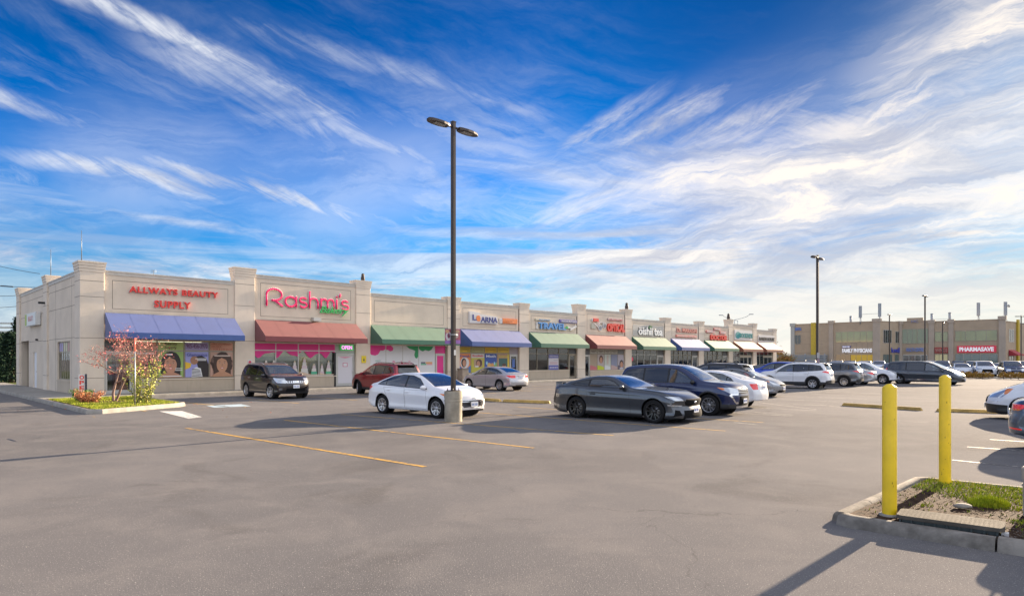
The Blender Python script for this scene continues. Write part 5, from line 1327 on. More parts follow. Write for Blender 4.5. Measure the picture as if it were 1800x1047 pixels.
fit_text('lettering', 'Rashmi\'s', xs_[1] + .55, xs_[3] - .55, z0 + 1.10, z0 + 1.48, MD('pink', (.70, .05, .22)), w3, y=.07, ext=.002)
fit_text('lettering', 'Bakery', xs_[2] + .45, xs_[3] - .55, z0 + .98, z0 + 1.14, MD('green', (.03, .35, .25)), w3, y=.066, ext=.002, shear=.3)
fit_text('lettering', 'HOT', xs_[0] + .50, xs_[0] + .90, z0 + 1.42, z0 + 1.52, MD('green', (.03, .35, .25)), w3, y=.07, ext=.002)
fit_text('lettering', 'FRESH', xs_[0] + .60, xs_[0] + 1.15, z0 + 1.18, z0 + 1.36, MD('pink', (.70, .05, .22)), w3, y=.066, ext=.002)
PKM = mat('pink_door', (.72, .03, .24), .4)
d3 = shop_door(D0 + .03, b - .12, M_ALUW, solid=PKM, zt=2.30); simple_box('transom_panel', D0 + .03, .10, 2.30, b - .12, .15, ZW1, PKM, mall); simple_box('door_jamb', b - .12, .02, .12, b, .28, ZW1, M_ALU, mall)
# --- bay 4 : tutoring, four picture posters, door at the right
a, b = bay(3); cols = [ws(829), ws(853), ws(875)]; D0 = ws(897); z0 = .80; zt = 2.34
w4 = frame_window(a, D0, z0, ZW1, cols, zt); base_wall(a, D0, z0); xs_ = [a] + cols + [D0]
tc_ = ((.50, .36, .04), (.38, .36, .16), (.60, .38, .03), (.58, .40, .05))
for k in range(4):
    A = Art(xs_[k] + .04, zt + .04, xs_[k + 1] - .04, ZW1 - .06); A.rect(0, 0, 1, 1, tc_[k]); A.rect(.1, .55, .9, .62, (.30, .16, .03)); A.rect(.3, .18, .7, .36, (.75, .50, .05) if k != 1 else (.45, .42, .2)); A.done('header_poster', w4)
bgs = ((.72, .24, .07), (.48, .44, .06), (.04, .09, .34), (.46, .28, .16))
for k, (nm_, lc) in enumerate((('French', (.12, .10, .30)), ('English', (.60, .04, .05)), ('Math', (.75, .75, .8)), ('Science', (.62, .50, .12)))):
    A = Art(xs_[k] + .04, z0 + .06, xs_[k + 1] - .04, zt - .04); A.rect(0, 0, 1, 1, bgs[k])
    if k == 0: A.shape([(0, 0), (1, 0), (1, .38), (.75, .25), (.3, .22), (0, .42)], (.05, .18, .45)); A.ell(.5, .52, .38, .30, (.66, .62, .60)); A.ell(.42, .52, .22, .24, HAIR); A.ell(.46, .50, .15, .18, SK); A.rect(.12, .08, .7, .12, (.60, .58, .6))
    if k == 1: A.rect(0, .78, 1, 1, (.62, .60, .56)); A.rect(.2, .28, .86, .70, (.44, .30, .20)); A.ell(.60, .50, .24, .22, HAIR2); A.ell(.54, .46, .14, .16, SK); A.rect(.30, .28, .55, .36, (.68, .66, .62))
    if k == 2: A.shape([(.1, 0), (1, 0), (1, .55), (.7, .35), (.4, .30)], (.22, .42, .12)); A.ell(.36, .34, .16, .18, (.62, .40, .14)); A.ell(.62, .34, .16, .16, (.60, .30, .10)); A.ell(.16, .5, .08, .10, (.3, .55, .7)); A.ell(.8, .48, .07, .09, (.3, .55, .7)); A.ell(.50, .12, .12, .12, (.62, .60, .5))
    if k == 3: A.rect(.12, .22, .88, .76, (.05, .13, .12)); A.ell(.56, .30, .15, .16, SK); A.ell(.56, .40, .16, .08, HAIR2); A.rect(.84, 0, 1, 1, (.60, .44, .05)); A.rect(.36, .0, .78, .20, (.45, .12, .08))
    A.done('poster', w4, '%s school subject poster' % ('orange', 'yellow', 'blue', 'brown')[k])
    fit_text('lettering', nm_, xs_[k] + .16, xs_[k + 1] - .16, zt - .32, zt - .12, MD('sub%d' % k, lc), w4, y=.068, ext=.002, bold=.02)
shop_door(D0 + .02, b - .05, M_ALUW, zt=2.28); simple_box('transom_panel', D0, .10, 2.28, b, .15, ZW1, mat('grey_pink_film', (.32, .27, .28), .3), mall)
simple_box('door_picture', D0 + .30, .085, 1.2, b - .40, .09, 1.9, mat('print_blue', (.08, .15, .40), .5), mall)
# --- bay 5 : travel agency
a, b = bay(4); cols = [ws(945.5), ws(965), ws(983.5)]; D0 = ws(1001); z0 = .92; zt = 2.36
w5 = frame_window(a, D0, z0, ZW1, cols, zt); base_wall(a, D0, z0); xs_ = [a] + cols + [D0]
A = Art(xs_[0] + .05, z0 + .06, xs_[1] - .05, ZW1 - .07, y=.16); A.rect(0, 0, 1, 1, (.56, .60, .52)); A.rect(0, .3, 1, .32, (.5, .5, .45)); A.done('blind', w5)
A = Art(xs_[1] + .05, z0 + .06, xs_[2] - .05, ZW1 - .07, y=.16); A.rect(0, 0, 1, 1, (.54, .62, .54)); A.rect(0, .34, 1, .36, (.5, .5, .45)); A.done('blind', w5)
A = Art(xs_[2] + .06, z0 + .04, xs_[3] - .05, zt - .06); A.rect(0, 0, 1, 1, (.60, .57, .60)); A.rect(0, 0, 1, .30, (.10, .11, .38)); A.rect(0, .76, 1, 1, (.10, .11, .38)); A.rect(.5, .60, .9, .62, (.2, .15, .2))
for z in (.36, .42, .48): A.rect(.1, z, .9, z + .02, (.50, .20, .24))
for z, n_ in ((.84, 6), (.10, 5)):
    for q in range(n_): A.rect(.08 + q * .86 / n_, z, .08 + (q + .7) * .86 / n_, z + .09, (.55, .54, .62))
A.done('poster', w5, 'white and blue notice board poster')
A = Art(xs_[3] + .05, z0 + .06, xs_[4] - .04, zt - .05, y=.16); A.rect(0, 0, 1, 1, (.62, .50, .20)); A.rect(0, .88, 1, 1, (.20, .20, .22)); A.rect(.02, .14, .2, .36, (.35, .45, .40)); A.done('blind', w5)
shop_door(D0 + .02, b - .06, M_ALU, zt=2.36); simple_box('transom_panel', D0, .10, 2.36, b, .15, ZW1, mat('dark_film', (.07, .075, .08), .3), mall)
# --- bay 6 : optician, door at the left
a, b = bay(5); D1 = ws(1038); cols = [ws(1051), ws(1063.5), ws(1075), ws(1087)]; z0 = .82; zt = 2.38
shop_door(a, D1, M_ALUW, zt=2.3); simple_box('transom_panel', a, .10, 2.3, D1, .15, ZW1, mat('dark_film', (.07, .075, .08), .3), mall)
w6 = frame_window(D1, b, z0, ZW1, cols, zt); base_wall(D1, b, z0); xs_ = [D1] + cols + [b]
for k, (c1, c2) in enumerate((((.36, .28, .20), (.50, .14, .16)), ((.42, .36, .34), (.48, .55, .03)), ((.50, .54, .48), (.62, .64, .64)), ((.22, .24, .34), (.45, .32, .30)), ((.42, .38, .42), (.10, .08, .12)))):
    A = Art(xs_[k] + .04, zt + .04, xs_[k + 1] - .04, ZW1 - .06); A.rect(0, 0, 1, 1, (.42, .40, .34) if k < 4 else (.2, .2, .2))
    if k < 4: A.rect(.12, .55, .88, .70, (.16, .13, .12)); A.rect(.3, .25, .7, .38, (.16, .13, .12))
    A.done('header_poster', w6)
    A = Art(xs_[k] + .04, z0 + .05, xs_[k + 1] - .04, zt - .04); A.rect(0, 0, 1, 1, c1); A.shape([(0, 0), (1, 0), (1, .16), (.5, .26), (0, .30)], c2)
    if k == 4: A.ell(.6, .38, .34, .26, HAIR); A.ell(.62, .32, .24, .20, SK); A.rect(.3, 0, .95, .14, (.45, .44, .5))
    if k == 1: A.ell(.55, .68, .30, .26, HAIR2); A.ell(.55, .62, .20, .2, SK)
    if k == 2: A.rect(.35, .35, .65, .95, (.50, .42, .36))
    A.done('poster', w6)
# --- bays 7-11 : plain glazed fronts
for i, (nc, dr) in enumerate(((4, 1), (5, 1), (4, 1), (4, 1), (4, 0))):
    i += 6; a, b = bay(i); D0 = b - 1.35 if dr else b; z0 = (.82, .30, .30, .30, .30)[i - 6]; zt = 2.36
    cols = [a + (D0 - a) * k / nc for k in range(1, nc)]
    wv = frame_window(a, D0, z0, ZW1, cols, zt, M_ALUW if i in (6, 9, 10) else M_ALU); base_wall(a, D0, z0)
    if dr: shop_door(D0 + .02, b - .05, M_ALUW, zt=2.3); simple_box('transom_panel', D0, .10, 2.3, b, .15, ZW1, mat('dark_film', (.07, .075, .08), .3), mall)
    if i in (7, 8):
        for k in range(nc):
            xs_ = [a] + cols + [D0]; A = Art(xs_[k] + .05, z0 + .06, xs_[k + 1] - .05, ZW1 - .07, y=.165); A.rect(0, 0, 1, 1, (.60 - .03 * (k % 2), .52, .38)); A.done('blind', wv)
    if i == 6:
        A = Art(a + .15, 1.7, a + .5, 2.1, y=.08); A.ell(.5, .5, .5, .5, (.75, .05, .12)); A.done('round_sticker', wv)
    if i in (9, 10):
        A = Art(a + 2.3, 2.1, a + 5.6, 2.42, y=.05); A.rect(0, 0, 1, 1, (.50, .44, .34)); A.done('door_header', wv)

# ---------------- things mounted on the mall ----------------
def mthing(name, label, cat, s, y, z, group=None):
    e = empty(name, mall_world(s, y, z), MALL_RZ); tag(e, label, cat, group); return e
def sign_root(name, label, s, z, cat='shop sign'): return mthing(name, label, cat, s, -.0, z)
class Sign:
    def __init__(s, label, px0, py0, px1, py1, name='shop_sign'):
        s.s0 = ws((px0 + px1) / 2); s.zr = wz((px0 + px1) / 2, (py0 + py1) / 2); s.r = sign_root(name, label, s.s0, s.zr)
    def rng(s, px0, py0, px1, py1):
        zl, zh = wz(px1, py1), wz(px0, py0)
        return ws(px0) - s.s0, ws(px1) - s.s0, zl - s.zr, zh - s.zr
    def text(s, st, px0, py0, px1, py1, m, y=-.10, ext=.05, bold=.02, shear=0, halo=None, name='letters', spacing=1.0):
        a, b, c, d = s.rng(px0, py0, px1, py1)
        if halo: fit_text('letter_backing', st, a - .02, b + .02, c - .02, d + .02, halo, s.r, y + ext + .02, .02, bold + .02, shear, spacing=spacing)
        return fit_text(name, st, a, b, c, d, m, s.r, y, ext, bold, shear, spacing=spacing)
    def panel(s, px0, py0, px1, py1, m, y0=-.16, y1=-.005, name='sign_panel', bevel=.02):
        a, b, c, d = s.rng(px0, py0, px1, py1); return simple_box(name, a, y0, c, b, y1, d, m, s.r, bevel)
    def outline(s, pts, m, y0, y1, name):
        q = [(ws(px) - s.s0, wz(px, py) - s.zr) for px, py in pts]; b_ = bmesh.new(); prism(b_, q, y0, y1, 'XZ'); return link_bm(name, b_, m, s.r)
S_RED = mat('sign_red', (.62, .035, .025), .35, emit=(.8, .05, .03), estr=.015); S_WHITE = mat('sign_white', (.62, .60, .58), .4)
S_PINK = mat('sign_pink', (.68, .07, .17), .35, emit=(.8, .1, .2), estr=.02); S_GREEN = mat('sign_green', (.04, .42, .10), .35, emit=(.05, .6, .1), estr=.03)
S_NAVY = mat('sign_navy', (.035, .05, .22), .4); S_ORANGE = mat('sign_orange', (.72, .20, .05), .4); S_BLUE = mat('sign_blue', (.07, .26, .58), .35)
S_BLACK = mat('sign_black', (.02, .025, .03), .4); S_TEAL = mat('sign_teal', (.02, .25, .26), .4); S_PURP = mat('sign_purple', (.10, .09, .32), .4)
q = Sign('red channel letters over the blue awning of the corner beauty shop', 226, 503, 382, 543)
q.text('ALLWAYS BEAUTY', 226, 502.5, 382, 524, S_RED, halo=S_WHITE, bold=.028, spacing=1.15)
q.text('SUPPLY', 270, 527.5, 334, 543.5, S_RED, halo=S_WHITE, bold=.028, spacing=1.15)
def arc(cx_, cy_, rx, ry, a0, a1, n=12): return [(cx_ + rx * math.cos(R(a0 + (a1 - a0) * k / n)), cy_ + ry * math.sin(R(a0 + (a1 - a0) * k / n))) for k in range(n + 1)]
def stroke_sign(q, px0, py0, px1, py1):
    """thin rounded lettering bent from tube"""
    L = []
    L += [[(.05, 0), (.05, 1.0)] + arc(.62, 1.0, .57, .52, 180, -90, 18) + [(.45, .48)], [(.62, .48), (1.22, 0)]]
    x = 1.42; L += [arc(x + .45, .45, .42, .45, 0, 360, 22), [(x + .88, .92), (x + .88, 0)]]
    def S_(x): return [arc(x + .30, .68, .27, .22, 35, 265, 12) + arc(x + .32, .23, .28, .23, 88, -150, 12)]
    x = 2.55; L += S_(x)
    x = 3.38; L += [[(x, 1.5), (x, 0)], [(x, .5)] + arc(x + .34, .5, .34, .42, 170, 0, 10) + [(x + .68, 0)]]
    x = 4.32; L += [[(x, .92), (x, 0)], arc(x + .27, .55, .27, .37, 175, 0, 8) + [(x + .54, 0)], [(x + .54, .55)] + arc(x + .81, .55, .27, .37, 175, 0, 8) + [(x + 1.08, 0)]]
    x = 5.66; L += [[(x, .92), (x, 0)], [(x, 1.20), (x, 1.24)]]
    x = 5.92; L += [[(x + .04, 1.5), (x, 1.24)]]
    x = 6.08; L += S_(x)
    a, b, c, d = q.rng(px0, py0, px1, py1); kx = (b - a) / 6.70; ky = (d - c) / 1.52
    for nm, mt, r_, y_ in (('letter_backing', S_WHITE, .088, -.06), ('letters', mat('letter_pink', (.68, .045, .15), .9), .060, -.11)):
        bm_ = bmesh.new()
        for pl in L:
            pts = [Vector((a + x_ * kx, y_, c + z_ * ky)) for x_, z_ in pl]
            for p_, p2 in zip(pts, pts[1:]):
                if (p2 - p_).length > 1e-4: cyl(bm_, p_, p2, r_, seg=8)
            for p_ in pts: bmesh.ops.create_icosphere(bm_, subdivisions=2, radius=r_ * .98, matrix=Matrix.Translation(p_))
        for v in bm_.verts: v.co.y = y_ + (v.co.y - y_) * .22
        link_bm(nm, bm_, mt, q.r, True)
q = Sign('rounded pink and green letters over the wide maroon awning', 466, 507, 612, 557)
stroke_sign(q, 466, 506.5, 611, 545)
q.text('Bakery', 560, 538, 610, 556, S_GREEN, y=-.17, halo=S_WHITE, shear=.4, bold=.0)
q.panel(546, 558, 560, 565, M_ALUW, -.35, -.02, 'sign_floodlight')
q = Sign('white sign with navy and orange letters above the second blue awning', 822, 548, 872, 570)
q.outline([(822.5, 547.5), (825, 546.5), (840, 549.5), (841, 552), (871.5, 557), (871.5, 570), (840, 568), (822.5, 567.5)], S_WHITE, -.20, -.01, 'sign_panel')
q.text('L', 827.5, 552.5, 834, 563, S_NAVY, -.22, .02); q.text('e', 834, 554, 841, 565, S_ORANGE, -.22, .02, .05); q.text('ARNA', 842, 556.5, 871, 567.5, S_NAVY, -.22, .02)
q.text('TUTORING & MORE', 841, 567, 870, 569.5, S_NAVY, -.22, .01, .0)
q = Sign('orange lit box sign right of the navy lettered tutoring sign', 876, 559, 907, 569)
q.panel(876, 559, 881, 568.5, S_WHITE); q.panel(881, 559.3, 907, 569.5, S_ORANGE, -.18, -.01); q.text('TUTORING', 886, 561.5, 903, 563.6, mat('sign_orange_pale', (.75, .42, .25), .4), -.20, .01, 0); q.text('CENTRE', 889, 565, 900, 567, mat('sign_orange_pale', (.75, .42, .25), .4), -.20, .01, 0)
q = Sign('blue travel letters with a white aeroplane above the second green awning', 941, 559, 1012, 580)
q.panel(941, 566, 944.5, 578, S_WHITE, -.12, -.01); q.text('TRAVEL', 944, 566, 992, 580, S_BLUE, -.16, .06, .035, halo=S_WHITE)
q.outline([(994, 576), (996, 572.5), (1001, 575.5), (1006, 574), (1010.5, 572), (1012, 574), (1008, 577), (1003, 580), (1000, 580.5), (1001.5, 577.5)], S_WHITE, -.16, -.02, 'aeroplane')
q.outline([(992, 577), (995.5, 573.5), (997, 577)], S_GREEN, -.17, -.03, 'leaf_mark')
q = Sign('small pale box sign above the left end of the travel letters', 939, 559.5, 967, 565)
q.panel(939, 559.3, 967, 564.5, mat('sign_cream', (.50, .47, .38), .4)); q.text('SKYBIRD', 945, 560.6, 964, 563.9, S_BLUE, -.18, .01, .02, spacing=1.2)
q = Sign('dark purple accountant box sign beside the aeroplane', 982, 561, 1012, 568.5)
q.panel(982, 561.2, 1012, 568.4, S_PURP); q.text('ACCOUNTANT', 984, 562.6, 1011, 567.6, S_WHITE, -.18, .01, .02)
q = Sign('tall red optical letters with white spectacles above a maroon awning', 1038, 566, 1096, 585)
q.text('OPTICAL', 1065, 568, 1095.5, 583.8, S_RED, -.15, .07, .05)
q.panel(1038, 568, 1046, 578, mat('sign_cream', (.50, .47, .38), .4), -.12, -.01)
for cx_, cy_, rx, ry in ((1053, 576, 3.6, 5.2), (1060.5, 572, 3.3, 5.2)):
    q.outline([(cx_ + rx * math.cos(k * .5236), cy_ + ry * math.sin(k * .5236)) for k in range(12)], S_WHITE, -.16, -.03, 'spectacle_rim')
    q.outline([(cx_ + rx * .72 * math.cos(k * .5236), cy_ + ry * .76 * math.sin(k * .5236)) for k in range(12)], mat('lens_grey', (.25, .26, .27), .3), -.165, -.155, 'spectacle_lens')
q.outline([(1041.5, 568), (1043, 567.5), (1049, 573.5), (1048.5, 575)], S_WHITE, -.16, -.03, 'spectacle_arm'); q.outline([(1048, 571), (1053, 565.5), (1063, 567), (1062.5, 568.2), (1053.5, 567), (1049, 572)], S_WHITE, -.16, -.03, 'spectacle_arm')
q = Sign('small red square sign above the white spectacles', 1039, 559, 1050, 565)
q.panel(1038.5, 559.5, 1042, 564.5, S_WHITE, -.12, -.01); q.panel(1041, 559.3, 1050, 565.4, S_RED, -.18, -.01)
q = Sign('small pale pink sign with red letters above the tall red letters', 1067, 559, 1094, 565)
q.panel(1067, 559, 1093, 564.5, mat('sign_pale_pink', (.50, .38, .38), .4)); q.text('DR. EYE CARE', 1069, 560, 1092, 563.8, mat('sign_crimson', (.45, .05, .07), .4), -.18, .01, .02)
q = Sign('white tea shop letters with dark edges on a pale panel', 1112, 570, 1166, 592)
q.panel(1112, 570, 1166, 592, mat('panel_pale', (.46, .44, .40), .7), -.03, -.004, bevel=0)
S_PALE = mat('sign_palewhite', (.75, .75, .73), .4, emit=(1, 1, 1), estr=.01)
q.text('öishii tea', 1120.5, 574, 1162, 590, S_PALE, -.14, .04, .02, halo=S_BLACK)
q.outline([(1139, 575), (1141, 571.8), (1144, 572.5), (1144.5, 575.5), (1142, 578), (1139.5, 577.5)], mat('leaf_green', (.03, .14, .06), .5), -.16, -.03, 'leaf_mark')
q = Sign('faded red doctor name letters above the pale blue awning', 1186, 576, 1224, 586)
q.text('Dr. MARAGHI', 1188, 576, 1223, 585.5, mat('sign_faded', (.55, .20, .16), .5), -.12, .05, .02, halo=S_WHITE)
q = Sign('long thin red strip sign below the faded doctor name', 1187, 588, 1223, 594)
q.panel(1187, 588, 1223, 593.6, mat('sign_salmon', (.62, .22, .18), .5)); q.text('COSMETIC DENTAL', 1189, 589.3, 1222, 592.4, S_WHITE, -.18, .01, .02)
q = Sign('large red doctor letters above the far green awning', 1246, 588, 1276, 599)
q.text('DOCTOR', 1247, 588, 1276, 598.5, S_RED, -.15, .07, .05)
for (x0_, y0_, x1_, y1_, tx, lb) in ((1253.5, 576, 1265, 581, 'WALK', 'topmost of three small red and white signs over the doctor letters'), (1240, 580, 1255, 585.5, 'FAMILY', 'left small red and white sign over the doctor letters'), (1264, 582, 1274.5, 587.5, 'CLINIC', 'right small red and white sign over the doctor letters')):
    q = Sign(lb, x0_, y0_, x1_, y1_); q.panel(x0_, y0_, x1_, y1_, mat('sign_salmon2', (.55, .25, .24), .5)); q.text(tx, x0_ + 1.2, y0_ + 1.2, x1_ - 1, y1_ - 1.2, S_WHITE, -.18, .01, .03)
q = Sign('white board with teal letters and a dark plant emblem', 1290, 579, 1321, 599)
q.panel(1290, 579, 1321, 598.5, S_WHITE, -.10, -.005); q.text('BOOKENDS', 1299.5, 585, 1321, 594.5, S_TEAL, -.14, .03, .03)
q.outline([(1292, 593), (1291.5, 588), (1293, 584), (1296, 582.5), (1299, 584.5), (1299.5, 590), (1298.5, 594), (1295.5, 595)], S_TEAL, -.14, -.09, 'plant_emblem')
q = Sign('white board with black block letters on the last shop', 1332, 588, 1361, 603)
q.panel(1332, 588, 1360, 602.5, S_WHITE, -.10, -.005); q.text('RAMEN HOUSE', 1333, 592, 1359.5, 599.5, S_BLACK, -.14, .03, .03)
# small signs by the bakery
q = Sign('lit open sign with pink letters and green border over the bakery door', 597, 605, 622, 616, 'open_sign')
a, b, c, d = q.rng(598, 605.5, 621, 615.5); simple_box('sign_panel', a, -.05, c, b, .0, d, mat('neon_board', (.04, .25, .07), .4, emit=(.05, .75, .12), estr=.10), q.r, .01)
a, b, c, d = q.rng(599.5, 606.8, 618, 614); fit_text('letters', 'OPEN', a, b, c, d, mat('neon_pink', (.8, .3, .7), .4, emit=(1.0, .30, .85), estr=.30), q.r, -.065, .01, .03)
q = Sign('small yellow notice on the pilaster right of the bakery door', 634, 625, 642, 638, 'wall_notice')
q.panel(634, 625, 642, 637.5, mat('notice_yellow', (.72, .55, .02), .5), -.115, -.082, bevel=.004); q.outline([(636.5, 634), (638, 628), (639.5, 634)], S_BLACK, -.118, -.1151, 'pictogram')
q = Sign('small white parking notice on the pilaster behind the dark crossover', 434, 632, 442, 645, 'wall_notice')
q.panel(434, 632, 441.5, 644.5, S_WHITE, -.115, -.082, bevel=.004); q.outline([(437.8 + 2.6 * math.cos(k * .5236), 636.3 + 2.8 * math.sin(k * .5236)) for k in range(12)], mat('notice_red', (.55, .05, .1), .5), -.118, -.1151, 'pictogram')
# sign on the side wall
e = empty('side_wall_sign', mall_world(x0, 11.4, 4.25), MALL_RZ); tag(e, 'white box sign with a lime end on the shaded side wall', 'shop sign')
simple_box('sign_panel', -.28, -1.7, -.35, -.02, 1.7, .42, mat('side_sign', (.62, .62, .60), .4), e, .02)
A_ = bmesh.new(); box(A_, -.286, 1.15, -.30, -.281, 1.65, .38); link_bm('lime_end', A_, mat('lime', (.35, .45, .05), .5), e)
t_ = text_obj('letters', 'BEAUTY', .42, MD('salmon', (.60, .25, .25)), e, (-.284, -.2, .03), (R(90), 0, R(-90)), .003, .01)
t_.location = (-.284, -.15, .05)
# owls, masts and small roof clutter
M_OWL = mat('owl_plastic', (.055, .040, .035), .7, var=.4, vscale=12)
def owl(s, y, z, label, k=1.0):
    e = mthing('owl_decoy', label, 'owl decoy', s, y, z, 'owl decoys on the pilasters')
    b_ = bmesh.new(); lathe(b_, [(.001, 0), (.10 * k, .0), (.135 * k, .12 * k), (.13 * k, .26 * k), (.09 * k, .33 * k), (.105 * k, .38 * k), (.10 * k, .44 * k), (.05 * k, .50 * k), (.001, .51 * k)], 14)
    for s_ in (-1, 1): cyl(b_, (s_ * .06 * k, 0, .46 * k), (s_ * .08 * k, 0, .54 * k), .025 * k, .004, 6)
    link_bm('owl_body', b_, M_OWL, e, True); b_ = bmesh.new()
    for s_ in (-1, 1): bmesh.ops.create_uvsphere(b_, u_segments=8, v_segments=6, radius=.018 * k, matrix=Matrix.Translation((s_ * .04 * k, -.09 * k, .40 * k)))
    link_bm('owl_eyes', b_, mat('owl_eye', (.5, .35, .03), .3), e, True); return e
owl(14.75, .2, 7.04, 'dark owl decoy on the parapet pilaster right of the bakery sign')
owl(45.5, .2, 6.89, 'dark owl decoy on the pilaster right of the optician sign', 1.35)
owl(68.2, .2, 6.9, 'dark owl decoy on the pilaster right of the red doctor letters', 1.5)
for (s_, y_, z_, h_, lb) in ((-.95, .3, 6.62, 1.5, 'thin grey lightning mast standing on the corner pilaster'), (-.8, 8.4, 6.62, 1.6, 'thin grey lightning mast standing on the side wall pilaster')):
    e = mthing('lightning_mast', lb, 'mast', s_, y_, z_); b_ = bmesh.new(); cyl(b_, (0, 0, 0), (0, 0, h_), .022, .012, 8); link_bm('rod', b_, mat('mast_grey', (.16, .19, .22), .5, .6), e)
    b_ = bmesh.new(); lathe(b_, [(.001, .03), (.06, .03), (.06, 0)], 10); link_bm('foot', b_, M_ALU, e)
def aerial(s_, y_, z_, lb, k=1.0):
    e = mthing('roof_aerial', lb, 'aerial', s_, y_, z_); b_ = bmesh.new(); cyl(b_, (0, 0, 0), (0, 0, .5 * k), .012, seg=6)
    for j_ in range(3): cyl(b_, (-.22 * k, 0, (.28 + .1 * j_) * k), (.22 * k, 0, (.34 + .08 * j_) * k), .008, seg=5)
    link_bm('rods', b_, mat('mast_grey', (.16, .19, .22), .5, .6), e)
aerial(ws(272), .2, 6.2, 'small grey roof aerial above the beauty shop letters', .6); aerial(ws(652), .25, 6.25, 'small grey aerial on the parapet right of the tall bakery bay', .6)
# bin by the pilaster
e = mthing('litter_bin', 'square beige litter bin standing by the pilaster left of the tutoring posters', 'litter bin', ws(803), -.7, .15)
b_ = bmesh.new(); box(b_, -.32, -.3, 0, .32, .3, .95); bmesh.ops.bevel(b_, geom=b_.edges[:], offset=.03, segments=2, affect='EDGES'); link_bm('bin_body', b_, mat('bin_beige', (.34, .28, .22), .8, var=.15), e)
b_ = bmesh.new(); box(b_, -.34, -.32, .952, .34, .32, 1.06); bmesh.ops.bevel(b_, geom=b_.edges[:], offset=.03, segments=2, affect='EDGES'); link_bm('bin_lid', b_, mat('bin_lid', (.27, .22, .18), .8), e)

# pavement along the shops and round the corner
bm = bmesh.new()
def local_slab(bm, pts, z0, z1, mi=0):
    w_ = [mall_world(s_, y_) for s_, y_ in pts]; return prism(bm, [(v.x, v.y) for v in w_], z0, z1, 'XY', mi)
local_slab(bm, [(x0 - 1.78, -2.2), (x0 - 1.78, DEPTH + 6), (x0, DEPTH + 6), (x0, .0), (XE + 1.5, .0), (XE + 1.5, -1.72), (.6, -1.72), (.6, -2.2)], .0, .15)
pv = link_bm('pavement', bm, M_WALK); tag(pv, kind='structure')
def kerb(name, pts, wd=.15, h_=.16, closed=False, m=M_CONC, joints=True, z0=0.0):
    """kerb swept along world points, rounded upper edges"""
    P_ = [Vector((p[0], p[1], 0)) for p in pts]; n_ = len(P_); bm = bmesh.new(); rings = []
    for i in range(n_):
        if closed: a_, b_ = P_[i - 1], P_[(i + 1) % n_]
        else: a_, b_ = P_[max(i - 1, 0)], P_[min(i + 1, n_ - 1)]
        d1 = (P_[i] - a_).normalized() if (P_[i] - a_).length > 1e-6 else (b_ - P_[i]).normalized()
        d2 = (b_ - P_[i]).normalized() if (b_ - P_[i]).length > 1e-6 else d1
        t_ = (d1 + d2).normalized(); nn = Vector((-t_.y, t_.x, 0)) / max(.5, math.sqrt((1 + d1.dot(d2)) / 2))
        prof = [(-wd / 2 - .01, z0), (-wd / 2 + .004, h_ * .55), (-wd / 2 + .022, h_ * .84), (-wd / 2 + .05, h_), (wd / 2 - .05, h_), (wd / 2 - .022, h_ * .84), (wd / 2 - .004, h_ * .55), (wd / 2 + .01, z0)]
        rings.append([bm.verts.new(P_[i] + nn * u + Vector((0, 0, z))) for u, z in prof])
    for a_, b_ in (list(zip(rings, rings[1:])) + ([(rings[-1], rings[0])] if closed else [])):
        for k in range(7): bm.faces.new((a_[k], a_[k + 1], b_[k + 1], b_[k]))
    if not closed: bm.faces.new(rings[0]); bm.faces.new(rings[-1][::-1])
    bmesh.ops.recalc_face_normals(bm, faces=bm.faces)
    o = link_bm(name, bm, m, None, 'auto'); tag(o, kind='structure'); return o
LW = lambda s_, y_: tuple(mall_world(s_, y_))[:2]
kerb('kerb', [LW(XE + 1.58, -1.80), LW(.95, -1.80)])
kerb('kerb', [LW(x0 - 1.86, DEPTH + 6), LW(x0 - 1.86, -2.2), LW(-2.95, -10.5), LW(-2.6, -10.75), LW(.3, -9.3), LW(.62, -8.9), LW(.62, -5.2), LW(.85, -2.1), LW(.95, -1.80)])
bm = bmesh.new(); local_slab(bm, [(-2.85, -2.25), (-2.85, -10.45), (-2.55, -10.6), (.25, -9.2), (.52, -8.85), (.52, -5.2), (.7, -2.25)], .0, .135)
M_SOIL = mat('soil', (.085, .058, .042), .95, var=.5, vscale=6, bump=1.0, bscale=30)
so = link_bm('corner_bed_soil', bm, M_SOIL); tag(so, kind='structure')
# ---------------- second building ----------------
BX, BY = 52.3, 118.6; B_RZ = math.atan2(-0.698, 0.716)
M_B2 = stucco('taupe_stucco', (0.42, 0.325, 0.225), .6); M_B2P = stucco('taupe_pilaster', (0.42, 0.35, 0.275), .4)
M_B2W = mat('olive_glass', (.25, .26, .12), .12, .0, coat=.6, var=.15, vscale=.3); M_B2D = mat('dark_glass', (.04, .045, .045), .1, coat=.6)
office = empty('office_building', (BX, BY, 0), B_RZ)
tag(office, 'two storey taupe office and shop building with long olive upper windows', 'building')
HB = 8.3
def b2w(px, y=0.0):   # position along wing 1 for a photo column
    t = (px - 900) / FPX; return (t * BY - BX) / (0.716 + 0.698 * t)
def wall_run(P, Q, h, name='wall', m=M_B2, th=.4):
    """wall from P to Q in the building frame (x right, y away), returns its local matrix"""
    P = Vector(P); Q = Vector(Q); d = Q - P; L = d.length; a = math.atan2(d.y, d.x)
    M_ = Matrix.Translation((P.x, P.y, 0)) @ Matrix.Rotation(a, 4, 'Z'); bm = bmesh.new(); box(bm, 0, 0, 0, L, th, h, M=M_)
    box(bm, -.05, -.06, h, L + .05, th + .05, h + .12, M=M_)
    link_bm(name, bm, m, office); return M_, L
def on(M_, x0_, y0_, z0_, x1_, y1_, z1_, m, name, bevel=0):
    bm = bmesh.new(); box(bm, x0_, y0_, z0_, x1_, y1_, z1_, M=M_); return link_bm(name, bm, m, office)
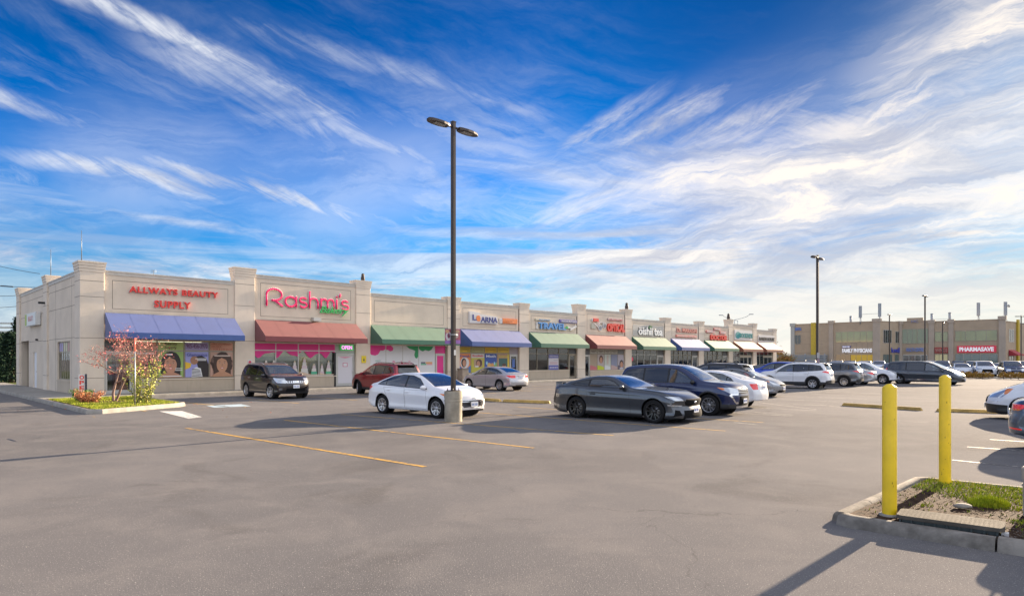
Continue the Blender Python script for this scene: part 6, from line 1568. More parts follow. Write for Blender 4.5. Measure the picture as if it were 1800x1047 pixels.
def to_b2(X, Y):
    c_, s_ = math.cos(-B_RZ), math.sin(-B_RZ); dx_, dy_ = X - BX, Y - BY; return (c_ * dx_ - s_ * dy_, s_ * dx_ + c_ * dy_)
P0 = to_b2(BX, BY); P1 = to_b2(62.8, 107.9); P2 = to_b2(68.3, 110.9); P3 = to_b2(71.4, 108.4); P4 = to_b2(79.3, 101.6); P5 = to_b2(84.4, 105.2)
M1, L1 = wall_run(P0, P1, HB); M2, L2 = wall_run(P1, P2, HB); M3, L3 = wall_run(P2, P3, HB + .1); M4, L4 = wall_run(P3, P4, HB - .05); M5, L5 = wall_run(P4, P5, HB - .4)
bm = bmesh.new(); q = [Vector((p[0], p[1])) for p in (P0, P1, P2, P3, P4, P5)]
top_ = [(v.x, v.y + .42) for v in q] + [(q[-1].x + 2, q[-1].y + 14), (q[0].x, q[0].y + 16)]
prism(bm, top_, .1, HB - .5, 'XY'); link_bm('rear_block', bm, M_B2, office)
def pil2(M_, x, w_, h, m=M_B2P):
    bm = bmesh.new(); box(bm, x, -.18, 0, x + w_, .42, h, M=M_); box(bm, x - .12, -.30, h - .55, x + w_ + .12, .52, h + .02, M=M_)
    link_bm('pilaster', bm, m, office)
def glazing(M_, x0_, x1_, z0_, z1_, n_, m, name='window_strip', fr=M_ALU):
    bm = bmesh.new(); w_ = .05
    for k in range(n_ + 1): x = x0_ + (x1_ - x0_) * k / n_; box(bm, x - w_ / 2, -.05, z0_, x + w_ / 2, .0, z1_, M=M_)
    for z in (z0_, z1_): box(bm, x0_, -.048, z - .04, x1_, -.002, z + .04, M=M_)
    o = link_bm(name, bm, fr, office); b3 = bmesh.new(); box(b3, x0_, -.02, z0_, x1_, -.006, z1_, M=M_); link_bm('pane', b3, m, o); return o
k1 = L1 / 16.0
pil2(M1, .0, .7, HB + .25, mat('white_pilaster', (.42, .42, .38), .8)); pil2(M1, L1 * .45, .75, HB + .45); pil2(M1, L1 - 1.1, 1.1, HB + .5)
on(M1, L1 * .245, -.22, 0, L1 * .30, -.02, HB + .25, mat('yellow_panel', (.50, .36, .03), .6, var=.1), 'yellow_panel')
glazing(M1, L1 * .525, L1 * .925, 4.85, 6.75, 6, M_B2W); glazing(M1, L1 * .05, L1 * .12, 4.7, 6.4, 2, M_B2D)
glazing(M1, L1 * .40 - .9, L1 * .40 + .5, 0, 2.55, 2, M_B2D, 'entrance_door', M_ALUW)
glazing(M1, L1 * .525, L1 * .69, .3, 2.7, 3, M_B2D, 'shop_window'); glazing(M1, L1 * .69, L1 * .925, .3, 2.7, 4, mat('yellow_film', (.55, .36, .03), .4, emit=(.9, .55, .05), estr=.03), 'shop_window')
j = bmesh.new()
for z in (3.0, 4.6, 6.9): box(j, .8, -.006, z, L1 * .38, -.001, z + .03, M=M1)
for k in range(8): x = L1 * .525 + k * L1 * .40 / 7; box(j, x, -.006, 3.2, x + .03, -.001, 4.7, M=M1)
link_bm('joint', j, M_JOINT, office)
glazing(M2, .9, 3.2, 4.7, 6.9, 4, M_B2D, fr=M_ALUW); glazing(M2, 4.4, 5.5, 4.7, 6.7, 2, M_B2D, fr=M_ALUW); glazing(M2, .8, 3.4, 0, 2.7, 3, mat('grey_green_glass', (.12, .16, .15), .12, coat=.6), 'shop_window'); glazing(M2, 4.2, 5.6, 0, 2.7, 2, mat('grey_green_glass', (.12, .16, .15), .12, coat=.6), 'shop_window')
pil2(M2, L2 - .9, .8, HB + .2)
glazing(M3, .1, L3 - .1, 4.6, 7.1, 5, mat('green_grey_glass', (.18, .21, .12), .12, coat=.6)); glazing(M3, .2, L3 - .2, 0, 2.6, 4, M_B2D, 'entrance_door', M_ALUW)
on(M3, .8, -.10, HB + .1, L3 - .8, .42, HB + .75, M_B2, 'stepped_parapet')
pil2(M4, .0, .8, HB + .25); pil2(M4, L4 * .27, .7, HB + .25); pil2(M4, L4 - .9, .9, HB + .5)
glazing(M4, .9, L4 * .26, 4.9, 6.5, 2, M_B2W); glazing(M4, L4 * .36, L4 - 1.1, 4.9, 6.6, 4, M_B2W)
glazing(M4, .9, L4 * .26, .3, 2.7, 3, mat('cream_film', (.50, .44, .24), .5, emit=(.9, .8, .4), estr=.03), 'shop_window')
glazing(M4, L4 * .36, L4 - 1.0, .3, 2.75, 5, mat('grey_green_glass', (.12, .16, .15), .12, coat=.6), 'shop_window')
glazing(M5, 1.4, 3.6, 4.7, 6.7, 3, M_B2D, fr=M_ALUW); on(M5, L5 - 1.6, -.3, 0, L5 - .9, -.02, HB + .1, mat('yellow_panel', (.50, .36, .03), .6, var=.1), 'yellow_panel')
glazing(M5, 1.4, 3.4, .2, 2.4, 2, M_B2D, 'shop_window')
bm = bmesh.new(); prism(bm, [(-.02, 3.4), (-1.3, 2.6), (-1.3, 2.45), (-.02, 2.45)], 1.2, 3.9, 'YZ')
for v in bm.verts: v.co = M5 @ Vector((v.co.x, v.co.y, v.co.z))
link_bm('red_canopy', bm, mat('red_canopy', (.35, .03, .04), .6), office)
# signs on it
def b2sign(label, M_, x0_, x1_, z0_, z1_, st, lm, panel=None, bold=.03, cat='shop sign'):
    W_ = office.matrix_basis @ M_; e = empty('shop_sign', W_ @ Vector(((x0_ + x1_) / 2, -.06, (z0_ + z1_) / 2)), math.atan2(W_[1][0], W_[0][0])); tag(e, label, cat)
    w_, h_ = (x1_ - x0_) / 2, (z1_ - z0_) / 2
    if panel: simple_box('sign_panel', -w_, -.12, -h_, w_, .04, h_, panel, e, .02)
    k = .82 if panel else 1.0
    if st: fit_text('letters', st, -w_ * (k + .06 if panel else 1), w_ * (k + .06 if panel else 1), -h_ * (.62 if panel else 1), h_ * (.62 if panel else 1), lm, e, -.20 if panel else -.10, .04, bold)
    return e
B2M = office.matrix_basis
S_LIT = mat('sign_lit_white', (.8, .8, .82), .4, emit=(1, 1, 1), estr=.06)
bpy.context.view_layer.update()
b2sign('white family physicians letters above the yellow windows', M1, L1 * .60, L1 * .92, 3.02, 3.75, 'FAMILY PHYSICIANS', S_LIT, bold=.05)
b2sign('small violet strip sign over the first white letters', M1, L1 * .60, L1 * .69, 3.85, 4.25, 'WALK-IN CLINIC', S_LIT, S_PURP, .02)
b2sign('red pharmacy sign with heavy white letters on the right wing', M4, L4 * .385, L4 * .885, 2.95, 4.1, 'PHARMASAVE', S_LIT, mat('pharm_red', (.60, .03, .06), .4, emit=(.9, .05, .1), estr=.03), .05)
b2sign('dark red eatery sign over the cream windows', M4, .85, L4 * .265, 2.9, 3.9, 'WINGS', mat('dim_cream', (.5, .25, .2), .5), mat('brick_red', (.34, .05, .04), .5), .02)
b2sign('pale blue letters over the central entrance', M3, .7, L3 - .7, 3.2, 3.85, 'HEALTH CENTRE', mat('mid_blue', (.20, .27, .55), .5), bold=.04)
b2sign('faint blue letters at the top of the left bay', M1, L1 * .055, L1 * .13, 7.2, 7.75, 'DENTAL', mat('pale_blue', (.12, .22, .55), .5), bold=.04)
b2sign('small blue logo sign left of the central entrance', M2, 3.0, 5.4, 3.0, 3.9, 'b.well', mat('deep_blue', (.07, .08, .40), .5), bold=.03)
b2sign('small blue emblem on the stepped parapet of the entrance', M3, 1.5, L3 - 1.5, HB - .1, HB + .35, 'HC', mat('faint_blue', (.20, .26, .48), .6), bold=.0)
# rooftop antennas
M_ANT = mat('antenna_grey', (.30, .33, .36), .6)
def cell(px, Yd, label, h_=2.2, dish=False, zb=HB):
    X_ = (px - 900) / FPX * Yd; e = empty('cell_antenna', (X_, Yd, zb)); tag(e, label, 'antenna', 'panel antennas on the office roof')
    b_ = bmesh.new(); cyl(b_, (0, 0, -.4), (0, 0, h_ * .5), .06, seg=6); cyl(b_, (.35, 0, -.4), (.1, 0, h_ * .3), .04, seg=6); link_bm('mast', b_, M_ANT, e)
    b_ = bmesh.new(); box(b_, -.24, -.15, h_ * .28, .24, .05, h_ * 1.05); box(b_, .06, -.16, h_ * .3, .08, -.15, h_ * 1.0); bmesh.ops.bevel(b_, geom=b_.edges[:], offset=.02, segments=1, affect='EDGES'); link_bm('antenna_panel', b_, M_ANT, e)
    if dish:
        b_ = bmesh.new(); lathe(b_, [(.001, 0), (.2, .03), (.26, .12)], 12, M=Matrix.Translation((.4, -.1, h_ * .8)) @ Matrix.Rotation(R(70), 4, 'Y')); link_bm('dish', b_, M_ANT, e)
    return e
cell(1512, 110, 'panel antenna on the office roof left of the corner tower', 2.7); cell(1546, 108.5, 'slimmer panel antenna above the corner tower', 3.0)
cell(1719.5, 106, 'tall pale panel antenna above the pharmacy sign', 2.9); cell(1767, 104.5, 'panel antenna with a small dish at the right roof corner', 2.9, True)
for px_, Yd_, hh, lb in ((1495.5, 112, 1.2, 'short grey flue on the office roof beside the left antenna'), (1638, 113, 1.7, 'grey flue right of the stepped parapet'), (1669.5, 110, 1.7, 'grey flue above the middle pilaster of the right wing')):
    e = empty('roof_flue', ((px_ - 900) / FPX * Yd_, Yd_, HB - .6)); tag(e, lb, 'flue'); b_ = bmesh.new(); cyl(b_, (0, 0, 0), (0, 0, hh + .5), .2, seg=10); link_bm('pipe', b_, M_ANT, e)
    b_ = bmesh.new(); lathe(b_, [(.001, .18), (.27, .05), (.27, 0)], 10, M=Matrix.Translation((0, 0, hh + .5))); link_bm('cowl', b_, M_ANT, e)
for (pa, pb, za, zb_, Yd_, lb) in ((1512, 1546, HB + 1.3, HB + 1.5, 109.5, 'thin pipe linking the two left antennas'), (1640, 1668, HB + .55, HB + .6, 111, 'thin yellow rail linking the two grey flues')):
    b_ = bmesh.new(); cyl(b_, ((pa - 900) / FPX * Yd_, Yd_, za), ((pb - 900) / FPX * Yd_, Yd_, zb_), .035, seg=6); o = link_bm('roof_pipe', b_, M_ANT, None); tag(o, lb, 'pipe')
# dark glass block at the right edge
e = empty('dark_glass_building', (95.5, 118, 0), R(-12)); tag(e, 'dark glass office block cut by the right edge of the photo', 'building')
b_ = bmesh.new(); box(b_, -1.0, 0, 0, 16, 14, 8.6); link_bm('wall', b_, mat('charcoal_wall', (.05, .05, .06), .5), e)
b_ = bmesh.new()
for z in (1.0, 3.4, 5.6): box(b_, -.6, -.06, z, 15.5, -.01, z + 1.5)
link_bm('window_band', b_, M_B2D, e)
for k in range(4): simple_box('mullion', .4 + k * 3, -.12, .6, .5 + k * 3, -.065, 7.4, M_ALU, e)

# ---------------- lamp poles ----------------
M_POLE = mat('bronze_pole', (.055, .042, .036), .45, .3, var=.1); M_POLEC = mat('pole_base_concrete', (.34, .30, .235), .9, var=.25, vscale=3, bump=.5, bscale=40)
M_LENS = mat('lamp_lens', (.14, .15, .15), .25, coat=.6)
def lamp_pole(name, X_, Y_, h_, heads, label, base=(.265, .92), wd=.125, rz=MALL_RZ, group='parking lot lamp poles', base_m=M_POLEC, hs=1.0):
    e = empty(name, (X_, Y_, 0), rz); tag(e, label, 'lamp pole', group)
    br, bh = base
    if bh:
        b_ = bmesh.new(); prof = [(.001, 0), (br, .0), (br, bh * .66), (br * 1.035, bh * .665), (br * 1.035, bh * .70), (br * .99, bh * .705), (br * .99, bh * .76), (br * 1.035, bh * .765), (br * 1.035, bh * .97), (br * .98, bh), (.001, bh)]
        lathe(b_, prof, 28); link_bm('concrete_base', b_, base_m, e, 'auto')
        b_ = bmesh.new(); box(b_, -.15, -.15, bh + .001, .15, .15, bh + .025)
        for sx in (-1, 1):
            for sy in (-1, 1): cyl(b_, (sx * .12, sy * .12, bh), (sx * .12, sy * .12, bh + .085), .016, seg=6)
        link_bm('base_plate', b_, M_POLE, e)
    b_ = bmesh.new(); box(b_, -wd / 2, -wd / 2, bh, wd / 2, wd / 2, h_); bmesh.ops.bevel(b_, geom=[x for x in b_.edges if abs(x.verts[0].co.z - x.verts[1].co.z) > 1], offset=.015, segments=2, affect='EDGES')
    link_bm('pole', b_, M_POLE, e); simple_box('pole_cap', -wd / 2 - .004, -wd / 2 - .004, h_ + .001, wd / 2 + .004, wd / 2 + .004, h_ + .03, M_POLE, e)
    for ang in heads:
        hd = bmesh.new(); Mh = Matrix.Translation((0, 0, h_ - .14)) @ Matrix.Rotation(ang, 4, 'Z')
        cyl(hd, Mh @ Vector((wd / 2, 0, 0)), Mh @ Vector((.22, 0, .0)), .035, seg=8)
        outline = [(0.0, .09), (.10, .135), (.28, .17), (.50, .165), (.68, .125), (.78, .05), (.79, 0)]
        ring = [(x, y) for x, y in outline] + [(x, -y) for x, y in outline[::-1]]
        for z0_, z1_, k in ((-.045, .0, 1.0), (.0, .045, .92)):
            A_ = [hd.verts.new(Mh @ Vector((.20 + x * hs, y * hs * (1.0 if z0_ < 0 else 1.0), z0_))) for x, y in ring]; B_ = [hd.verts.new(Mh @ Vector((.20 + x * hs * (.98 if z0_ < 0 else .94), y * hs * (1 if z0_ < 0 else .75), z1_ + (.012 if z0_ < 0 else 0)))) for x, y in ring]
            n_ = len(ring); fs = [hd.faces.new(A_), hd.faces.new(B_)] + [hd.faces.new((A_[i], A_[(i + 1) % n_], B_[(i + 1) % n_], B_[i])) for i in range(n_)]
            bmesh.ops.recalc_face_normals(hd, faces=fs)
        lh = link_bm('lamp_head', hd, M_POLE, e)
        b_ = bmesh.new(); box(b_, .34, -.10, -.056, .74, .10, -.047, M=Mh); link_bm('lamp_lens', b_, M_LENS, lh)
    return e
pX, pY = ground(796.5, 740.5)
pole1 = lamp_pole('lamp_pole', pX, pY + .05, 9.03, (0, math.pi), 'tall bronze twin lamp pole on a concrete base by the white saloon')
# wrap and poster board strapped to the pole
bq = empty('strapped_poster', (pX, pY + .05, 2.58), MALL_RZ * .35); tag(bq, 'small square picture board strapped to the tall near lamp pole', 'poster board')
simple_box('board', -.24, .085, -.24, .24, .10, .22, mat('board_edge', (.30, .12, .25), .5), bq)
A = Art(-.23, -.23, -.02, .21, y=.083); A.rect(0, 0, 1, 1, (.42, .10, .14)); A.ell(.5, .5, .45, .30, (.62, .55, .58)); A.ell(.5, .55, .2, .18, (.20, .05, .10)); A.rect(0, 0, 1, .22, (.30, .16, .45)); A.ell(.3, .85, .3, .12, (.65, .35, .2)); A.done('picture', bq)
A = Art(.02, -.23, .23, .21, y=.083); A.rect(0, 0, 1, 1, (.45, .12, .15)); A.ell(.4, .6, .35, .22, (.62, .50, .45)); A.rect(0, 0, 1, .25, (.40, .18, .50)); A.ell(.6, .85, .3, .10, (.6, .4, .25)); A.done('picture', bq)
b_ = bmesh.new(); lathe(b_, [(.12, .03), (.12, .05), (.118, .05), (.118, .03)], 16); link_bm('strap', b_, M_ALUW, bq)
simple_box('white_sticker', -.04, -.0815, 2.0, .04, -.0785, 2.16, S_WHITE, pole1)
pX2, pY2 = ground(1437, 683)
M_BASE2 = mat('grey_green_base', (.16, .15, .13), .85, var=.3, vscale=3)
lamp_pole('lamp_pole', pX2, pY2, 8.45, (0, math.pi), 'bronze twin lamp pole on a dark concrete base beside the white crossover', base=(.31, .88), base_m=M_BASE2, wd=.14)
for px_, Yd_, hh, lb, hd_ in ((1626, 70, 9.0, 'tall slim twin lamp pole in front of the office entrance', (0, math.pi)), (1563.5, 98, 8.9, 'far lamp pole in front of the office corner tower', (0, math.pi)), (1657, 97, 7.6, 'short far lamp pole before the right office wing', (0,)), (1795, 96, 8.5, 'far lamp pole at the right edge of the photo', (2.4, -.7))):
    lamp_pole('lamp_pole', (px_ - 900) / FPX * Yd_, Yd_, hh, hd_, lb, wd=.14, base=(.28, .9))
# flyers stuck on the second pole
bq = empty('pole_flyers', (pX2, pY2, 0), 0); tag(bq, 'white and purple paper flyers wrapped round the second lamp pole', 'flyers')
for z0_, z1_, c in ((1.0, 1.35, (.25, .10, .28)), (1.4, 1.62, (.36, .33, .34)), (1.66, 1.9, (.22, .16, .20)), (1.95, 2.3, (.34, .34, .35))):
    simple_box('flyer', -.085, -.10, z0_, .085, -.085, z1_, mat('flyer_%d' % int(z0_ * 100), c, .6), bq)
# street lamps behind the mall
def street_lamp(X_, Y_, h_, d_, label):
    e = empty('street_lamp', (X_, Y_, 0)); tag(e, label, 'street lamp', 'curved street lamps behind the plaza'); b_ = bmesh.new(); cyl(b_, (0, 0, 0), (0, 0, h_ - 1.2), .10, .07, 8); link_bm('pole', b_, M_ANT, e)
    b_ = bmesh.new(); pts = [Vector((d_ * 3.2 * math.sin(k / 6 * math.pi / 2), 0, h_ - 1.2 + 1.2 * (1 - math.cos(k / 6 * math.pi / 2)) ** .6)) for k in range(7)]
    for p, q in zip(pts, pts[1:]): cyl(b_, p, q, .05, seg=6)
    link_bm('arm', b_, M_ANT, e); b_ = bmesh.new(); p = pts[-1]; box(b_, min(p.x, p.x + d_ * .9), -.15, p.z - .08, max(p.x, p.x + d_ * .9), .15, p.z + .08); bmesh.ops.bevel(b_, geom=b_.edges[:], offset=.04, segments=2, affect='EDGES'); link_bm('lamp_head', b_, M_ANT, e)
street_lamp(48.9, 137, 11.4, -1, 'curved street lamp arm left of the owl pilaster'); street_lamp(48.2, 137, 11.6, 1, 'curved street lamp arm right of the owl pilaster'); street_lamp(51.5, 150, 8.9, 1, 'small street lamp arm above the last white shop board')

# ---------------- near bed with bollards ----------------
M_OLDK = mat('weathered_kerb', (0.215, 0.195, 0.17), 0.9, var=0.38, vscale=4, bump=0.6, bscale=45)
T0 = Vector((3.72, 7.28)); eE = Vector((.735, -.678)); eU = Vector((.728, .686))
def IB(a, u): v = T0 + eE * a + eU * u; return (v.x, v.y)
bm = bmesh.new(); prism(bm, [IB(.10, .06), IB(6.5, .06), IB(6.5, 3.6), IB(.16, 3.15)], .0, .10, 'XY')
so = link_bm('bollard_bed_soil', bm, mat('mulch', (.055, .032, .020), .95, var=.6, vscale=9, bump=.5, bscale=45)); tag(so, kind='structure')
kerb('kerb', [IB(.08, .03), IB(.18, -.03), IB(1.48, -.03)], .20, .12, m=M_OLDK); kerb('kerb', [IB(1.50, -.03), IB(7, -.03)], .20, .13, m=M_OLDK)
kerb('kerb', [IB(.02, .10), IB(.02, .95)], .17, .115, m=M_OLDK); kerb('kerb', [IB(.02, .97), IB(.02, 3.2), IB(.10, 3.28), IB(6.5, 3.75)], .17, .115, m=M_OLDK)
M_BOL = mat('bollard_yellow', (.86, .58, .008), .45, coat=.15, var=.08, vscale=4)
def bollard(px, py, h_, label, zc=.10):
    X_, Y_ = ground(px, py, zc); e = empty('bollard', (X_, Y_, zc)); tag(e, label, 'bollard', 'yellow bollards in the planted bed')
    b_ = bmesh.new(); r_ = .075; lathe(b_, [(.001, -.1), (r_, -.1), (r_, h_ - .055), (r_ * .93, h_ - .035), (.03, h_ - .004), (.001, h_)], 16); link_bm('post', b_, M_BOL, e, 'auto')
    b_ = bmesh.new(); rr = random.Random(int(px))
    for k in range(12):
        a = rr.uniform(math.pi, 2 * math.pi); z = rr.uniform(.1, h_ - .2); dz_ = rr.uniform(.006, .03); w_ = rr.uniform(.004, .012); n_ = 3
        vv = [b_.verts.new(((r_ + .0012) * math.cos(a + w_ / r_ * s_), (r_ + .0012) * math.sin(a + w_ / r_ * s_), z + t_ * dz_)) for s_, t_ in ((-.5, 0), (.5, .1), (.4, 1), (-.3, .8))]
        b_.faces.new(vv)
    link_bm('paint_chips', b_, mat('chip_brown', (.34, .20, .03), .8), e); return e
bollard(1563.5, 905, 1.50, 'nearer yellow bollard beside the green utility box lid'); bollard(1661, 848, 1.555, 'farther yellow bollard in the grass of the bed')
simple = ground(1563, 900, .12)
bm = bmesh.new(); lathe(bm, [(.001, .13), (.105, .13), (.115, .10)], 20, M=Matrix.Translation((*ground(1563.5, 905, .10), -.01))); o = link_bm('bollard_footing', bm, M_CONC); tag(o, 'round concrete footing under the nearer yellow bollard', 'footing')
# utility box
M_BOX = mat('utility_lid', (.105, .093, .078), .9, var=.3, bump=.3, bscale=120); M_BOXS = mat('utility_side', (.045, .06, .06), .6)
ub = empty('utility_box', (4.66, 6.74, -.09), math.atan2(-.50, .62)); tag(ub, 'low green utility box with a weathered tread lid behind the kerb', 'utility box')
b_ = bmesh.new(); prism(b_, [(-.43, -.16), (.43, -.16), (.47, -.12), (.47, .20), (.43, .24), (-.43, .24), (-.47, .20), (-.47, -.12)], .235, .275, 'XY'); lid = link_bm('lid', b_, M_BOX, ub)
b_ = bmesh.new()
for ix in range(22):
    for iy in range(9):
        x_ = -.42 + ix * .04; y_ = -.13 + iy * .04; a = .7 if (ix + iy) % 2 else -.7; c_, s_ = math.cos(a), math.sin(a)
        b_.faces.new([b_.verts.new((x_ + c_ * u - s_ * v, y_ + s_ * u + c_ * v, .2765)) for u, v in ((-.014, -.003), (.014, -.003), (.014, .003), (-.014, .003))])
link_bm('tread', b_, mat('tread_wear', (.11, .10, .085), .85), lid)
b_ = bmesh.new(); box(b_, -.42, -.13, .06, .42, .21, .235)
for k in range(9): box(b_, -.44 + k * .105, -.152, .08, -.425 + k * .105, -.131, .23)
link_bm('box_side', b_, M_BOXS, ub); simple_box('lid_bolt', .44, -.10, .16, .50, -.02, .22, S_WHITE, ub)
# lamp base cut by the right edge, its pole and cable
lx, ly = 6.05, 7.05
lp = lamp_pole('lamp_pole', lx, ly, 8.9, (0, math.pi), 'pole base of pale concrete cut by the right edge beside the bed', base=(.28, .66), rz=MALL_RZ, base_m=mat('pale_base', (.42, .38, .33), .85, var=.15))
b_ = bmesh.new(); pts = [Vector((lx - .26, ly - .10, .60)), Vector((lx - .36, ly - .2, .50)), Vector((lx - .43, ly - .28, .33)), Vector((lx - .45, ly - .31, .12))]
for p, q in zip(pts, pts[1:]): cyl(b_, p, q, .007, seg=6)
o = link_bm('ground_cable', b_, M_TRIM); tag(o, 'thin black cable curving from the pale base into the bed', 'cable')

# ---------------- grass ----------------
def blades(name, inside, n_, z_, h_, cols, seed, kind='stuff', label=None):
    rr = random.Random(seed); bm = bmesh.new(); ms = [mat('grass_%s_%d' % (name, i), c, .8) for i, c in enumerate(cols)]
    k = 0; tries = 0
    while k < n_ and tries < n_ * 12:
        tries += 1; p = inside(rr)
        if p is None: continue
        x_, y_, s_ = p; hh = h_ * rr.uniform(.5, 1.25) * s_; a = rr.uniform(0, 6.28); w_ = .006 * rr.uniform(.7, 1.6) * (1 + z_ * 0); lx_ = rr.uniform(-.5, .5) * hh; ly_ = rr.uniform(-.5, .5) * hh
        v0 = bm.verts.new((x_ - w_ * math.cos(a), y_ - w_ * math.sin(a), z_)); v1 = bm.verts.new((x_ + w_ * math.cos(a), y_ + w_ * math.sin(a), z_)); v2 = bm.verts.new((x_ + lx_, y_ + ly_, z_ + hh))
        f = bm.faces.new((v0, v1, v2)); f.material_index = rr.randrange(len(cols)); k += 1
    o = link_bm(name, bm, ms); tag(o, label, None, None, kind); return o
GCOL = [(.27, .34, .02), (.38, .42, .03), (.18, .25, .02), (.46, .42, .10)]
tufts = [(.9, 2.2, .35), (1.3, 1.7, .2), (1.9, 1.3, .22), (2.1, 1.75, .25), (1.55, .95, .13), (2.6, 1.2, .2), (2.35, 1.0, .12), (.45, 2.5, .35), (.6, 1.2, .09), (1.2, 2.35, .4), (2.9, 2.1, .3)]
def near_bed(rr):
    a_ = rr.uniform(.15, 5.0); u_ = rr.uniform(.2, 3.3); dens_ = 0
    if u_ > 2.25 + .25 * math.sin(a_ * 3) + (.5 if a_ < .5 else 0) * 0: dens_ = 1.0
    for (ta, tu, tr) in tufts:
        if math.hypot(a_ - ta, u_ - tu) < tr * rr.uniform(.6, 1.1): dens_ = 1
    if rr.random() > dens_ + .03: return None
    x_, y_ = IB(a_, u_); return (x_, y_, 1.0)
blades('grass', near_bed, 12000, .10, .036, GCOL, 3)
blades('grass', lambda rr: (lambda a, r_: (*[c for c in (Vector(IB(1.12, 1.75)) + Vector((r_ * .24 * math.cos(a), r_ * .16 * math.sin(a))))], 1.5 - r_))(rr.uniform(0, 6.28), math.sqrt(rr.random())), 1600, .10, .10, [(.03, .10, .015), (.05, .15, .02)], 4, None).name = 'grass_tuft'
tag(bpy.data.objects['grass_tuft'], 'dark green grass tuft on the bare soil between the bollards', 'grass tuft')
def litter(name, fn, n_, z_, seed, cols, sz):
    rr = random.Random(seed); bm = bmesh.new(); ms = [mat('chip_%s_%d' % (name, i), c, .9) for i, c in enumerate(cols)]
    for _ in range(n_):
        x_, y_ = fn(rr); a = rr.uniform(0, 6.28); l_ = sz * rr.uniform(.5, 1.6); w_ = l_ * rr.uniform(.2, .6); c_, s_ = math.cos(a), math.sin(a); t_ = rr.uniform(-.4, .4); vs_ = []
        for u, v in ((-1, -.5), (.8, -1), (1, .6), (-.7, 1)): vs_.append(bm.verts.new((x_ + c_ * u * l_ - s_ * v * w_, y_ + s_ * u * l_ + c_ * v * w_, z_ + .012 + u * l_ * t_)))
        f = bm.faces.new(vs_); f.material_index = rr.randrange(len(cols))
    o = link_bm(name, bm, ms); tag(o, kind='stuff'); return o
litter('bark_litter', lambda rr: IB(rr.uniform(.15, 4.5), rr.uniform(.10, 2.9)), 5200, .098, 5, [(.065, .037, .024), (.025, .017, .013), (.11, .075, .055), (.08, .045, .03)], .014)
litter('fallen_leaves', lambda rr: (lambda v: (v.x, v.y))(mall_world(rr.gauss(-1, 3.5), rr.gauss(-8.5, 3.0))), 170, .0, 12, [(.42, .12, .06), (.50, .30, .06), (.30, .16, .07)], .03)
litter('grit', lambda rr: (rr.uniform(-6, 6), rr.uniform(4.6, 13)), 900, -.008, 13, [(.32, .30, .27), (.10, .09, .09), (.42, .38, .32)], .006)
litter('gravel', lambda rr: IB(rr.uniform(1.5, 3.5), rr.uniform(.08, .9)), 1500, .10, 8, [(.16, .14, .13), (.10, .085, .08), (.24, .21, .19)], .009)
for k, (a_, u_) in enumerate(((.95, 1.32),)):
    b_ = bmesh.new(); bmesh.ops.create_icosphere(b_, subdivisions=2, radius=.07)
    for v in b_.verts: v.co.z *= .45; v.co.x *= 1.5; v.co *= 1 + .12 * math.sin(v.co.x * 60 + v.co.y * 40)
    o = link_bm('stone', b_, M_CONC, None, True, (*IB(a_, u_), .135)); tag(o, 'flat grey stone lying on the soil behind the nearer bollard', 'stone')
CG = [(.32, .35, .02), (.42, .40, .03), (.22, .26, .02), (.48, .40, .06)]
def corner_bed(rr):
    s_ = rr.uniform(-2.75, .5); y_ = rr.uniform(-10.4, -2.4)
    if y_ < -10.5 + (s_ + 2.6) * .5: return None
    if math.hypot(s_ + 1.4, (y_ + 6.3)) < .8 and rr.random() < .85: return None
    if math.hypot(s_ + .6, (y_ + 8.0)) < .5 and rr.random() < .7: return None
    v = mall_world(s_, y_); return (v.x, v.y, 1.0)
blades('grass', corner_bed, 17000, .135, .065, CG, 11)

# ---------------- trees and shrubs ----------------
def frustum(bm, p, q, r0, r1, seg=6): cyl(bm, p, q, r0, r1, seg, caps=False)
def leafquad(bm, c, size, rr, mi, droop=0):
    n = Vector((rr.gauss(0, 1), rr.gauss(0, 1), rr.gauss(0, 1))).normalized(); u = n.orthogonal().normalized(); v = n.cross(u)
    a = rr.uniform(0, 6.28); u, v = u * math.cos(a) + v * math.sin(a), v * math.cos(a) - u * math.sin(a)
    s_ = size * rr.uniform(.6, 1.4)
    f = bm.faces.new([bm.verts.new(c + u * s_), bm.verts.new(c + v * s_ * .5), bm.verts.new(c - u * s_), bm.verts.new(c - v * s_ * .5)]); f.material_index = mi
def grow(bm, p, d, L, r_, depth, rr, tips, spread=.6, up=.15, segs=3, kids=(2, 3)):
    q = p
    for k in range(segs):
        d = (d + Vector((rr.gauss(0, .13), rr.gauss(0, .13), rr.gauss(0, .08) + up * .2))).normalized(); nq = q + d * L / segs; r1 = r_ * (1 - .5 * (k + 1) / segs)
        frustum(bm, q, nq, r_ * (1 - .5 * k / segs), r1, 5 if depth < 2 else 7); q = nq
        if depth <= 1: tips.append(q.copy())
        if depth > 0 and k >= 1:
            nd = (d + Vector((rr.gauss(0, spread), rr.gauss(0, spread), rr.gauss(0, spread * .4)))).normalized(); grow(bm, q, nd, L * rr.uniform(.5, .75), r1 * .7, depth - 1, rr, tips, spread, up, segs, kids)
    if depth > 0:
        for _ in range(rr.randint(*kids)):
            nd = (d + Vector((rr.gauss(0, spread), rr.gauss(0, spread), rr.gauss(0, spread * .5) + up))).normalized(); grow(bm, q, nd, L * rr.uniform(.55, .8), r_ * .45, depth - 1, rr, tips, spread, up, segs, kids)
    else: tips.append(q)
M_BARK = mat('bark', (.13, .095, .08), .9, var=.35, vscale=14, bump=.6, bscale=30)
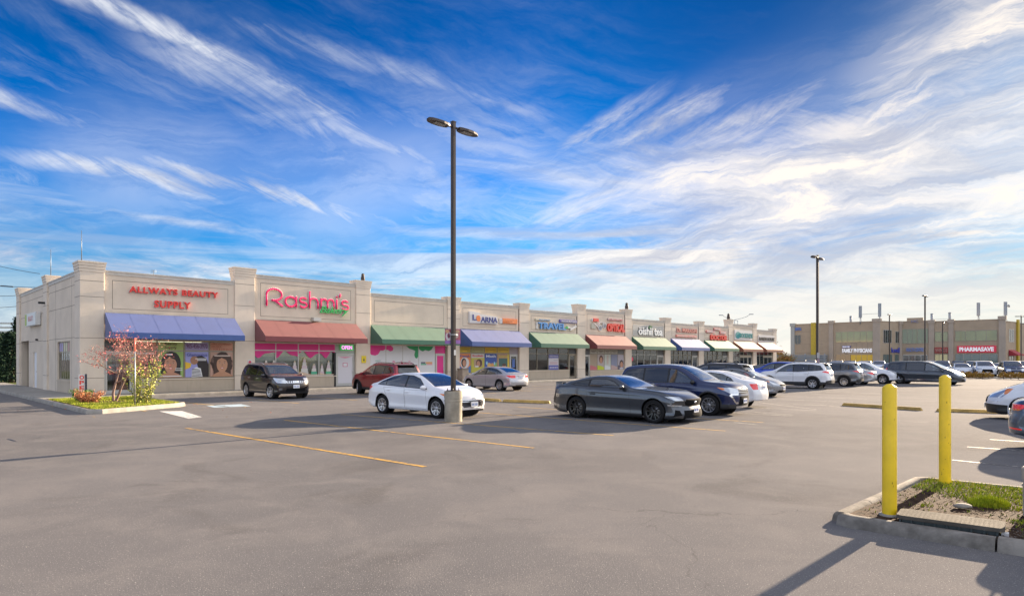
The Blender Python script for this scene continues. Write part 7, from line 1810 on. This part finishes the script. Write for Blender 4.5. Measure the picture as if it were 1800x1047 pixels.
def tree(name, X_, Y_, z_, label, cat, group, L, r_, depth, seed, leafcols, leaf, nleaf, spread=.6, up=.12, jitter=.15, stems=1, bark=M_BARK, keep=1.0):
    rr = random.Random(seed); e = empty(name, (X_, Y_, z_)); tag(e, label, cat, group); tb = bmesh.new(); tips = []
    for k in range(stems):
        a = k * 2.4; d = Vector((.28 * math.cos(a), .28 * math.sin(a), 1)).normalized() if stems > 1 else Vector((.05, 0, 1)).normalized()
        grow(tb, Vector((.05 * math.cos(a) * (stems > 1), .05 * math.sin(a) * (stems > 1), -.05)), d, L, r_, depth, rr, tips, spread, up)
    link_bm('trunk', tb, bark, e)
    if nleaf:
        cb = bmesh.new(); tips = [t for t in tips if rr.random() < keep]
        for _ in range(nleaf):
            t = rr.choice(tips); c = t + Vector((rr.gauss(0, jitter), rr.gauss(0, jitter), rr.gauss(0, jitter * .6))); leafquad(cb, c, leaf, rr, rr.randrange(len(leafcols)))
        link_bm('crown', cb, [mat('leaf_%s_%d' % (name, i), c, .7) for i, c in enumerate(leafcols)], e)
    return e
tX, tY = ground(200, 705, .13)
tree('crabapple_tree', tX, tY, .13, 'small bare crabapple with red fruit in the corner bed', 'tree', None, 1.22, .060, 4, 23, [(.70, .14, .14), (.75, .28, .22), (.55, .10, .10), (.70, .38, .26)], .030, 1500, .85, .04, .05, 2, mat('pale_bark', (.26, .18, .15), .9, var=.3, vscale=14))
sX, sY = ground(250, 708, .13)
def wand_shrub(name, X_, Y_, z_, n_, h_, r0, cols, leaf, per, seed, label, cat='shrub', flop=.35):
    rr = random.Random(seed); e = empty(name, (X_, Y_, z_)); tag(e, label, cat); sb_ = bmesh.new(); lb_ = bmesh.new()
    for k in range(n_):
        a = rr.uniform(0, 6.28); p = Vector((rr.uniform(0, r0) * math.cos(a), rr.uniform(0, r0) * math.sin(a), 0)); d = Vector((flop * math.cos(a), flop * math.sin(a), 1)).normalized(); L = h_ * rr.uniform(.55, 1.1)
        for j_ in range(6):
            q_ = p + d * L / 6; frustum(sb_, p, q_, .009 * (1 - j_ / 7), .009 * (1 - (j_ + 1) / 7), 4)
            for _ in range(per): c = p.lerp(q_, rr.random()) + Vector((rr.gauss(0, .035), rr.gauss(0, .035), rr.gauss(0, .03))); leafquad(lb_, c, leaf, rr, rr.randrange(len(cols)))
            p = q_; d = (d + Vector((rr.gauss(0, .12), rr.gauss(0, .12), .0))).normalized()
    link_bm('stems', sb_, M_BARK, e); link_bm('foliage', lb_, [mat('leaf_%s_%d' % (name, i), c, .65) for i, c in enumerate(cols)], e); return e
wand_shrub('yellow_shrub', sX, sY, .13, 34, 1.85, .32, [(.42, .44, .05), (.30, .34, .04), (.50, .46, .10), (.20, .26, .03)], .042, 9, 31, 'tall yellow green shrub of upright shoots in the corner bed', flop=.22)
oX, oY = ground(156, 707, .13)
wand_shrub('orange_shrub', oX + .1, oY - .1, .13, 46, .62, .30, [(.50, .18, .07), (.42, .13, .05), (.55, .28, .12)], .030, 9, 33, 'low orange leaved shrub at the left of the corner bed', flop=.75)
gX, gY = ground(138, 706, .13)
wand_shrub('green_shrub', gX - .05, gY + .3, .13, 34, .55, .20, [(.10, .20, .03), (.16, .26, .04)], .032, 10, 34, 'small round green shrub behind the orange one', flop=.5)
e = empty('marker_post', (*ground(237.3, 713, .13), .13)); tag(e, 'thin grey post with a red reflector top in the corner bed', 'marker post')
b_ = bmesh.new(); cyl(b_, (0, 0, 0), (0, 0, 2.05), .022, seg=10); link_bm('post', b_, mat('galvanised', (.42, .42, .42), .4, .7), e)
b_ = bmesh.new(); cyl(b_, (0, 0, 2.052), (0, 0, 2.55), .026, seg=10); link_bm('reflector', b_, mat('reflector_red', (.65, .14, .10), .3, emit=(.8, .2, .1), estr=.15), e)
# open flag board
e = empty('open_board', (-20.1, 29.55, .15), MALL_RZ - .15); tag(e, 'white upright open board with red letters beside the corner pilaster', 'open sign')
simple_box('board', -.13, -.04, .02, .13, .04, 1.02, S_WHITE, e, .01); simple_box('board_edge', .132, -.10, .0, .20, .10, 1.04, mat('dark_edge', (.02, .025, .05), .6), e)
for k, ch in enumerate('OPEN'): fit_text('letter', ch, -.09, .09, .79 - .245 * k, .98 - .245 * k, S_RED, e, -.043, .004, .03)

# conifers and ground at the far left
def conifer(X_, Y_, h_, w_, seed, label, cols=((.015, .034, .020), (.026, .050, .026), (.010, .022, .016))):
    rr = random.Random(seed); e = empty('conifer', (X_, Y_, 0)); tag(e, label, 'conifer', 'conifers left of the plaza'); b_ = bmesh.new(); cyl(b_, (0, 0, 0), (0, 0, h_ * .96), .22, .03, 8); link_bm('trunk', b_, M_BARK, e)
    lb_ = bmesh.new(); n_ = 60
    for k in range(int(h_ * 9)):
        z = h_ * (.05 + .93 * k / (h_ * 9)); R_ = w_ * (1 - z / h_) ** .8 * rr.uniform(.75, 1.1) + .1
        for b__ in range(7):
            a = rr.uniform(0, 6.28)
            for j_ in range(20):
                t_ = (j_ + rr.random()) / 20; c = Vector((R_ * t_ * math.cos(a), R_ * t_ * math.sin(a), z - .35 * R_ * t_ ** 1.4 + rr.gauss(0, .08))); leafquad(lb_, c + Vector((rr.gauss(0, .12), rr.gauss(0, .12), 0)), .105, rr, rr.randrange(len(cols)))
    link_bm('crown', lb_, [mat('needles_%d' % i, c, .8) for i, c in enumerate(cols)], e); return e
for k, (px_, Yd_, h_, w_, lb) in enumerate(((20, 50, 4.2, 2.3, 'nearest dark conifer, touching the far end of the side wall'), (-12, 55, 4.5, 2.6, 'dark conifer cut by the left edge of the photo'), (4, 62, 4.6, 2.6, 'shorter dark conifer between the two others'), (33, 60, 6.0, 1.7, 'taller conifer rising just behind the wall corner'), (-60, 58, 6, 3, 'conifer beyond the left edge'))):
    if px_ > -40: conifer((px_ - 900) / FPX * Yd_, Yd_, h_, w_, 50 + k, lb)
bm = bmesh.new(); prism(bm, [(-70, 44.5), (-31, 44.5), (-31, 70), (-90, 80)], -.1, .05, 'XY'); o = link_bm('grass_verge', bm, mat('verge', (.10, .12, .03), .9, var=.4, vscale=1.5)); tag(o, kind='structure')
bm = bmesh.new(); box(bm, -.3, -.4, 0, 3.6, 0, .70); bmesh.ops.bevel(bm, geom=bm.edges[:], offset=.03, segments=1, affect='EDGES'); o = link_bm('concrete_barrier', bm, mat('dark_concrete', (.09, .085, .08), .9, var=.3), None, False, (-32.6, 37.2, 0), (0, 0, 2.3)); tag(o, 'low dark concrete barrier cut by the left edge', 'barrier')
tree('bare_tree', -50.5, 58, 0, 'leafless tree reaching in from the left edge', 'tree', None, 3.4, .16, 3, 77, [(.1, .1, .1)], .02, 0, .45, .1)
e = empty('pipe_rack', (-62, 74, 0), .12); tag(e, 'pale steel rail structure behind the dark conifers', 'steel structure')
for z in (5.1, 5.6, 6.1): b_ = bmesh.new(); cyl(b_, (-6, 0, z), (14, 0, z), .10, seg=6); link_bm('rail', b_, M_ALUW, e)
for x_ in (-5, 0, 5, 10, 13.5): b_ = bmesh.new(); cyl(b_, (x_, 0, 0), (x_, 0, 6.3), .10, seg=6); link_bm('leg', b_, M_ALUW, e)
M_WIRE = mat('cable_black', (.05, .05, .06), .6)
for k, (ya, xb_, yb, lb) in enumerate(((462, 70, 481, 'highest overhead wire at the left edge'), (496, 66, 505, 'second overhead wire, with a splice, at the left edge'), (514, 32, 519, 'third overhead wire ending at the rear corner of the plaza'), (535, 32, 538, 'lowest overhead wire at the left edge'))):
    Yd_ = 50.0; pa = Vector(((-140 - 900) / FPX * Yd_, Yd_, CAM_H + (HOR - (ya - (yb - ya) * 2)) * Yd_ / FPX)); pb = Vector(((xb_ - 900) / FPX * 47, 47, CAM_H + (HOR - yb) * 47 / FPX)); b_ = bmesh.new(); prev = pa
    for j_ in range(1, 13):
        t_ = j_ / 12; q = pa.lerp(pb, t_) - Vector((0, 0, 1.2 * t_ * (1 - t_))); cyl(b_, prev, q, .018, seg=5, caps=False); prev = q
    if k == 1: cyl(b_, pa.lerp(pb, .70) - Vector((0, 0, .25)), pa.lerp(pb, .80) - Vector((0, 0, .19)), .05, seg=6)
    o = link_bm('overhead_wire', b_, M_WIRE); tag(o, lb, 'overhead wire', 'overhead wires at the left')
# gap between the buildings
tree('bare_tree', 52.0, 128, 0, 'bare tree in the gap between the plaza and the office building', 'tree', None, 2.6, .16, 3, 78, [(.30, .15, .04), (.20, .13, .05)], .09, 900, .5, .1, .4)
tree('autumn_tree', 50.0, 120, 0, 'small orange leaved tree behind the last awning', 'tree', None, 1.5, .10, 2, 79, [(.35, .13, .03), (.28, .20, .04), (.16, .15, .04)], .13, 1800, .6, .1, .5)
tree('autumn_tree', 48.6, 112, 0, 'low yellow green tree beside the last pilaster of the plaza', 'tree', None, 1.2, .10, 2, 80, [(.25, .22, .05), (.12, .14, .05), (.32, .18, .04)], .12, 1800, .6, .1, .5)
e = empty('metal_fence', (49.5, 115, 0), -.3); tag(e, 'grey slatted metal fence between the plaza and the office building', 'fence')
b_ = bmesh.new()
for k in range(9): box(b_, -3, 0, .2 + k * .28, 7, .04, .40 + k * .28)
link_bm('slats', b_, mat('fence_grey', (.22, .25, .27), .6), e)
for k in range(4): simple_box('fence_post', -3 + k * 3.2, .05, 0, -2.85 + k * 3.2, .18, 2.9, M_ANT, e)
# planter strip with round shrubs before the far cars
kerb('kerb', [(46, 62.0), (60, 61.5), (75, 59.5)], .2, .18)
rr0 = random.Random(9)
for k, px_ in enumerate((1693, 1703, 1716, 1727, 1738, 1764, 1777, 1790, 1801)):
    Yd_ = 63 - .04 * (px_ - 1690); e = empty('round_shrub', ((px_ - 900) / FPX * Yd_, Yd_, .02)); tag(e, 'round golden shrub in the strip before the far parked cars', 'shrub', 'round golden shrubs in the far strip'); lb_ = bmesh.new()
    for _ in range(420):
        a = rr0.uniform(0, 6.28); b3 = math.acos(rr0.uniform(0, 1)); r_ = .42 * rr0.uniform(.6, 1.05); leafquad(lb_, Vector((r_ * math.sin(b3) * math.cos(a), r_ * math.sin(b3) * math.sin(a), .12 + r_ * 1.3 * math.cos(b3))), .055, rr0, rr0.randrange(3))
    link_bm('foliage', lb_, [mat('gold_%d' % i, c, .8) for i, c in enumerate(((.34, .20, .04), (.42, .28, .06), (.22, .14, .04)))], e)
    b_ = bmesh.new(); cyl(b_, (0, 0, -.02), (0, 0, .3), .03, seg=6); link_bm('stem', b_, M_BARK, e)
bm = bmesh.new(); prism(bm, [(46, 62.1), (60, 61.6), (75, 59.6), (76, 61.4), (60, 63.6), (46, 64.2)], 0, .10, 'XY'); o = link_bm('far_strip_soil', bm, M_SOIL); tag(o, kind='structure')
# ---------------- parked cars ----------------
H1 = math.atan2(E2.y, E2.x); H2 = H1 + math.pi
HM = math.atan2(-.698, .716); HM2 = HM + math.pi
def by_px(px, py, z=0): return ground(px, py, z)
def car(name, spec, label, px, Yd, heading, cat='car', group=None):
    o = build_car(name, spec, label, cat, group); place(o, (px - 900) / FPX * Yd, Yd, heading); return o
CARS = [
 ('parked_suv', DARKSUV, 'dark brown crossover with a chrome mesh grille nosed out under the maroon awning', 483, 31.4, HM, 'suv'),
 ('parked_suv', REDSUV, 'wine red crossover parked nose in behind the white saloon', 677, 34.2, HM2, 'suv'),
 ('parked_car', ELANTRA, 'white saloon with a wide barred grille behind the near lamp pole', 751, 21.6, H1, 'car'),
 ('parked_car', SILVER, 'silver saloon parked nose in before the school subject posters', 868, 39.2, HM2, 'car'),
 ('parked_coupe', COUPE, 'dark grey fastback coupe with black wheels and a rear spoiler', 1104, 20.1, H1, 'car'),
 ('parked_suv', NAVY, 'navy suv with a chrome nose beside the dark grey coupe', 1199, 22.6, H1, 'suv'),
 ('parked_car', WHITE2, 'white saloon showing its tail beyond the navy suv', 1242, 26.0, H2, 'car'),
 ('parked_suv', BLACKSUV, 'black suv with roof rails behind the white saloon roof', 1250, 34.0, H2, 'suv'),
 ('parked_car', GREYSED, 'silver grey saloon nosing out beside the black suv', 1300, 32.8, H1, 'car'),
 ('parked_suv', WHITESUV, 'white crossover with black cladding behind the second lamp pole', 1396, 41.3, H2, 'suv'),
 ('parked_suv', GREYSUV, 'steel grey crossover parked right of the white one', 1452, 45, H2, 'suv'),
 ('parked_suv', WHITECUV, 'white rounded crossover facing right behind the grey crossover', 1521, 49.5, H1, 'suv'),
 ('moving_minivan', VAN, 'dark slate minivan crossing the aisle behind the yellow bollards', 1627, 48, R(-48), 'minivan'),
 ('parked_van', EDGEVAN, 'white van nose with an amber corner lamp at the right edge', 1915, 19.0, H2, 'van'),
 ('parked_car', EDGESED, 'blue grey saloon tail with wide red lamp at the right edge', 2040, 12.4, H1, 'car'),
 ('parked_suv', BLUESUV, 'bright blue suv beyond the grey saloon by the last shops', 1363, 52, H2, 'suv'),
]
placed = {}
for nm, sp, lb, px, Yd, hd, ct in CARS: placed[lb] = car(nm, sp, lb, px, Yd, hd, ct)
def dup(src, px, Yd, hd, label, pm=None, group=None, name=None):
    o = copy_tree(src); place(o, (px - 900) / FPX * Yd, Yd, hd, label, group)
    if name: o.name = name
    if pm:
        old = bodymat(src)
        for ch in o.children_recursive:
            if ch.type == 'MESH' and ch.data.materials and ch.data.materials[0] == old:
                ch.material_slots[0].link = 'OBJECT'; ch.material_slots[0].material = pm
    return o
def bodymat(src): return [c for c in src.children if c.name.startswith('body')][0].data.materials[0]
P_ = {v[2][:8]: v for v in CARS}
L_ = list(placed.values())
dk, rd, wh, sv, cp, nv, w2_, bk, gs, ws_, gy, wc, vn, ev, es, bs = L_
P_SIL = paint('silver_far', (.40, .41, .43), .5, .3); P_BLK = paint('black_far', (.012, .012, .014), .4, .3); P_GRN = paint('dark_green', (.012, .03, .022), .4, .3); P_WHT = paint('white_far', (.74, .75, .77)); P_NVY = paint('navy_far', (.012, .022, .07), .5, .3); P_GRY = paint('grey_far', (.10, .105, .115), .5, .3)
dup(sv, 1478, 47.5, H2, 'silver saloon tail showing just right of the steel grey crossover', P_SIL)
dup(gs, 1352, 58, H1, 'black saloon roof in the far row beyond the bright blue suv', P_BLK)
HF = R(-118)
far = [(wh, 1689, 70, 'white saloon in the far row left of the dark suv', P_WHT), (bk, 1712, 71, 'dark suv between two white cars in the far row', P_GRY), (wc, 1729, 68, 'white suv facing the camera in the far row', P_WHT),
       (gs, 1751, 71, 'dark green saloon right of the white far suv', P_GRN), (nv, 1778, 66, 'navy suv in the far row at the right', P_NVY), (bk, 1806, 69, 'black suv cut by the right edge in the far row', P_BLK)]
for s_, px, Yd, lb, pm in far: dup(s_, px, Yd, HF, lb, pm, 'cars in the far row')
far2 = [(bk, 1687, 84, 'dark suv roof behind the far white saloon', P_BLK), (wc, 1724, 86, 'pale suv roof right behind the far white suv', P_SIL), (ws_, 1636, 85, 'white suv roof behind the dark minivan', P_WHT), (nv, 1657, 84, 'navy suv roof behind the dark minivan', P_NVY), (gs, 1763, 84, 'pale saloon between the two navy cars', P_SIL),
        (ws_, 1471, 84, 'pale pickup like suv before the office entrance door', P_SIL), (bk, 1424, 86, 'black suv roof seen left of the office door', P_BLK), (bk, 1494, 83, 'black suv before the dark office windows', P_BLK), (wc, 1520, 78, 'silver grey suv before the yellow office windows', P_SIL), (gs, 1566, 72, 'grey saloon roof behind the tail of the minivan', P_GRY), (gs, 1598, 80, 'white saloon roof behind the minivan roof', P_WHT), (wc, 1545, 88, 'white suv behind the rounded white crossover', P_WHT)]
for s_, px, Yd, lb, pm in far2: dup(s_, px, Yd, HF + R(rnd.uniform(-4, 4)), lb, pm, 'cars before the office building')
# a car behind the camera whose long shadow crosses the lower right
